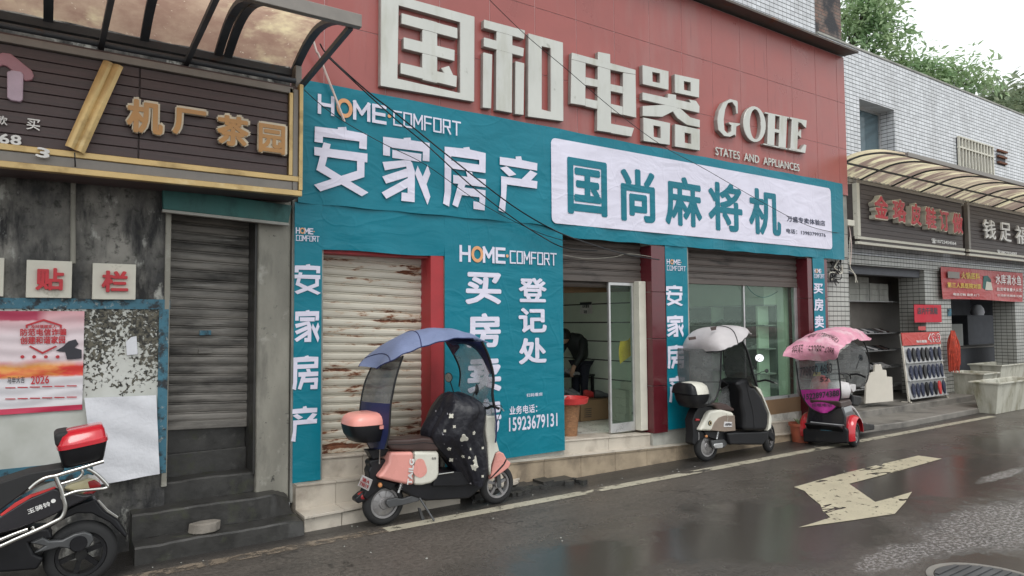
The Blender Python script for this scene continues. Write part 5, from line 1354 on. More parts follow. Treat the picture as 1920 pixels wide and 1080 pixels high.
# ================================================================== cables and pipes over the facade
def cable(name, lab, px, r, cat='cable', mat='cable', group=None):
    b = MB(); b.tube([P(a, c, Y) for a, c, Y in px], r, 6, 6); o = b.build(name, M[mat], smooth=60); return tag(o, lab, cat, group)
cable('black_cable', 'thick black cable sagging from the canopy corner across the teal banner, upper of a pair', [(600, 82, 6.4), (618, 107, 6.45), (690, 172, 6.4), (745, 215, 6.42), (850, 300, 6.45), (960, 385, 6.48), (1040, 432, 6.5), (1100, 455, 6.5), (1170, 476, 6.5), (1236, 487, 6.52)], .008)
cable('black_cable', 'thick black cable sagging across the teal banner, lower of a pair', [(612, 104, 6.43), (680, 168, 6.42), (740, 222, 6.4), (800, 272, 6.42), (880, 345, 6.45), (950, 400, 6.48), (1010, 440, 6.5), (1060, 465, 6.5), (1120, 470, 6.5)], .007)
cable('thin_wire', 'thin wire running diagonally across the big white letters to the white panel', [(908, -10, 6.2), (985, 65, 6.3), (1060, 128, 6.32), (1150, 205, 6.36), (1240, 272, 6.42), (1320, 316, 6.46), (1440, 385, 6.5), (1520, 425, 6.52), (1590, 440, 6.6)], .0045)
cable('thin_wire', 'thin wire from the gold frame sagging over the first large white character', [(570, 168, 6.2), (600, 195, 6.3), (645, 228, 6.4), (720, 270, 6.45), (800, 310, 6.48), (900, 380, 6.5), (1000, 432, 6.5), (1060, 452, 6.52)], .004)
cable('thin_wire', 'pale thin wire drooping under the banner across the half open shutter', [(1056, 478, 6.62), (1100, 485, 6.65), (1150, 482, 6.65), (1180, 476, 6.6), (1230, 483, 6.6)], .004, mat='pillar')
cable('thin_wire', 'thin green wire looping in front of the display window top', [(1400, 535, 6.75), (1410, 548, 6.75), (1425, 557, 6.75), (1440, 556, 6.75), (1458, 547, 6.75)], .005, mat='teal_lintel')
cable('plastic_pipe', 'thin pale plastic pipe leaning across the red cladding and teal banner', [(566, -8, 6.5), (572, 18, 6.5), (592, 92, 6.5), (598, 104, 6.5), (622, 165, 6.52), (646, 228, 6.53)], .013, 'pipe', 'pipe')
for i, (x, y, lab) in enumerate(((1528, 200, ''),)):
    pass
cb = thing('cable_bundle', 'tangled black cable bundle hanging at the corner under the teal banner', 'cables', P(1570, 515, 6.68))
random.seed(11)
for i in range(7):
    b = MB(); pts = []
    for k in range(8):
        pts.append(P(1556 + 22 * random.random(), 488 + 40 * (k / 7) + random.uniform(-8, 8), 6.66 + random.uniform(0, .06)))
    b.tube(pts, random.choice((.007, .010, .013)), 6, 4); b.build('cable', M['cable'] if i != 3 else M['plaque'], cb, smooth=60)
b = MB(); b.tube([P(1594, 445, 6.66), P(1593, 470, 6.66), P(1594, 500, 6.66), P(1600, 510, 6.66), P(1608, 530, 6.68)], .008, 6, 5); b.tube([P(1592, 507, 6.66), P(1604, 515, 6.66), P(1604, 530, 6.66)], .007, 6, 5); tag(b.build('pale_wire', M['plaque'], smooth=60), 'pale frayed wire dangling in front of the shoe shop opening', 'wire')
jb = thing('junction_box', 'small pale junction box with wires under the striped canopy corner', 'junction box', P(1592, 418, 6.72))
c = P(1592, 418, 6.72); MB().box(c.x - .12, c.x + .10, c.y - .05, c.y + .05, c.z - .06, c.z + .05).build('box', M['plaque'], jb, bevel=.012)
b = MB(); b.tube([c + Vector((0, 0, -.05)), c + Vector((.02, -.02, -.4)), c + Vector((.0, 0, -.75))], .009, 6, 4); b.tube([c + Vector((-.1, 0, .05)), c + Vector((-.25, 0, .35)), c + Vector((-.3, .05, .6))], .006, 6, 4); b.build('wire', M['pipe'], jb, smooth=60)

# ================================================================== shop interior
nt_ = MB(); 
nc = thing('notice_sheet', 'small white notice with a dark header on the pale green panelling', 'notice', (6.85, 8.2, 2.1))
def GPX(px, py): r = ray(px, py); return CAM + r * (7.342 / r.x)
a, c = GPX(1088, 567), GPX(1110, 588)
MB().box(7.338, 7.346, c.y, a.y, c.z, a.z).build('sheet', M['whiteink'], nc)
MB().box(7.334, 7.3375, c.y, a.y, a.z - .045, a.z).build('header', M['ink'], nc)
text('仓库重地', (7.336, a.y - .06, (a.z + c.z) / 2), (0, -(a.y - c.y) + .12, 0), (0, 0, .055), M['ink'], nc, 'lettering', .03, .002)
text('闲人免进', (7.336, a.y - .10, (a.z + c.z) / 2 - .09), (0, -(a.y - c.y) + .22, 0), (0, 0, .055), M['ink'], nc, 'lettering', .03, .002)
# shoe table
tb = thing('shoe_table', 'dark two-tier table covered with shoes inside the open shop', 'table', (6.8, 8.6, .39))
MB().box(6.0, 7.3, 8.4, 8.95, 1.02, 1.05).build('tabletop', M['blackp'], tb); MB().box(6.0, 7.3, 8.4, 8.95, .70, .73).build('lower_shelf', M['shoe'], tb)
for x, y in ((6.03, 8.43), (7.27, 8.43), (6.03, 8.92), (7.27, 8.92)): MB().box(x - .02, x + .02, y - .02, y + .02, .39, 1.019).build('leg', M['blackp'], tb)
random.seed(3)
for i in range(18):
    o = shoe_bm(0, 0, 0, 0).build('shoe', random.choice([M['shoe'], M['blackp'], M['shoe'], M['shoe_light']]), None, smooth=60)
    o.location = (6.1 + (i % 9) * .13, 8.55 + .02 * (i % 3), 1.05 if i < 9 else .73); o.rotation_euler = (0, 0, -1.57 + random.uniform(-.4, .4))
    tag(o, 'shoe on the dark table inside the open shop', 'shoe', 'shoes on the dark table')
cbx = thing('cardboard_box', 'brown cardboard box on the floor of the open shop', 'box', (7.0, 8.1, .39))
p0, p1 = P(1090, 783, 8.0), P(1155, 783, 8.0)
MB().box(p0.x, p1.x, 8.0, 8.36, .39, .70).build('carton', M['card'], cbx, bevel=.004)
ww = MB()
for i in range(5): ww.box(p0.x + .06, p0.x + .2, 7.9975, 7.999, .45 + i * .03, .46 + i * .03)
ww.build('printing', M['ink'], cbx)
for j, (px, lab, mt) in enumerate(((1132, 'grey canvas shoe on top of the cardboard box', 'shoe'), (1112, 'red and dark shoe behind the grey canvas shoe', 'redp'))):
    o = shoe_bm(0, 0, 0, 0, .32, .13).build('shoe', M[mt], None, smooth=60); q = P(px, 742, 8.1 + .12 * j); o.location = (q.x, q.y, .705); o.rotation_euler = (0, 0, -.25); tag(o, lab, 'shoe')
bk = thing('wicker_basket', 'tall woven cane basket behind the edge of the teal banner', 'basket', (5.45, 6.95, .37))
c = P(1066, 812, 6.97)
bp = [(.105, 0), (.115, .12), (.135, .3), (.155, .46), (.150, .46), (.13, .3), (.11, .02), (.001, .02)]
MB().lathe(bp, (c.x, 6.97, .372), (0, 0, 1), 24).build('body', M['wicker'], bk, smooth=60)
trh = thing('red_tray', 'red plastic tray of shoes resting on the woven basket', 'tray', (c.x + .02, 6.97, .83))
MB().lathe([(.001, .0), (.19, .0), (.235, .07), (.245, .07), (.225, .0), (.2, -.012), (.001, -.012)], (c.x + .03, 6.97, .846), (0, 0, 1), 24).build('pan', M['redp'], trh, smooth=40)
for j, (dx, mt, lab) in enumerate(((-.03, 'redp', 'red shoe lying in the red tray'), (-.11, 'shoe_light', 'striped pale shoe lying in the red tray'))):
    o = shoe_bm(0, 0, 0, 0, .24, .1).build('shoe', M[mt], None, smooth=60); o.location = (c.x + dx, 6.95 + .05 * j, .848); o.rotation_euler = (.1, 0, .9 + j); tag(o, lab, 'shoe')
# cabinets of shoes behind the display window
cbn = thing('display_cabinet', 'pale cabinet with shoe shelves behind the display window', 'cabinet', (10.0, 8.3, .39))
for z in (1.0, 1.42, 1.82, 2.16): MB().box(9.98, 10.33, 7.15, 9.5, z - .02, z).build('shelf_board', M['shoe_light'], cbn)
MB().box(10.28, 10.335, 7.15, 9.5, .42, 2.16).build('back_panel', M['shoe'], cbn)
for y in (7.3, 8.25, 9.3): MB().box(9.99, 10.33, y - .02, y + .02, .41, 2.17).build('upright', M['green_panel'], cbn)
MB().box(10.0, 10.33, 7.16, 9.5, 2.162, 3.0).build('upper_door', M['green_panel'], cbn)
MB().box(9.9, 10.33, 7.15, 9.5, .39, .58).build('plinth', M['green_panel'], cbn)
cb2 = thing('back_cabinet', 'row of pale cupboards with shoe shelves along the back of the display room', 'cabinet', (8.6, 9.3, .39))
MB().box(7.6, 9.9, 9.2, 9.55, 2.05, 2.75).build('upper_door', M['green_panel'], cb2)
for z in (1.0, 1.4, 1.75): MB().box(7.6, 9.9, 9.2, 9.55, z - .02, z).build('shelf_board', M['shoe_light'], cb2)
MB().box(7.6, 9.9, 9.5, 9.56, .4, 2.04).build('back_panel', M['shoe'], cb2)
random.seed(9)
for z in (1.0, 1.42, 1.82):
    for i in range(10):
        o = shoe_bm(0, 0, 0, 0).build('shoe', random.choice([M['shoe'], M['shoe_light'], M['blackp']]), None, smooth=60)
        o.location = (10.1, 7.4 + i * .2, z); o.rotation_euler = (0, 0, math.pi + random.uniform(-.2, .2)); tag(o, 'shoe on the cabinet shelves behind the display window', 'shoe', 'shoes behind the display window')
    for i in range(9):
        o = shoe_bm(0, 0, 0, 0).build('shoe', random.choice([M['shoe'], M['shoe_light'], M['blackp']]), None, smooth=60)
        zz_ = {1.0: 1.0, 1.42: 1.4, 1.82: 1.75}[z]
        o.location = (7.5 + i * .27, 9.32, zz_); o.rotation_euler = (0, 0, -1.57 + random.uniform(-.2, .2)); tag(o, 'shoe on the cabinet shelves behind the display window', 'shoe', 'shoes behind the display window')
# person bending over the shoes
def skin_body(name, mat, joints, edges, par, root=0, sub=2):
    me = bpy.data.meshes.new(name); me.from_pydata([j[0] for j in joints], edges, []); me.materials.append(mat)
    o = bpy.data.objects.new(name, me); COL.objects.link(o)
    md = o.modifiers.new('skin', 'SKIN'); md.use_smooth_shade = True
    if not me.skin_vertices: 
        pass
    ly = me.skin_vertices[0].data
    for i, j in enumerate(joints): ly[i].radius = (j[1], j[1] if len(j) < 3 else j[2]); ly[i].use_root = (i == root)
    s = o.modifiers.new('sub', 'SUBSURF'); s.levels = sub; s.render_levels = sub
    if par is not None: o.parent = par; o.matrix_parent_inverse = parent_inv(par)
    return o

Q = Vector((7.0, 8.5, .39))
pe = thing('person', 'person in a dark jacket bending over the shoes inside the open shop', 'person', Q)
q = lambda x, y, z: Q + Vector((x, y, z))
J = [(q(.10, 0, .86), .14, .12), (q(.08, 0, 1.02), .15, .13), (q(.0, 0, 1.16), .17, .14), (q(-.09, .0, 1.25), .15, .12), (q(-.17, .0, 1.28), .06), (q(.0, -.17, 1.22), .065), (q(-.10, -.24, 1.0), .052), (q(-.22, -.22, .80), .042), (q(-.02, .18, 1.22), .065), (q(-.14, .24, 1.0), .052), (q(-.26, .2, .80), .042)]
E_ = [(0, 1), (1, 2), (2, 3), (3, 4), (2, 5), (5, 6), (6, 7), (2, 8), (8, 9), (9, 10)]
skin_body('jacket', M['jacket'], J, E_, pe)
J = [(q(.10, 0, .88), .13, .12), (q(.10, -.09, .80), .09), (q(.07, -.10, .46), .062), (q(.12, -.10, .08), .045), (q(.10, .09, .80), .09), (q(.07, .10, .46), .062), (q(.12, .10, .08), .045)]
skin_body('trousers', M['trousers'], J, [(0, 1), (1, 2), (2, 3), (0, 4), (4, 5), (5, 6)], pe)
hd_ = MB(); hc = q(-.25, 0, 1.27)
def head(u, v):
    t, f = 2 * math.pi * u, math.pi * v
    return hc + Vector((math.cos(t) * math.sin(f) * .098 - .03 * math.cos(f) * 0, math.sin(t) * math.sin(f) * .078, math.cos(f) * .115 - (.02 if math.cos(t) < -.6 and .45 < v < .75 else 0)))
hd_.grid(24, 16, head); hd_.build('head', M['skin'], pe, smooth=80)
hh = MB(); hh.grid(24, 10, lambda u, v: hc + Vector((.012, 0, .008)) + Vector((math.cos(2 * math.pi * u) * math.sin(math.pi * .62 * v) * .108, math.sin(2 * math.pi * u) * math.sin(math.pi * .62 * v) * .088, math.cos(math.pi * .62 * v) * .122))); hh.build('hair', M['hair'], pe, smooth=80, solid=.01)
for sy in (-1, 1):
    p0 = q(-.24, -.22 if sy < 0 else .2, .79)
    hb_ = MB(); hb_.tube([p0 + Vector((.02, 0, .03)), p0, p0 + Vector((-.03, 0, -.07))], .030, 8, 3, r1=.036)
    for k in range(4):
        r0 = p0 + Vector((-.03, (k - 1.5) * .018, -.07)); hb_.tube([r0, r0 + Vector((-.012, 0, -.035)), r0 + Vector((-.004, 0, -.065))], .009, 6, 3, r1=.007)
    r0 = p0 + Vector((-.01, -.028 * sy, -.03)); hb_.tube([r0, r0 + Vector((-.02, -.018 * sy, -.03)), r0 + Vector((-.03, -.015 * sy, -.055))], .010, 6, 3, r1=.008)
    hb_.build('hand', M['skin'], pe, smooth=70)
    s_ = shoe_bm(Q.x + .09, Q.y + .1 * sy, Q.z, math.pi).build('shoe', M['blackp'], pe, smooth=60)

random.seed(21)
for i, (px, y0, n_) in enumerate(((1172, 7.75, 4), (1192, 7.6, 5))):
    p_ = P(px, 770, y0)
    for k in range(n_):
        o = MB().box(-.15, .15, -.17, .17, 0, .115).build('shoe_box', M['plaque'], None, bevel=.004, seg=1); o.location = (p_.x, y0, .388 + k * .118); o.rotation_euler = (0, 0, random.uniform(-.06, .06))
        tag(o, 'pale shoe box stacked on the floor behind the glass door', 'box', 'shoe boxes stacked behind the glass door')
# ================================================================== scooters
class Veh:
    def __init__(s, name, lab, O, ang, cat='scooter', group=None):
        s.O = Vector(O); a = math.radians(ang)
        s.f = Vector((math.cos(a), math.sin(a), 0)); s.l = Vector((-math.sin(a), math.cos(a), 0))
        s.r = thing(name, lab, cat, s.O, group)
    def side(s, px, d): return [H(a, c, s.O + s.l * d, s.l) for a, c in px]
    def back(s, px, d): return [H(a, c, s.O + s.f * d, s.f) for a, c in px]
    def L(s, x, y, z): return s.O + s.f * x + s.l * y + Vector((0, 0, z))
    def sidebody(s, name, px, d0, d1, mat, bevel=.025, seg=3, par=None):
        b = MB(); b.prism(s.side(px, d0), s.l * (d1 - d0)); return b.build(name, M[mat], par or s.r, bevel=bevel, seg=seg)
    def backbody(s, name, px, d0, d1, mat, bevel=.02, seg=3, par=None):
        b = MB(); b.prism(s.back(px, d0), s.f * (d1 - d0)); return b.build(name, M[mat], par or s.r, bevel=bevel, seg=seg)
    def wheel(s, c, R, w_, spokes=5, motor=False, ang=0, name='wheel', rim='rim'):
        a = math.radians(ang); l = s.l * math.cos(a) + s.f * math.sin(a); f = s.f * math.cos(a) - s.l * math.sin(a)
        ri = R * .68; b = MB()
        b.lathe([(ri * .86, -w_ * .34), (ri, -w_ * .36), (ri * 1.02, -w_ * .30), (ri * 1.0, w_ * .30), (ri, w_ * .36), (ri * .86, w_ * .34), (ri * .86, -w_ * .34)], c, l, 40)
        if motor: b.lathe([(.001, -w_ * .42), (ri * .35, -w_ * .42), (ri * .42, -w_ * .30), (ri * .80, -w_ * .26), (ri * .88, -w_ * .2), (ri * .88, w_ * .2), (.001, w_ * .3)], c, l, 40)
        b.lathe([(.001, -w_ * .5), (ri * .24, -w_ * .5), (ri * .26, -w_ * .3), (ri * .26, w_ * .3), (.001, w_ * .4)], c, l, 20)
        if not motor:
            for k in range(spokes):
                t = 2 * math.pi * k / spokes + .3; d = f * math.cos(t) + Vector((0, 0, 1)) * math.sin(t); e = d.cross(l)
                b.obox(c + d * ri * .56, d * ri * .34, e * ri * .10, l * w_ * .16)
        else:
            for k in range(9):
                t = 2 * math.pi * k / 9; d = f * math.cos(t) + Vector((0, 0, 1)) * math.sin(t); e = d.cross(l)
                b.obox(c + d * ri * .6 - l * w_ * .27, d * ri * .2, e * ri * .03, l * w_ * .04)
        o = b.build(name, M[rim], s.r, smooth=35)
        t_ = MB(); pr = []
        for k in range(17):
            q = math.pi * (k / 16); pr.append((ri + .004 + (R - ri - .004) * math.sin(q) ** .7, -w_ * .5 * math.cos(q)))
        t_.lathe(pr + [pr[0]], c, l, 48); t_.build('tyre', M['rubber'], o, smooth=60)
        return o
    def box(s, name, secs, c, mat, par=None, n=36, p=4.0, smooth=50, subs=None):
        """rounded box: secs (z, half length, half width) about c in the vehicle frame"""
        b = MB(); vs = []; fs = []; c = Vector(c)
        for q in secs:
            z, hx, hy = q[:3]; ox = q[3] if len(q) > 3 else 0
            for k in range(n):
                t = 2 * math.pi * k / n; ct, st = math.cos(t), math.sin(t)
                e = 2 / p; vs.append(c + s.f * (ox + hx * abs(ct) ** e * (1 if ct > 0 else -1)) + s.l * (hy * abs(st) ** e * (1 if st > 0 else -1)) + Vector((0, 0, z)))
        for i in range(len(secs) - 1):
            for k in range(n): fs.append((i * n + k, i * n + (k + 1) % n, (i + 1) * n + (k + 1) % n, (i + 1) * n + k))
        fs.append(tuple(range(n - 1, -1, -1))); fs.append(tuple((len(secs) - 1) * n + k for k in range(n)))
        return b.add(vs, fs).build(name, M[mat], par or s.r, smooth=smooth)
    def rod(s, name, pts, r, mat, par=None, sm=4, n=8):
        b = MB(); b.tube(pts, r, n, sm if len(pts) > 2 else 0); return b.build(name, M[mat], par or s.r, smooth=60)
    def loft(s, name, A, B_, mat, par=None, n=24, m=14, bow=0, solid=.002, bowdir=None):
        A, B_ = resample(A, n), resample(B_, n); bd = bowdir or Vector((0, 0, 1))
        b = MB(); b.grid(n, m, lambda u, v: A[round(u * n)].lerp(B_[round(u * n)], v) + bd * (bow * (1 - (2 * v - 1) ** 2)))
        return b.build(name, M[mat], par or s.r, smooth=70, solid=solid)
    def mirror(s, p, base, d, r=.05):
        o = s.rod('mirror', [base, base.lerp(p, .6) + Vector((0, 0, .01)), p], .006, 'blackp')
        b = MB(); b.lathe([(.001, .022), (r * .6, .02), (r * .98, .008), (r * 1.02, 0), (.001, 0)], p, -d, 20); b.build('mirror_shell', M['blackp'], o, smooth=60)
        b = MB(); b.lathe([(.001, .0025), (r * .9, .0025), (r * .9, 0)], p, d, 20); b.build('mirror_glass', M['mirror'], o)
        return o

# ------------------------------------------------------------------ pink scooter
V = Veh('electric_scooter', 'pink and cream scooter with a blue fabric canopy and a black flowered lap cover', (3.28, 6.10, 0), 0)
c3 = crop(620, 780, 4.91); c4 = crop(780, 780, 4.91); c1 = crop(620, 600, 5.4); c2 = crop(780, 600, 5.4)
V.wheel(V.L(-.63, 0, .205), .205, .10, motor=True)
V.wheel(V.L(.64, 0, .205), .205, .09, spokes=5)
N_ = -.15
V.sidebody('rear_cover', c3([(550, 335), (768, 330), (768, 642), (700, 632), (600, 612), (436, 572), (490, 505), (535, 430)]), N_, .13, 'pink', .03)
V.sidebody('side_panel', c3([(769, 330), (985, 326), (1005, 345), (1003, 540), (985, 585), (930, 622), (850, 640), (769, 642)]), N_ - .002, .13, 'cream', .03)
V.sidebody('seat', c3([(500, 225), (520, 212), (700, 216), (850, 200), (920, 200), (975, 225), (1000, 270), (1003, 322), (940, 326), (700, 322), (560, 312), (505, 262)]), -.135, .12, 'seatbrown', .03, 4)
V.sidebody('underbody', [(785, 870), (822, 893), (850, 895), (905, 898), (905, 915), (880, 935), (800, 940), (770, 930), (745, 915)], -.11, .11, 'blackp', .02)
V.sidebody('floorboard', [(818, 886), (860, 884), (905, 890), (908, 905), (860, 912), (812, 912)], -.145, .13, 'blackp', .01)
V.sidebody('rear_fender', c3([(430, 400), (545, 400), (535, 440), (500, 500), (440, 575), (620, 620), (560, 690), (470, 650), (420, 700), (330, 780), (300, 740), (345, 640), (360, 560), (350, 510), (370, 470), (355, 440), (370, 410)]), -.07, .06, 'blackp', .015)
V.sidebody('swingarm', c3([(520, 775), (600, 755), (660, 765), (800, 715), (835, 745), (815, 785), (680, 820), (600, 835), (540, 850), (515, 815)]), -.10, -.06, 'greyp', .01)
V.sidebody('centre_stand', c3([(810, 850), (830, 850), (880, 985), (850, 998)]), -.08, -.05, 'greyp', .004)
V.rod('rear_handle', [V.side(c3([(450, 440)]), -.1)[0], V.side(c3([(450, 290)]), -.1)[0], V.side(c3([(505, 288)]), -.1)[0]], .008, 'steel', sm=0)
V.rod('chrome_trim', V.side(c4([(205, 537), (345, 517)]), -.155), .008, 'steel')
# plate, lamps
pp = [V.L(-.93, -.075, .50), V.L(-.93, .085, .50), V.L(-.90, .085, .615), V.L(-.90, -.075, .615)]
pp = V.back(c3([(248, 640), (345, 690), (382, 590), (290, 545)]), -.88)
b = MB(); b.prism(pp, V.f * .006); pto = b.build('number_plate', M['plate'], V.r)
ux = pp[1] - pp[0]; uz = pp[3] - pp[0]
text('渝A', pp[0] - V.f * .002 + ux * .15 + uz * .56, ux * .7, uz * .34, M['redink'], pto, 'lettering', .02, .002)
text('T9019', pp[0] - V.f * .002 + ux * .10 + uz * .12, ux * .8, uz * .36, M['redink'], pto, 'lettering', .02, .002)
q = V.back(c3([(275, 740)]), -.86)[0]
b = MB(); b.lathe([(.001, .03), (.03, .025), (.042, 0), (.042, -.06)], q, -V.f, 18); b.build('tail_lamp', M['taillens'], V.r, smooth=50)
q = V.side(c3([(455, 637)]), -.12)[0]
b = MB(); b.lathe([(.001, .022), (.016, .018), (.022, 0), (.018, -.03)], q, -V.l - V.f * .4, 16); b.build('indicator_lamp', M['amber'], V.r, smooth=50)
V.sidebody('tail_bracket', c3([(230, 760), (300, 700), (330, 720), (330, 780), (260, 808), (230, 790)]), -.05, .05, 'blackp', .012)
# writing on the flank and a plain pink patch
def on_side(px): return V.side(px, N_ - .004)
a = on_side(c3([(745, 635), (700, 632), (770, 395), (722, 400)]))
text('TAILG', a[0] + Vector((0, -.002, .0)), (a[2] - a[0]), (a[1] - a[0]) * 1.0, M['whiteink'], V.r, 'lettering', .05, .002)
a = on_side(c3([(930, 402), (972, 402), (930, 378)]))
text('台铃', a[0], a[1] - a[0], a[2] - a[0], M['ink'], V.r, 'lettering', .01, .002)
pa = MB(); cx, cy = 822, 480
pa.prism(on_side(c3([(cx + 62 * math.cos(t) * (1 + .12 * math.sin(3 * t)), cy + 88 * math.sin(t)) for t in [2 * math.pi * k / 22 for k in range(22)]])), -V.l * .0015); pa.build('pink_patch', M['pink'], V.r)
# top box
bc = (2.455 + .02, 6.10, 0)
V.box('top_box', [(.80, .11, .12, .03), (.815, .16, .17, .02), (.88, .185, .195), (.955, .205, .205), (.965, .205, .205)], bc, 'blackp', p=3.6)
tbx = V.r.children[-1]
V.box('lid', [(.967, .203, .203), (1.0, .200, .200), (1.035, .185, .185), (1.06, .15, .15), (1.07, .09, .10)], bc, 'pinkbox', tbx, p=3.6)
MB().obox((2.56, 5.892, .945), (.035, 0, 0), (0, .006, 0), (0, 0, .016)).build('latch', M['pinkbox'], tbx)
V.sidebody('rack', [(690, 845), (728, 842), (728, 852), (700, 862)], -.06, .06, 'blackp', .006)
# front: leg shield, fork, fender
V.sidebody('leg_shield', c4([(648, 0), (740, 0), (728, 120), (748, 230), (775, 330), (735, 345), (700, 450), (690, 560), (668, 480), (660, 250), (640, 120)]), -.17, .17, 'cream', .04, 4)
V.sidebody('front_fender', c4([(735, 345), (770, 325), (810, 345), (835, 395), (878, 435), (855, 478), (800, 520), (700, 585), (684, 590), (705, 470)]), -.09, .09, 'pink', .035, 4)
V.sidebody('fender_stripe', c4([(828, 395), (838, 402), (815, 450), (760, 510), (690, 580), (690, 566), (750, 500), (805, 440)]), -.093, .093, 'blackp', .002, 1)
V.sidebody('fork', c4([(735, 480), (775, 480), (790, 660), (755, 660)]), -.055, -.03, 'greyp', .006)
V.rod('handlebar', [V.L(.48, -.30, 1.03), V.L(.50, -.15, 1.04), V.L(.52, 0, 1.0), V.L(.50, .15, 1.04), V.L(.48, .30, 1.03)], .014, 'blackp')
V.mirror(V.side(c2([(330, 582)]), .2)[0], V.side(c2([(388, 760)]), .2)[0], Vector((-.9, -.35, 0)).normalized(), .05)
V.mirror(V.side(c2([(610, 705)]), -.2)[0], V.side(c2([(550, 840)]), -.22)[0], Vector((-.7, .7, 0)).normalized(), .055)
# lap cover: quilted skirt over the handlebar and knees
secs = []
lv = [(738, 846, 872), (745, 838, 884), (754, 832, 899), (768, 826, 910), (786, 815, 912), (804, 806, 913), (820, 802, 914), (832, 810, 916), (846, 826, 918), (864, 842, 920), (884, 856, 920), (898, 864, 917), (910, 874, 908)]
n = 56; b = MB(); vs = []; fs = []
for i, (y, xa, xb) in enumerate(lv):
    A = V.side([(xa, y), (xb, y)], -.12); t_ = i / (len(lv) - 1)
    hy = (.10 + .22 * min(1, t_ * 4)) if t_ < .3 else .30 - .10 * (t_ - .3) / .7
    cx = (A[0] + A[1]) / 2; hx = (A[1] - A[0]).length / 2
    for k in range(n):
        a = 2 * math.pi * k / n
        fold = 1 + (.05 * math.sin(a * 8 + i * .5) + .035 * math.sin(a * 19 + i * .3) + .02 * math.sin(i * 2.1 + a * 3)) * min(1, .3 + t_ * 2)
        p = Vector((cx.x + math.cos(a) * hx * fold, 6.08 + math.sin(a) * hy * fold, A[0].z + .012 * math.sin(a * 5)))
        vs.append(p)
m_ = len(lv)
for i in range(m_ - 1):
    for k in range(n): fs.append((i * n + k, i * n + (k + 1) % n, (i + 1) * n + (k + 1) % n, (i + 1) * n + k))
fs.append(tuple(range(n)))
lc_ = b.add(vs, fs).build('lap_cover', M['quilt'], V.r, subd=1)
from mathutils.bvhtree import BVHTree
bv = BVHTree.FromPolygons([tuple(v) for v in vs], fs)
def flower(px, py, rr, petals, mat='plaque'):
    hit, nn, _, _ = bv.ray_cast(CAM, ray(px, py).normalized())
    if hit is None: return
    if nn.dot(ray(px, py)) > 0: nn = -nn
    a = nn.orthogonal().normalized(); c = nn.cross(a)
    out = [hit + nn * .004 + (a * math.cos(t) + c * math.sin(t)) * rr * (1 + .28 * math.cos(petals * t)) for t in [2 * math.pi * k / 30 for k in range(30)]]
    b = MB(); b.prism(out, -nn * .012); b.build('flower_patch', M[mat], lc_)
for (px, py), rr, pt in (((893, 866), .050, 6), ((889, 876), .034, 5), ((870, 822), .035, 3), ((889, 812), .016, 5), ((842, 842), .017, 5), ((846, 862), .020, 4), ((858, 895), .022, 5), ((905, 893), .012, 4), ((834, 808), .013, 4), ((852, 800), .014, 4), ((905, 840), .012, 4), ((882, 842), .012, 4), ((868, 856), .015, 5), ((880, 858), .012, 3), ((846, 780), .022, 4)):
    flower(px, py, rr, pt)
# small fittings: brake levers, cables, rear shock, panel gaps
for sy in (-1, 1):
    V.rod('brake_lever', [V.L(.53, sy * .12, 1.03), V.L(.57, sy * .2, 1.02), V.L(.55, sy * .29, 1.0)], .006, 'alu')
    V.rod('brake_cable', [V.L(.53, sy * .14, 1.04), V.L(.64, sy * .12, 1.02), V.L(.62, sy * .05, .85), V.L(.60, 0, .6)], .004, 'cable')
b = MB(); b.tube([V.L(-.52, -.10, .30), V.L(-.44, -.10, .52)], .012, 8)
for k in range(9): q = V.L(-.505 + .0075 * k, -.10, .335 + .02 * k); b.lathe([(.014, -.004), (.024, 0), (.014, .004)], q, Vector((.35, 0, .93)), 12)
b.build('shock_absorber', M['alu'], V.r, smooth=50)
V.rod('panel_gap', V.side(c3([(768, 332), (768, 480), (768, 640)]), N_ - .0015), .0025, 'blackp', sm=0)
V.rod('seat_seam', V.side(c3([(515, 262), (700, 262), (860, 245), (990, 262)]), -.1365), .003, 'rubber')
V.rod('side_stand', [V.L(-.30, -.10, .22), V.L(-.24, -.16, .10), V.L(-.20, -.21, .012)], .010, 'greyp')
# canopy
ridge = V.side([(707, 690), (714, 670), (730, 646), (753, 629), (782, 619), (815, 615), (841, 616), (870, 623), (895, 634), (917, 643)], 0)
near = V.side([(716, 692), (726, 683), (742, 672), (755, 664), (770, 658), (800, 647), (834, 638), (862, 633), (890, 635), (917, 643)], -.34)
ridge, near = resample(ridge, 30), resample(near, 30)
def can(u, v, ridge=ridge, near=near, yc=6.10):
    i = round(u * 30); r_, e_ = ridge[i], near[i]; w_ = 2 * v - 1; k = w_ * w_
    hw = .34 * min(1, (.62 + 2.6 * u) if u < .15 else (.30 + 4.4 * (1 - u)) if u > .84 else 1)
    return Vector((r_.x * (1 - k) + e_.x * k, yc + w_ * hw, r_.z * (1 - k) + e_.z * k + .004 * math.sin(u * 40)))
b = MB(); b.grid(30, 16, can); cano = b.build('canopy', M['blue_fab'], V.r, smooth=80, solid=.003)
b = MB(); b.tube([can(k / 30, 0) + Vector((0, 0, -.004)) for k in range(31)], .006, 6); b.tube([can(k / 30, 1) + Vector((0, 0, -.004)) for k in range(31)], .006, 6); b.tube([can(.38, k / 16) + Vector((0, 0, .004)) for k in range(17)], .005, 6); b.tube([can(.1, k / 16) + Vector((0, 0, .004)) for k in range(17)], .005, 6)
b.build('canopy_piping', M['navy'], cano, smooth=60)
nr = V.side([(756, 667), (748, 690), (741, 715), (736, 740), (733, 757)], -.30); fr_ = V.side([(697, 688), (687, 710), (681, 730), (677, 752)], .30)
V.loft('rear_window', nr, fr_, 'smoke', bow=.03, bowdir=-V.f)
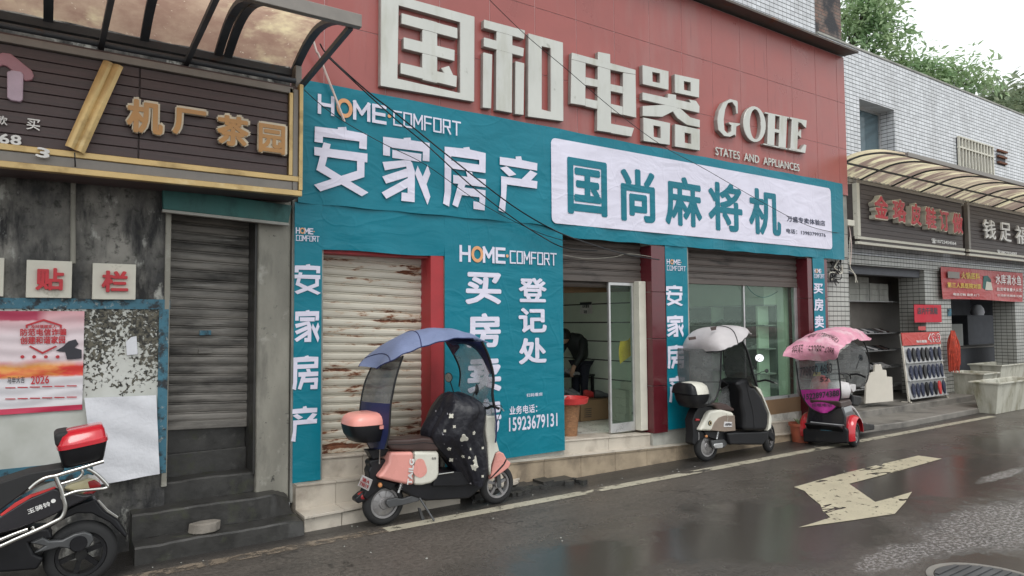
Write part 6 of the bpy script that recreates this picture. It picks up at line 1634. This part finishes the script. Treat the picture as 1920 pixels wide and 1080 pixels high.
nr2 = V.side([(733, 757), (731, 790), (729, 815), (722, 842)], -.30); fr2 = V.side([(677, 752), (675, 780), (680, 812), (695, 842)], .30)
V.loft('rear_skirt', nr2, fr2, 'navy', bow=.03, bowdir=-V.f)
V.rod('canopy_frame', nr + nr2[1:], .009, 'blackp'); V.rod('canopy_frame', fr_ + fr2[1:], .009, 'blackp')
nw = V.side([(904, 640), (915, 664), (923, 690), (926, 712), (924, 738), (928, 765), (931, 800), (929, 830)], -.28)
fw = V.side([(836, 640), (848, 660), (858, 680), (863, 700), (861, 725), (872, 748), (890, 790), (905, 830)], .28)
V.loft('windscreen', nw, fw, 'clear', bow=.06, bowdir=V.f, n=28)
V.rod('windscreen_frame', [p - V.f * .004 for p in nw[:6]], .014, 'blackp'); V.rod('windscreen_frame', fw[:5], .010, 'blackp'); V.rod('windscreen_frame', nw[5:], .008, 'navy')
nb1 = V.side([(904, 640), (912, 656), (920, 680), (924, 703)], -.285); nb2 = V.side([(850, 641), (880, 648), (900, 665), (917, 700)], -.10)
V.loft('windscreen_visor', nb1, nb2, 'navy', n=16)
nb2 = V.side([(850, 641), (856, 645), (862, 650), (852, 664)], .1); nb1 = V.side([(834, 640), (841, 650), (848, 662), (851, 668)], .28)
V.loft('windscreen_visor', nb1, nb2, 'navy', n=16)
V.loft('windscreen_visor', V.side([(834, 638), (858, 636), (880, 636), (904, 642)], -.02), V.side([(850, 648), (868, 645), (888, 650), (906, 668)], -.02), 'navy', n=12)

# ------------------------------------------------------------------ cream scooter
V = Veh('electric_scooter', 'cream scooter with a pale grey canopy parked before the display window', (8.02, 6.22, 0), -4)
c6 = crop(1240, 590, 3.725)
V.wheel(V.L(-.62, 0, .205), .205, .10, motor=True); V.wheel(V.L(.63, 0, .205), .205, .09, ang=-22)
N_ = -.15
V.sidebody('rear_cover', c6([(345, 672), (420, 662), (505, 682), (520, 720), (522, 812), (400, 815), (270, 812), (295, 765), (322, 705)]), N_, .14, 'cream', .035, 4)
V.sidebody('side_panel', c6([(348, 808), (370, 755), (400, 720), (440, 704), (514, 704), (520, 812), (440, 818)]), N_ - .006, N_ + .03, 'taupe', .008)
V.sidebody('seat', c6([(345, 628), (365, 616), (430, 618), (470, 632), (510, 655), (512, 676), (440, 670), (400, 668), (380, 645)]), -.135, .12, 'seatbrown', .025, 4)
V.sidebody('rear_fender', c6([(262, 640), (390, 640), (400, 668), (345, 690), (295, 760), (268, 812), (330, 830), (300, 860), (260, 880), (232, 915), (220, 900), (225, 830), (218, 740), (240, 680)]), -.08, .07, 'blackp', .015)
V.sidebody('underbody', c6([(300, 815), (520, 815), (560, 900), (480, 910), (400, 880), (310, 850)]), -.10, .10, 'blackp', .015)
V.sidebody('floorboard', c6([(462, 828), (520, 822), (745, 815), (748, 862), (712, 910), (480, 908)]), -.16, .15, 'blackp', .025, 3)
V.sidebody('swingarm', c6([(350, 880), (440, 870), (470, 900), (440, 930), (360, 935)]), -.11, -.07, 'greyp', .012)
b = MB(); q = V.side(c6([(403, 914)]), -.12)[0]; V.sidebody('motor_cap', c6([(372, 902), (432, 895), (436, 918), (428, 934), (378, 936), (368, 918)]), -.125, -.10, 'alu', .012, 3)
pp = V.back(c6([(195, 868), (262, 875), (262, 820), (195, 815)]), -.83)
b = MB(); b.prism(pp, V.f * .006); pto = b.build('number_plate', M['plate'], V.r)
ux = pp[1] - pp[0]; uz = pp[3] - pp[0]
text('渝A', pp[0] - V.f * .002 + ux * .15 + uz * .56, ux * .7, uz * .34, M['redink'], pto, 'lettering', .02, .002); text('B2731', pp[0] - V.f * .002 + ux * .10 + uz * .12, ux * .8, uz * .34, M['redink'], pto, 'lettering', .02, .002)
q = V.side(c6([(313, 848)]), -.09)[0]; b = MB(); b.lathe([(.001, .02), (.016, .016), (.022, 0), (.018, -.03)], q, -V.l - V.f * .5, 14); b.build('indicator_lamp', M['amber'], V.r, smooth=50)
a = V.side(c6([(340, 757)]), N_ - .004)[0]; b = MB(); b.lathe([(.001, .006), (.030, .006), (.034, 0)], a, -V.l, 18); b.build('badge', M['blackp'], V.r); b = MB(); b.lathe([(.017, .009), (.024, .009), (.024, .006)], a, -V.l, 18); b.build('badge_ring', M['gold'], V.r)
tp = V.side(c6([(436, 784), (495, 784), (493, 750), (440, 747)]), N_ - .012)
b = MB(); b.prism(tp, V.l * .004); tg = b.build('name_tag', M['plate'], V.r); text('AIMA', tp[0] + (tp[1] - tp[0]) * .1 + (tp[3] - tp[0]) * .25 - V.l * .002, (tp[1] - tp[0]) * .8, (tp[3] - tp[0]) * .5, M['ink'], tg, 'lettering', .03, .002)
V.rod('tag_string', V.side(c6([(462, 748), (464, 720), (455, 690)]), N_ - .012), .003, 'plaque')
V.rod('rear_handle', V.side(c6([(395, 668), (385, 640), (340, 632), (270, 640)]), -.12), .012, 'blackp')
bc = V.L(-.855, 0, 0)
V.box('top_box', [(.74, .10, .11, .02), (.76, .15, .17, .01), (.84, .18, .20), (.91, .20, .21), (.92, .20, .21)], bc, 'blackp', p=3.4)
tbx = V.r.children[-1]
V.box('lid', [(.928, .198, .208), (.97, .19, .20), (1.03, .165, .18), (1.07, .115, .125), (1.083, .04, .05)], bc, 'cream', tbx, p=3.0)
V.box('lid_stripe', [(.93, .07, .212), (.972, .066, .204), (1.032, .055, .183), (1.07, .03, .125)], bc - V.f * .142, 'blackp', tbx, p=3.0)
V.sidebody('leg_shield_pad', c6([(522, 480), (560, 455), (610, 442), (628, 500), (655, 505), (705, 575), (752, 690), (752, 760), (738, 812), (578, 812), (575, 700), (556, 610), (552, 540)]), -.20, .16, 'blackp', .05, 4)
V.sidebody('leg_shield', c6([(636, 498), (662, 500), (695, 520), (735, 620), (772, 720), (768, 790), (745, 812), (752, 760), (755, 690), (705, 570), (660, 505)]), -.18, .18, 'cream', .02, 3)
V.sidebody('front_fender', c6([(740, 800), (785, 825), (800, 880), (780, 885), (750, 850)]), -.07, .07, 'blackp', .02, 3)
V.rod('handlebar', [V.L(.38, -.32, 1.03), V.L(.42, -.15, 1.05), V.L(.44, 0, 1.02), V.L(.42, .15, 1.05), V.L(.38, .32, 1.03)], .014, 'blackp')
for sy in (-1, 1):
    V.rod('brake_lever', [V.L(.45, sy * .12, 1.04), V.L(.49, sy * .2, 1.03), V.L(.46, sy * .31, 1.01)], .006, 'alu')
b = MB(); b.tube([V.L(-.52, -.10, .30), V.L(-.45, -.10, .52)], .012, 8)
for k in range(9): q = V.L(-.51 + .0075 * k, -.10, .335 + .02 * k); b.lathe([(.014, -.004), (.024, 0), (.014, .004)], q, Vector((.35, 0, .93)), 12)
b.build('shock_absorber', M['alu'], V.r, smooth=50)
V.rod('tail_lamp', V.side(c6([(238, 735), (262, 735)]), -.085), .016, 'taillens')
V.rod('pad_seam', V.side(c6([(592, 470), (610, 560), (640, 680), (650, 800)]), -.203), .003, 'rubber')
V.mirror(V.side(c6([(686, 303)]), -.25)[0], V.side(c6([(620, 420)]), -.2)[0], Vector((-.75, -.55, .42)).normalized(), .062)
V.mirror(V.side(c6([(736, 392)]), .22)[0], V.side(c6([(660, 420)]), .2)[0], Vector((-.9, -.3, .2)).normalized(), .03)
ridge = resample(V.side(c6([(262, 258), (252, 200), (272, 135), (320, 98), (400, 82), (470, 76), (515, 88), (552, 112), (600, 135)]), 0.0), 30)
near = resample(V.side(c6([(420, 246), (428, 240), (440, 236), (455, 230), (472, 224), (490, 216), (520, 202), (550, 180), (600, 135)]), -.36), 30)
def can2(u, v):
    i = round(u * 30); r_, e_ = ridge[i], near[i]; w_ = 2 * v - 1; k = abs(w_) ** 3.6
    d = (r_ - V.O).dot(V.f) * (1 - k) + (e_ - V.O).dot(V.f) * k
    hw = .41 if u < .8 else .41 * (1 - (u - .8) * 2.2)
    return V.O + V.f * d + V.l * (w_ * hw) + Vector((0, 0, r_.z * (1 - k) + e_.z * k + .004 * math.sin(u * 30 + w_ * 9)))
b = MB(); b.grid(30, 18, can2); cano = b.build('canopy', M['grey_fab'], V.r, smooth=80, solid=.003)
b = MB(); b.tube([can2(0, k / 18) for k in range(19)], .008, 6); b.tube([can2(k / 30, 0) for k in range(31)], .006, 6); b.tube([can2(.5, k / 18) + Vector((0, 0, .005)) for k in range(19)], .007, 6); b.build('canopy_piping', M['blackp'], cano, smooth=60)
mk = MB()
for px in ([(188, 165), (238, 158), (242, 178), (192, 185)], [(340, 95), (385, 88), (380, 112), (350, 118)]):
    mk.prism([p + Vector((0, 0, .012)) for p in V.side(c6(px), -.22)], -V.l * .004)
mk.build('canopy_mark', M['seatbrown'], cano)
nr = V.side(c6([(420, 245), (417, 320), (414, 400), (412, 470)]), -.33); fr_ = V.side(c6([(105, 232), (102, 320), (106, 400), (115, 472)]), .33)
V.loft('rear_window', nr, fr_, 'smoke', bow=.03, bowdir=-V.f)
nr2 = V.side(c6([(412, 470), (398, 540), (372, 595), (330, 625)]), -.33); fr2 = V.side(c6([(115, 472), (128, 540), (180, 600), (240, 625)]), .33)
V.loft('rear_skirt', nr2, fr2, 'smoke', bow=.03, bowdir=-V.f)
V.rod('canopy_frame', nr + nr2[1:], .011, 'blackp'); V.rod('canopy_frame', fr_ + fr2[1:], .009, 'blackp'); V.rod('window_seam', [nr[-1], (nr[-1] + fr_[-1]) / 2 - V.f * .03, fr_[-1]], .006, 'blackp')
nw = V.side(c6([(560, 180), (590, 235), (612, 300), (632, 380), (645, 430), (668, 500)]), -.28)
fw = V.side(c6([(430, 215), (432, 290), (440, 370), (462, 440), (520, 480), (560, 500)]), .28)
V.loft('windscreen', nw, fw, 'smoke', bow=.06, bowdir=V.f, n=28)
V.rod('windscreen_frame', nw, .016, 'blackp'); V.rod('windscreen_frame', fw, .006, 'blackp')
V.loft('lower_windscreen', V.side(c6([(440, 510), (400, 560), (395, 600), (430, 640), (500, 655)]), 0), V.side(c6([(500, 492), (540, 520), (556, 570), (560, 620), (540, 645)]), 0), 'smoke', n=16, bow=.0)
V.rod('brace', V.side(c6([(412, 455), (440, 470), (470, 492), (440, 510), (405, 530)]), -.05), .009, 'blackp')

# ------------------------------------------------------------------ red trike
V = Veh('mobility_trike', 'red and black three-wheeled scooter with a pink canopy and handwritten rear window', (9.93, 5.98, 0), 14, 'trike')
c7 = crop(1460, 590, 4.0)
V.wheel(V.L(0, -.31, .19), .19, .11, spokes=6); V.wheel(V.L(0, .31, .19), .19, .11, spokes=6); V.wheel(V.L(1.12, 0, .17), .17, .08, spokes=5)
RB = -.27
V.backbody('rear_body', c7([(222, 690), (480, 690), (505, 760), (505, 850), (470, 905), (240, 905), (195, 850), (205, 790)]), RB, .15, 'blackgloss', .03, 4)
V.backbody('bumper', c7([(178, 858), (235, 838), (500, 846), (520, 870), (520, 965), (185, 955)]), RB - .02, RB + .1, 'blackp', .02, 3)
V.rod('bumper_trim', V.back(c7([(240, 806), (360, 818), (490, 830)]), RB - .03), .010, 'alu')
pl_ = V.back(c7([(315, 868), (402, 874), (402, 838), (315, 832)]), RB - .03)
b = MB(); b.prism(pl_, V.f * .01); o = b.build('number_plate', M['blue_paint'], V.r); text('渝 红丽', pl_[0] + (pl_[1] - pl_[0]) * .2 + (pl_[3] - pl_[0]) * .25 - V.f * .002, (pl_[1] - pl_[0]) * .6, (pl_[3] - pl_[0]) * .5, M['plate'], o, 'lettering', .02, .002)
for px in ([(232, 850), (292, 853), (288, 828), (238, 824)], [(435, 868), (482, 870), (480, 845), (438, 842)]): V.backbody('tail_lamp', c7(px), RB - .045, RB, 'taillens', .006, 2)
for sy in (-1, 1):
    b = MB()
    def fen(u, v, sy=sy):
        a = math.radians(-20 + 200 * u); r_ = .235 - .035 * (2 * v - 1) ** 2 ; return V.L(-math.cos(a) * r_ * 1.05, sy * (.31 + .085 * (2 * v - 1)), .20 + math.sin(a) * r_ * 1.15)
    b.grid(20, 8, fen); b.build('rear_fender', M['redgloss'], V.r, smooth=70, solid=.008)
V.sidebody('floor_tub', [(1585, 815), (1640, 806), (1640, 796), (1600, 790), (1575, 800)], -.26, .26, 'blackp', .02)
V.rod('white_frame', V.side(c7([(545, 690), (580, 730), (612, 790), (640, 850)]), -.2), .022, 'plate'); V.rod('white_frame', V.side(c7([(612, 850), (640, 838), (662, 822)]), -.2), .02, 'plate')
V.sidebody('seat', c7([(460, 650), (540, 632), (556, 660), (550, 690), (470, 700)]), -.24, .2, 'seatbrown', .03, 4)
V.sidebody('seat_base', c7([(465, 700), (540, 695), (535, 780), (510, 790)]), -.2, .2, 'redgloss', .02, 3)
V.rod('steering_column', [V.L(1.10, 0, .22), V.L(1.0, 0, .6), V.L(.86, 0, .98)], .025, 'blackp')
V.rod('handlebar', [V.L(.78, -.30, .98), V.L(.84, -.16, 1.02), V.L(.88, 0, 1.0), V.L(.84, .16, 1.02), V.L(.78, .30, .98)], .014, 'blackp')
V.sidebody('front_cover', c7([(560, 600), (625, 610), (628, 660), (600, 690), (560, 680)]), -.12, .12, 'blackp', .03, 3)
V.mirror(V.side(c7([(614, 322)]), -.2)[0], V.side(c7([(580, 410)]), -.2)[0], Vector((-.8, .4, 0)).normalized(), .05)
ridge = resample(V.side(c7([(280, 345), (262, 255), (290, 170), (360, 120), (440, 96), (510, 98), (560, 118), (600, 150), (640, 175)]), .0), 30)
near = resample(V.side(c7([(440, 322), (443, 305), (448, 288), (458, 272), (475, 252), (500, 232), (540, 206), (580, 184), (636, 200)]), -.38), 30)
def can3(u, v):
    i = round(u * 30); r_, e_ = ridge[i], near[i]; w_ = 2 * v - 1; k = abs(w_) ** 2.4
    d = (r_ - V.O).dot(V.f) * (1 - k) + (e_ - V.O).dot(V.f) * k
    return V.O + V.f * d + V.l * (w_ * .38) + Vector((0, 0, r_.z * (1 - k) + e_.z * k + .007 * math.sin(u * 30 + w_ * 9) + .005 * math.sin(u * 57 - w_ * 14)))
b = MB(); b.grid(30, 18, can3); cano = b.build('canopy', M['pink_fab'], V.r, smooth=80, solid=.003)
def on_canopy(s, u0, u1, v0, v1, bold):
    me = text_mesh(s, 0); xs = [q.co.x for q in me.vertices]; ys = [q.co.y for q in me.vertices]
    def fn(u, v):
        i = min(29, int(u * 30)); t = u * 30 - i; return can3(i / 30, v).lerp(can3((i + 1) / 30, v), t)
    for q in me.vertices:
        a = (q.co.x - min(xs)) / (max(xs) - min(xs)); c = (q.co.y - min(ys)) / (max(ys) - min(ys))
        u, v = u0 + (u1 - u0) * c, v0 + (v1 - v0) * a
        p = fn(u, v); nn = (fn(u + .02, v) - p).cross(fn(u, min(1, v + .02)) - p).normalized()
        if nn.z < 0: nn = -nn
        q.co = p + (nn - V.f * .6) * .006
    me.materials.clear(); me.materials.append(M['seatbrown']); o = bpy.data.objects.new('handwriting', me); COL.objects.link(o); o.parent = cano
on_canopy('招租 15228974388', .03, .10, .88, .10, 0); on_canopy('电话 17708904683', .16, .24, .70, .12, 0)
wp_ = V.back(c7([(140, 355), (440, 320), (462, 550), (160, 560)]), -.30)
A_ = V.back(c7([(128, 350), (138, 430), (148, 500), (160, 562)]), -.30); B2 = V.back(c7([(438, 322), (450, 400), (458, 480), (464, 552)]), -.30)
V.loft('rear_window', B2, A_, 'clear', bow=.03, bowdir=-V.f)
A2 = V.back(c7([(160, 564), (185, 630), (240, 700), (310, 736)]), -.30); B3 = V.back(c7([(464, 553), (464, 620), (430, 695), (370, 736)]), -.30)
sk = V.loft('rear_skirt', B3, A2, 'magenta', bow=.03, bowdir=-V.f)
V.rod('canopy_frame', A_ + A2[1:], .010, 'blackp'); V.rod('canopy_frame', B2 + B3[1:], .011, 'blackp'); V.rod('canopy_frame', [A2[-1], (A2[-1] + B3[-1]) / 2, B3[-1]], .010, 'blackp')
def wr(s, px, mat, d=-.335, bold=.008):
    a = V.back(c7(px), d); text(s, a[0], a[1] - a[0], a[2] - a[0], M[mat], V.r, 'handwriting', bold, .002)
wr('1770890 4683', [(142, 470), (400, 435), (142, 400)], 'ink'); wr('52', [(310, 505), (375, 500), (310, 470)], 'ink', bold=.03); wr('15228974388', [(190, 640), (455, 610), (188, 595)], 'ink', bold=.03)
wr('招租电话', [(250, 690), (400, 690), (250, 665)], 'ink', bold=.01)
nm_ = V.side(c7([(150, 300), (410, 270), (150, 265)]), -.15)
sw = V.loft('side_window', V.side(c7([(440, 300), (450, 380), (470, 440), (530, 520), (590, 538)]), -.05), V.side(c7([(560, 205), (640, 270), (672, 340), (672, 430), (640, 530)]), -.05), 'smoke', n=20)
V.rod('side_window_frame', V.side(c7([(640, 210), (665, 270), (678, 350), (675, 430), (655, 510), (600, 542), (560, 525)]), -.05), .012, 'blackp')
V.rod('brace', V.side(c7([(460, 445), (500, 440), (530, 450), (540, 480)]), -.1), .010, 'blackp')
bg_ = thing('red_bag', 'red bag behind the handwritten window of the pink canopied trike', 'bag', V.L(.05, .12, .72))
c = V.L(.02, .14, .72); bb = MB(); bb.lathe([(.001, -.02), (.13, 0), (.16, .12), (.13, .26), (.05, .32), (.001, .33)], c, (0, 0, 1), 18); bb.build('bag_body', M['redp'], bg_, smooth=70)
bg_ = thing('white_bag', 'white bag with a yellow label behind the rear window of the trike', 'bag', V.L(.05, -.14, .72))
c = V.L(.02, -.12, .72); bb = MB(); bb.lathe([(.001, -.02), (.14, 0), (.17, .10), (.14, .22), (.001, .25)], c, (0, 0, 1), 18); o = bb.build('bag_body', M['plate'], bg_, smooth=70)
q = V.back(c7([(258, 462), (312, 460), (312, 430), (258, 432)]), -.2); b = MB(); b.prism(q, V.f * .01); b.build('label', M['yellow_print'], o)
gl = V.side(c7([(520, 540), (565, 520), (582, 525), (580, 570), (560, 585), (545, 560), (525, 550)]), -.25); b = MB(); b.prism(gl, V.l * .08); b.build('glove', M['plate'], V.r, bevel=.015)

# ------------------------------------------------------------------ black scooter at the left edge
V = Veh('electric_scooter', 'glossy black scooter with a red-lidded top box parked by the notice board', (-.45, 5.98, 0), 0)
c5 = crop(0, 780, 3.6)
hub = V.side(c5([(548, 858)]), 0)[0]
V.wheel(Vector((hub.x, 5.98, .235)), .235, .11, spokes=6, rim='blackp')
V.wheel(Vector((hub.x - 1.32, 5.98, .235)), .235, .10, spokes=6)
N_ = -.14
V.sidebody('side_panel', c5([(-380, 900), (-300, 760), (0, 672), (180, 560), (360, 482), (425, 500), (560, 530), (650, 525), (600, 560), (430, 640), (300, 700), (130, 768), (0, 800), (-150, 860)]), N_, .12, 'blackgloss', .03, 4)
V.sidebody('seat', c5([(-420, 560), (-200, 500), (0, 450), (200, 385), (420, 348), (440, 362), (380, 402), (200, 492), (0, 640), (-150, 700), (-380, 720)]), -.13, .11, 'rubber', .035, 4)
V.sidebody('tail_lamp', c5([(425, 495), (470, 462), (600, 420), (650, 430), (685, 468), (660, 500), (620, 532), (560, 532)]), -.10, .08, 'lens_cream', .02, 3)
V.sidebody('tail_lens', c5([(585, 440), (640, 430), (690, 468), (660, 505), (620, 535), (545, 530), (600, 490)]), -.105, .085, 'taillens', .015, 3)
V.sidebody('red_stripe', c5([(0, 668), (100, 590), (200, 535), (370, 478), (380, 486), (210, 552), (110, 612), (10, 678)]), N_ - .004, N_ + .02, 'redp', .002, 1)
V.sidebody('rear_fender', c5([(420, 650), (520, 600), (640, 560), (700, 640), (790, 700), (860, 800), (850, 830), (740, 720), (620, 660), (520, 660), (430, 700), (330, 760)]), -.075, .075, 'blackp', .02, 3)
V.sidebody('mudguard_stay', c5([(652, 570), (668, 565), (730, 632), (800, 680), (795, 694), (720, 648)]), -.08, -.07, 'steel', .002, 1)
V.sidebody('swingarm', c5([(225, 930), (300, 880), (200, 860), (290, 820), (330, 845), (420, 840), (500, 800), (570, 782), (620, 800), (635, 840), (600, 890), (520, 912), (450, 895), (400, 890), (300, 915)]), -.13, -.085, 'greyp', .012, 3)
b = MB(); b.lathe([(.001, .012), (.05, .012), (.055, 0)], V.side(c5([(530, 862)]), -.13)[0], -V.l, 24); b.build('motor_cap', M['blackp'], V.r, smooth=40)
V.sidebody('underbody', c5([(-400, 860), (-150, 870), (0, 810), (130, 772), (330, 760), (360, 830), (200, 860), (230, 930), (300, 960), (250, 1040), (0, 1060), (-380, 1040)]), -.10, .10, 'blackp', .02, 3)
V.sidebody('front_body', c5([(-900, 200), (-780, 180), (-700, 420), (-620, 800), (-420, 900), (-420, 1000), (-700, 960), (-820, 600)]), -.2, .2, 'blackgloss', .05, 4)
V.rod('handlebar', [V.L(-.75, -.33, 1.08), V.L(-.78, 0, 1.05), V.L(-.75, .33, 1.08)], .015, 'blackp')
def rail(px, r=.0125, d=-.17, name='chrome_rail'): return V.rod(name, V.side(c5(px), d), r, 'steel', sm=5, n=10)
rail([(200, 492), (240, 455), (290, 425), (340, 410), (380, 403), (460, 378), (540, 355), (620, 330), (700, 306)], .014)
rail([(545, 355), (556, 375), (552, 398), (525, 422), (470, 442), (415, 458)], .011)
rail([(375, 408), (392, 450), (410, 490), (428, 555), (440, 605), (435, 650), (415, 685), (378, 708), (250, 770), (110, 830), (0, 880), (-120, 930)], .015)
rail([(-60, 860), (0, 836), (100, 795), (188, 764)], .011); rail([(120, 822), (220, 775), (215, 745)], .011)
rail([(430, 540), (480, 520), (530, 506), (620, 497), (700, 490), (728, 478), (715, 455), (690, 428), (655, 395), (615, 368), (590, 358)], .012)
a = V.side(c5([(190, 664), (345, 604), (180, 632)]), N_ - .004)
text('玉骑铃', a[0], a[1] - a[0], (a[2] - a[0]), M['whiteink'], V.r, 'lettering', .02, .002)
a = V.side(c5([(360, 573)]), N_ - .003)[0]; b = MB(); b.lathe([(.001, .003), (.014, .003), (.014, 0)], a, -V.l, 18); b.build('badge', M['whiteink'], V.r)
# its top box, tilted with the rack
p0, p1 = V.side(c5([(430, 362), (705, 300)]), -.17)
tilt = math.atan2(p1.z - p0.z, p1.x - p0.x)
fx = Vector((math.cos(tilt), 0, math.sin(tilt))); ux = Vector((-math.sin(tilt), 0, math.cos(tilt)))
cb_ = (p0 + p1) / 2 + Vector((0, .17, 0)); Ls = (p1 - p0).length
def tb(secs, mat, name, par):
    b = MB(); vs = []; fs = []; n = 36
    for z, hx, hy, ox in secs:
        for k in range(n):
            t = 2 * math.pi * k / n; ct, st = math.cos(t), math.sin(t)
            vs.append(cb_ + fx * (ox + hx * abs(ct) ** .42 * (1 if ct > 0 else -1)) + Vector((0, 1, 0)) * (hy * abs(st) ** .42 * (1 if st > 0 else -1)) + ux * z)
    for i in range(len(secs) - 1):
        for k in range(n): fs.append((i * n + k, i * n + (k + 1) % n, (i + 1) * n + (k + 1) % n, (i + 1) * n + k))
    fs.append(tuple(range(n - 1, -1, -1))); fs.append(tuple((len(secs) - 1) * n + k for k in range(n)))
    return b.add(vs, fs).build(name, M[mat], par, smooth=40)
h_ = .135
box_ = tb([(.0, Ls * .50, .15, 0), (.02, Ls * .53, .17, 0), (h_, Ls * .62, .19, .01)], 'blackp', 'top_box', V.r)
tb([(h_, Ls * .645, .20, .01), (h_ + .028, Ls * .645, .20, .01), (h_ + .03, Ls * .61, .185, .01), (h_ + .085, Ls * .56, .16, .02), (h_ + .115, Ls * .48, .12, .03), (h_ + .12, Ls * .40, .08, .03)], 'redgloss', 'lid', box_)
q = cb_ - fx * Ls * .42 + ux * (h_ + .07) + Vector((0, .02, 0))
MB().obox(q, fx * Ls * .20, (0, .15, 0), ux * .05).build('backrest_pad', M['rubber'], box_, bevel=.03, seg=4)

# ------------------------------------------------------------------ flower pot by the trike
fp = thing('flower_pot', 'terracotta pot with a small plant beside the pink canopied trike', 'flower pot', P(1498, 806, 6.45))
c = P(1498, 804, 6.42); c.z = .0
MB().lathe([(.001, 0), (.12, 0), (.15, .24), (.17, .245), (.17, .29), (.145, .29), (.13, .25), (.001, .25)], (c.x, 6.40, .0), (0, 0, 1), 24).build('pot', M['terracotta'], fp, smooth=40)
b = MB(); random.seed(4)
for i in range(16):
    a = random.uniform(0, 6.28); d = Vector((math.cos(a), math.sin(a), random.uniform(.8, 2))).normalized() * random.uniform(.10, .2); p = Vector((c.x, 6.40, .25)); s_ = d.cross(Vector((0, 0, 1))).normalized() * .018
    b.add([p, p + d * .6 + s_, p + d, p + d * .6 - s_], [(0, 1, 2, 3)])
b.build('foliage', M['leaf'], fp)
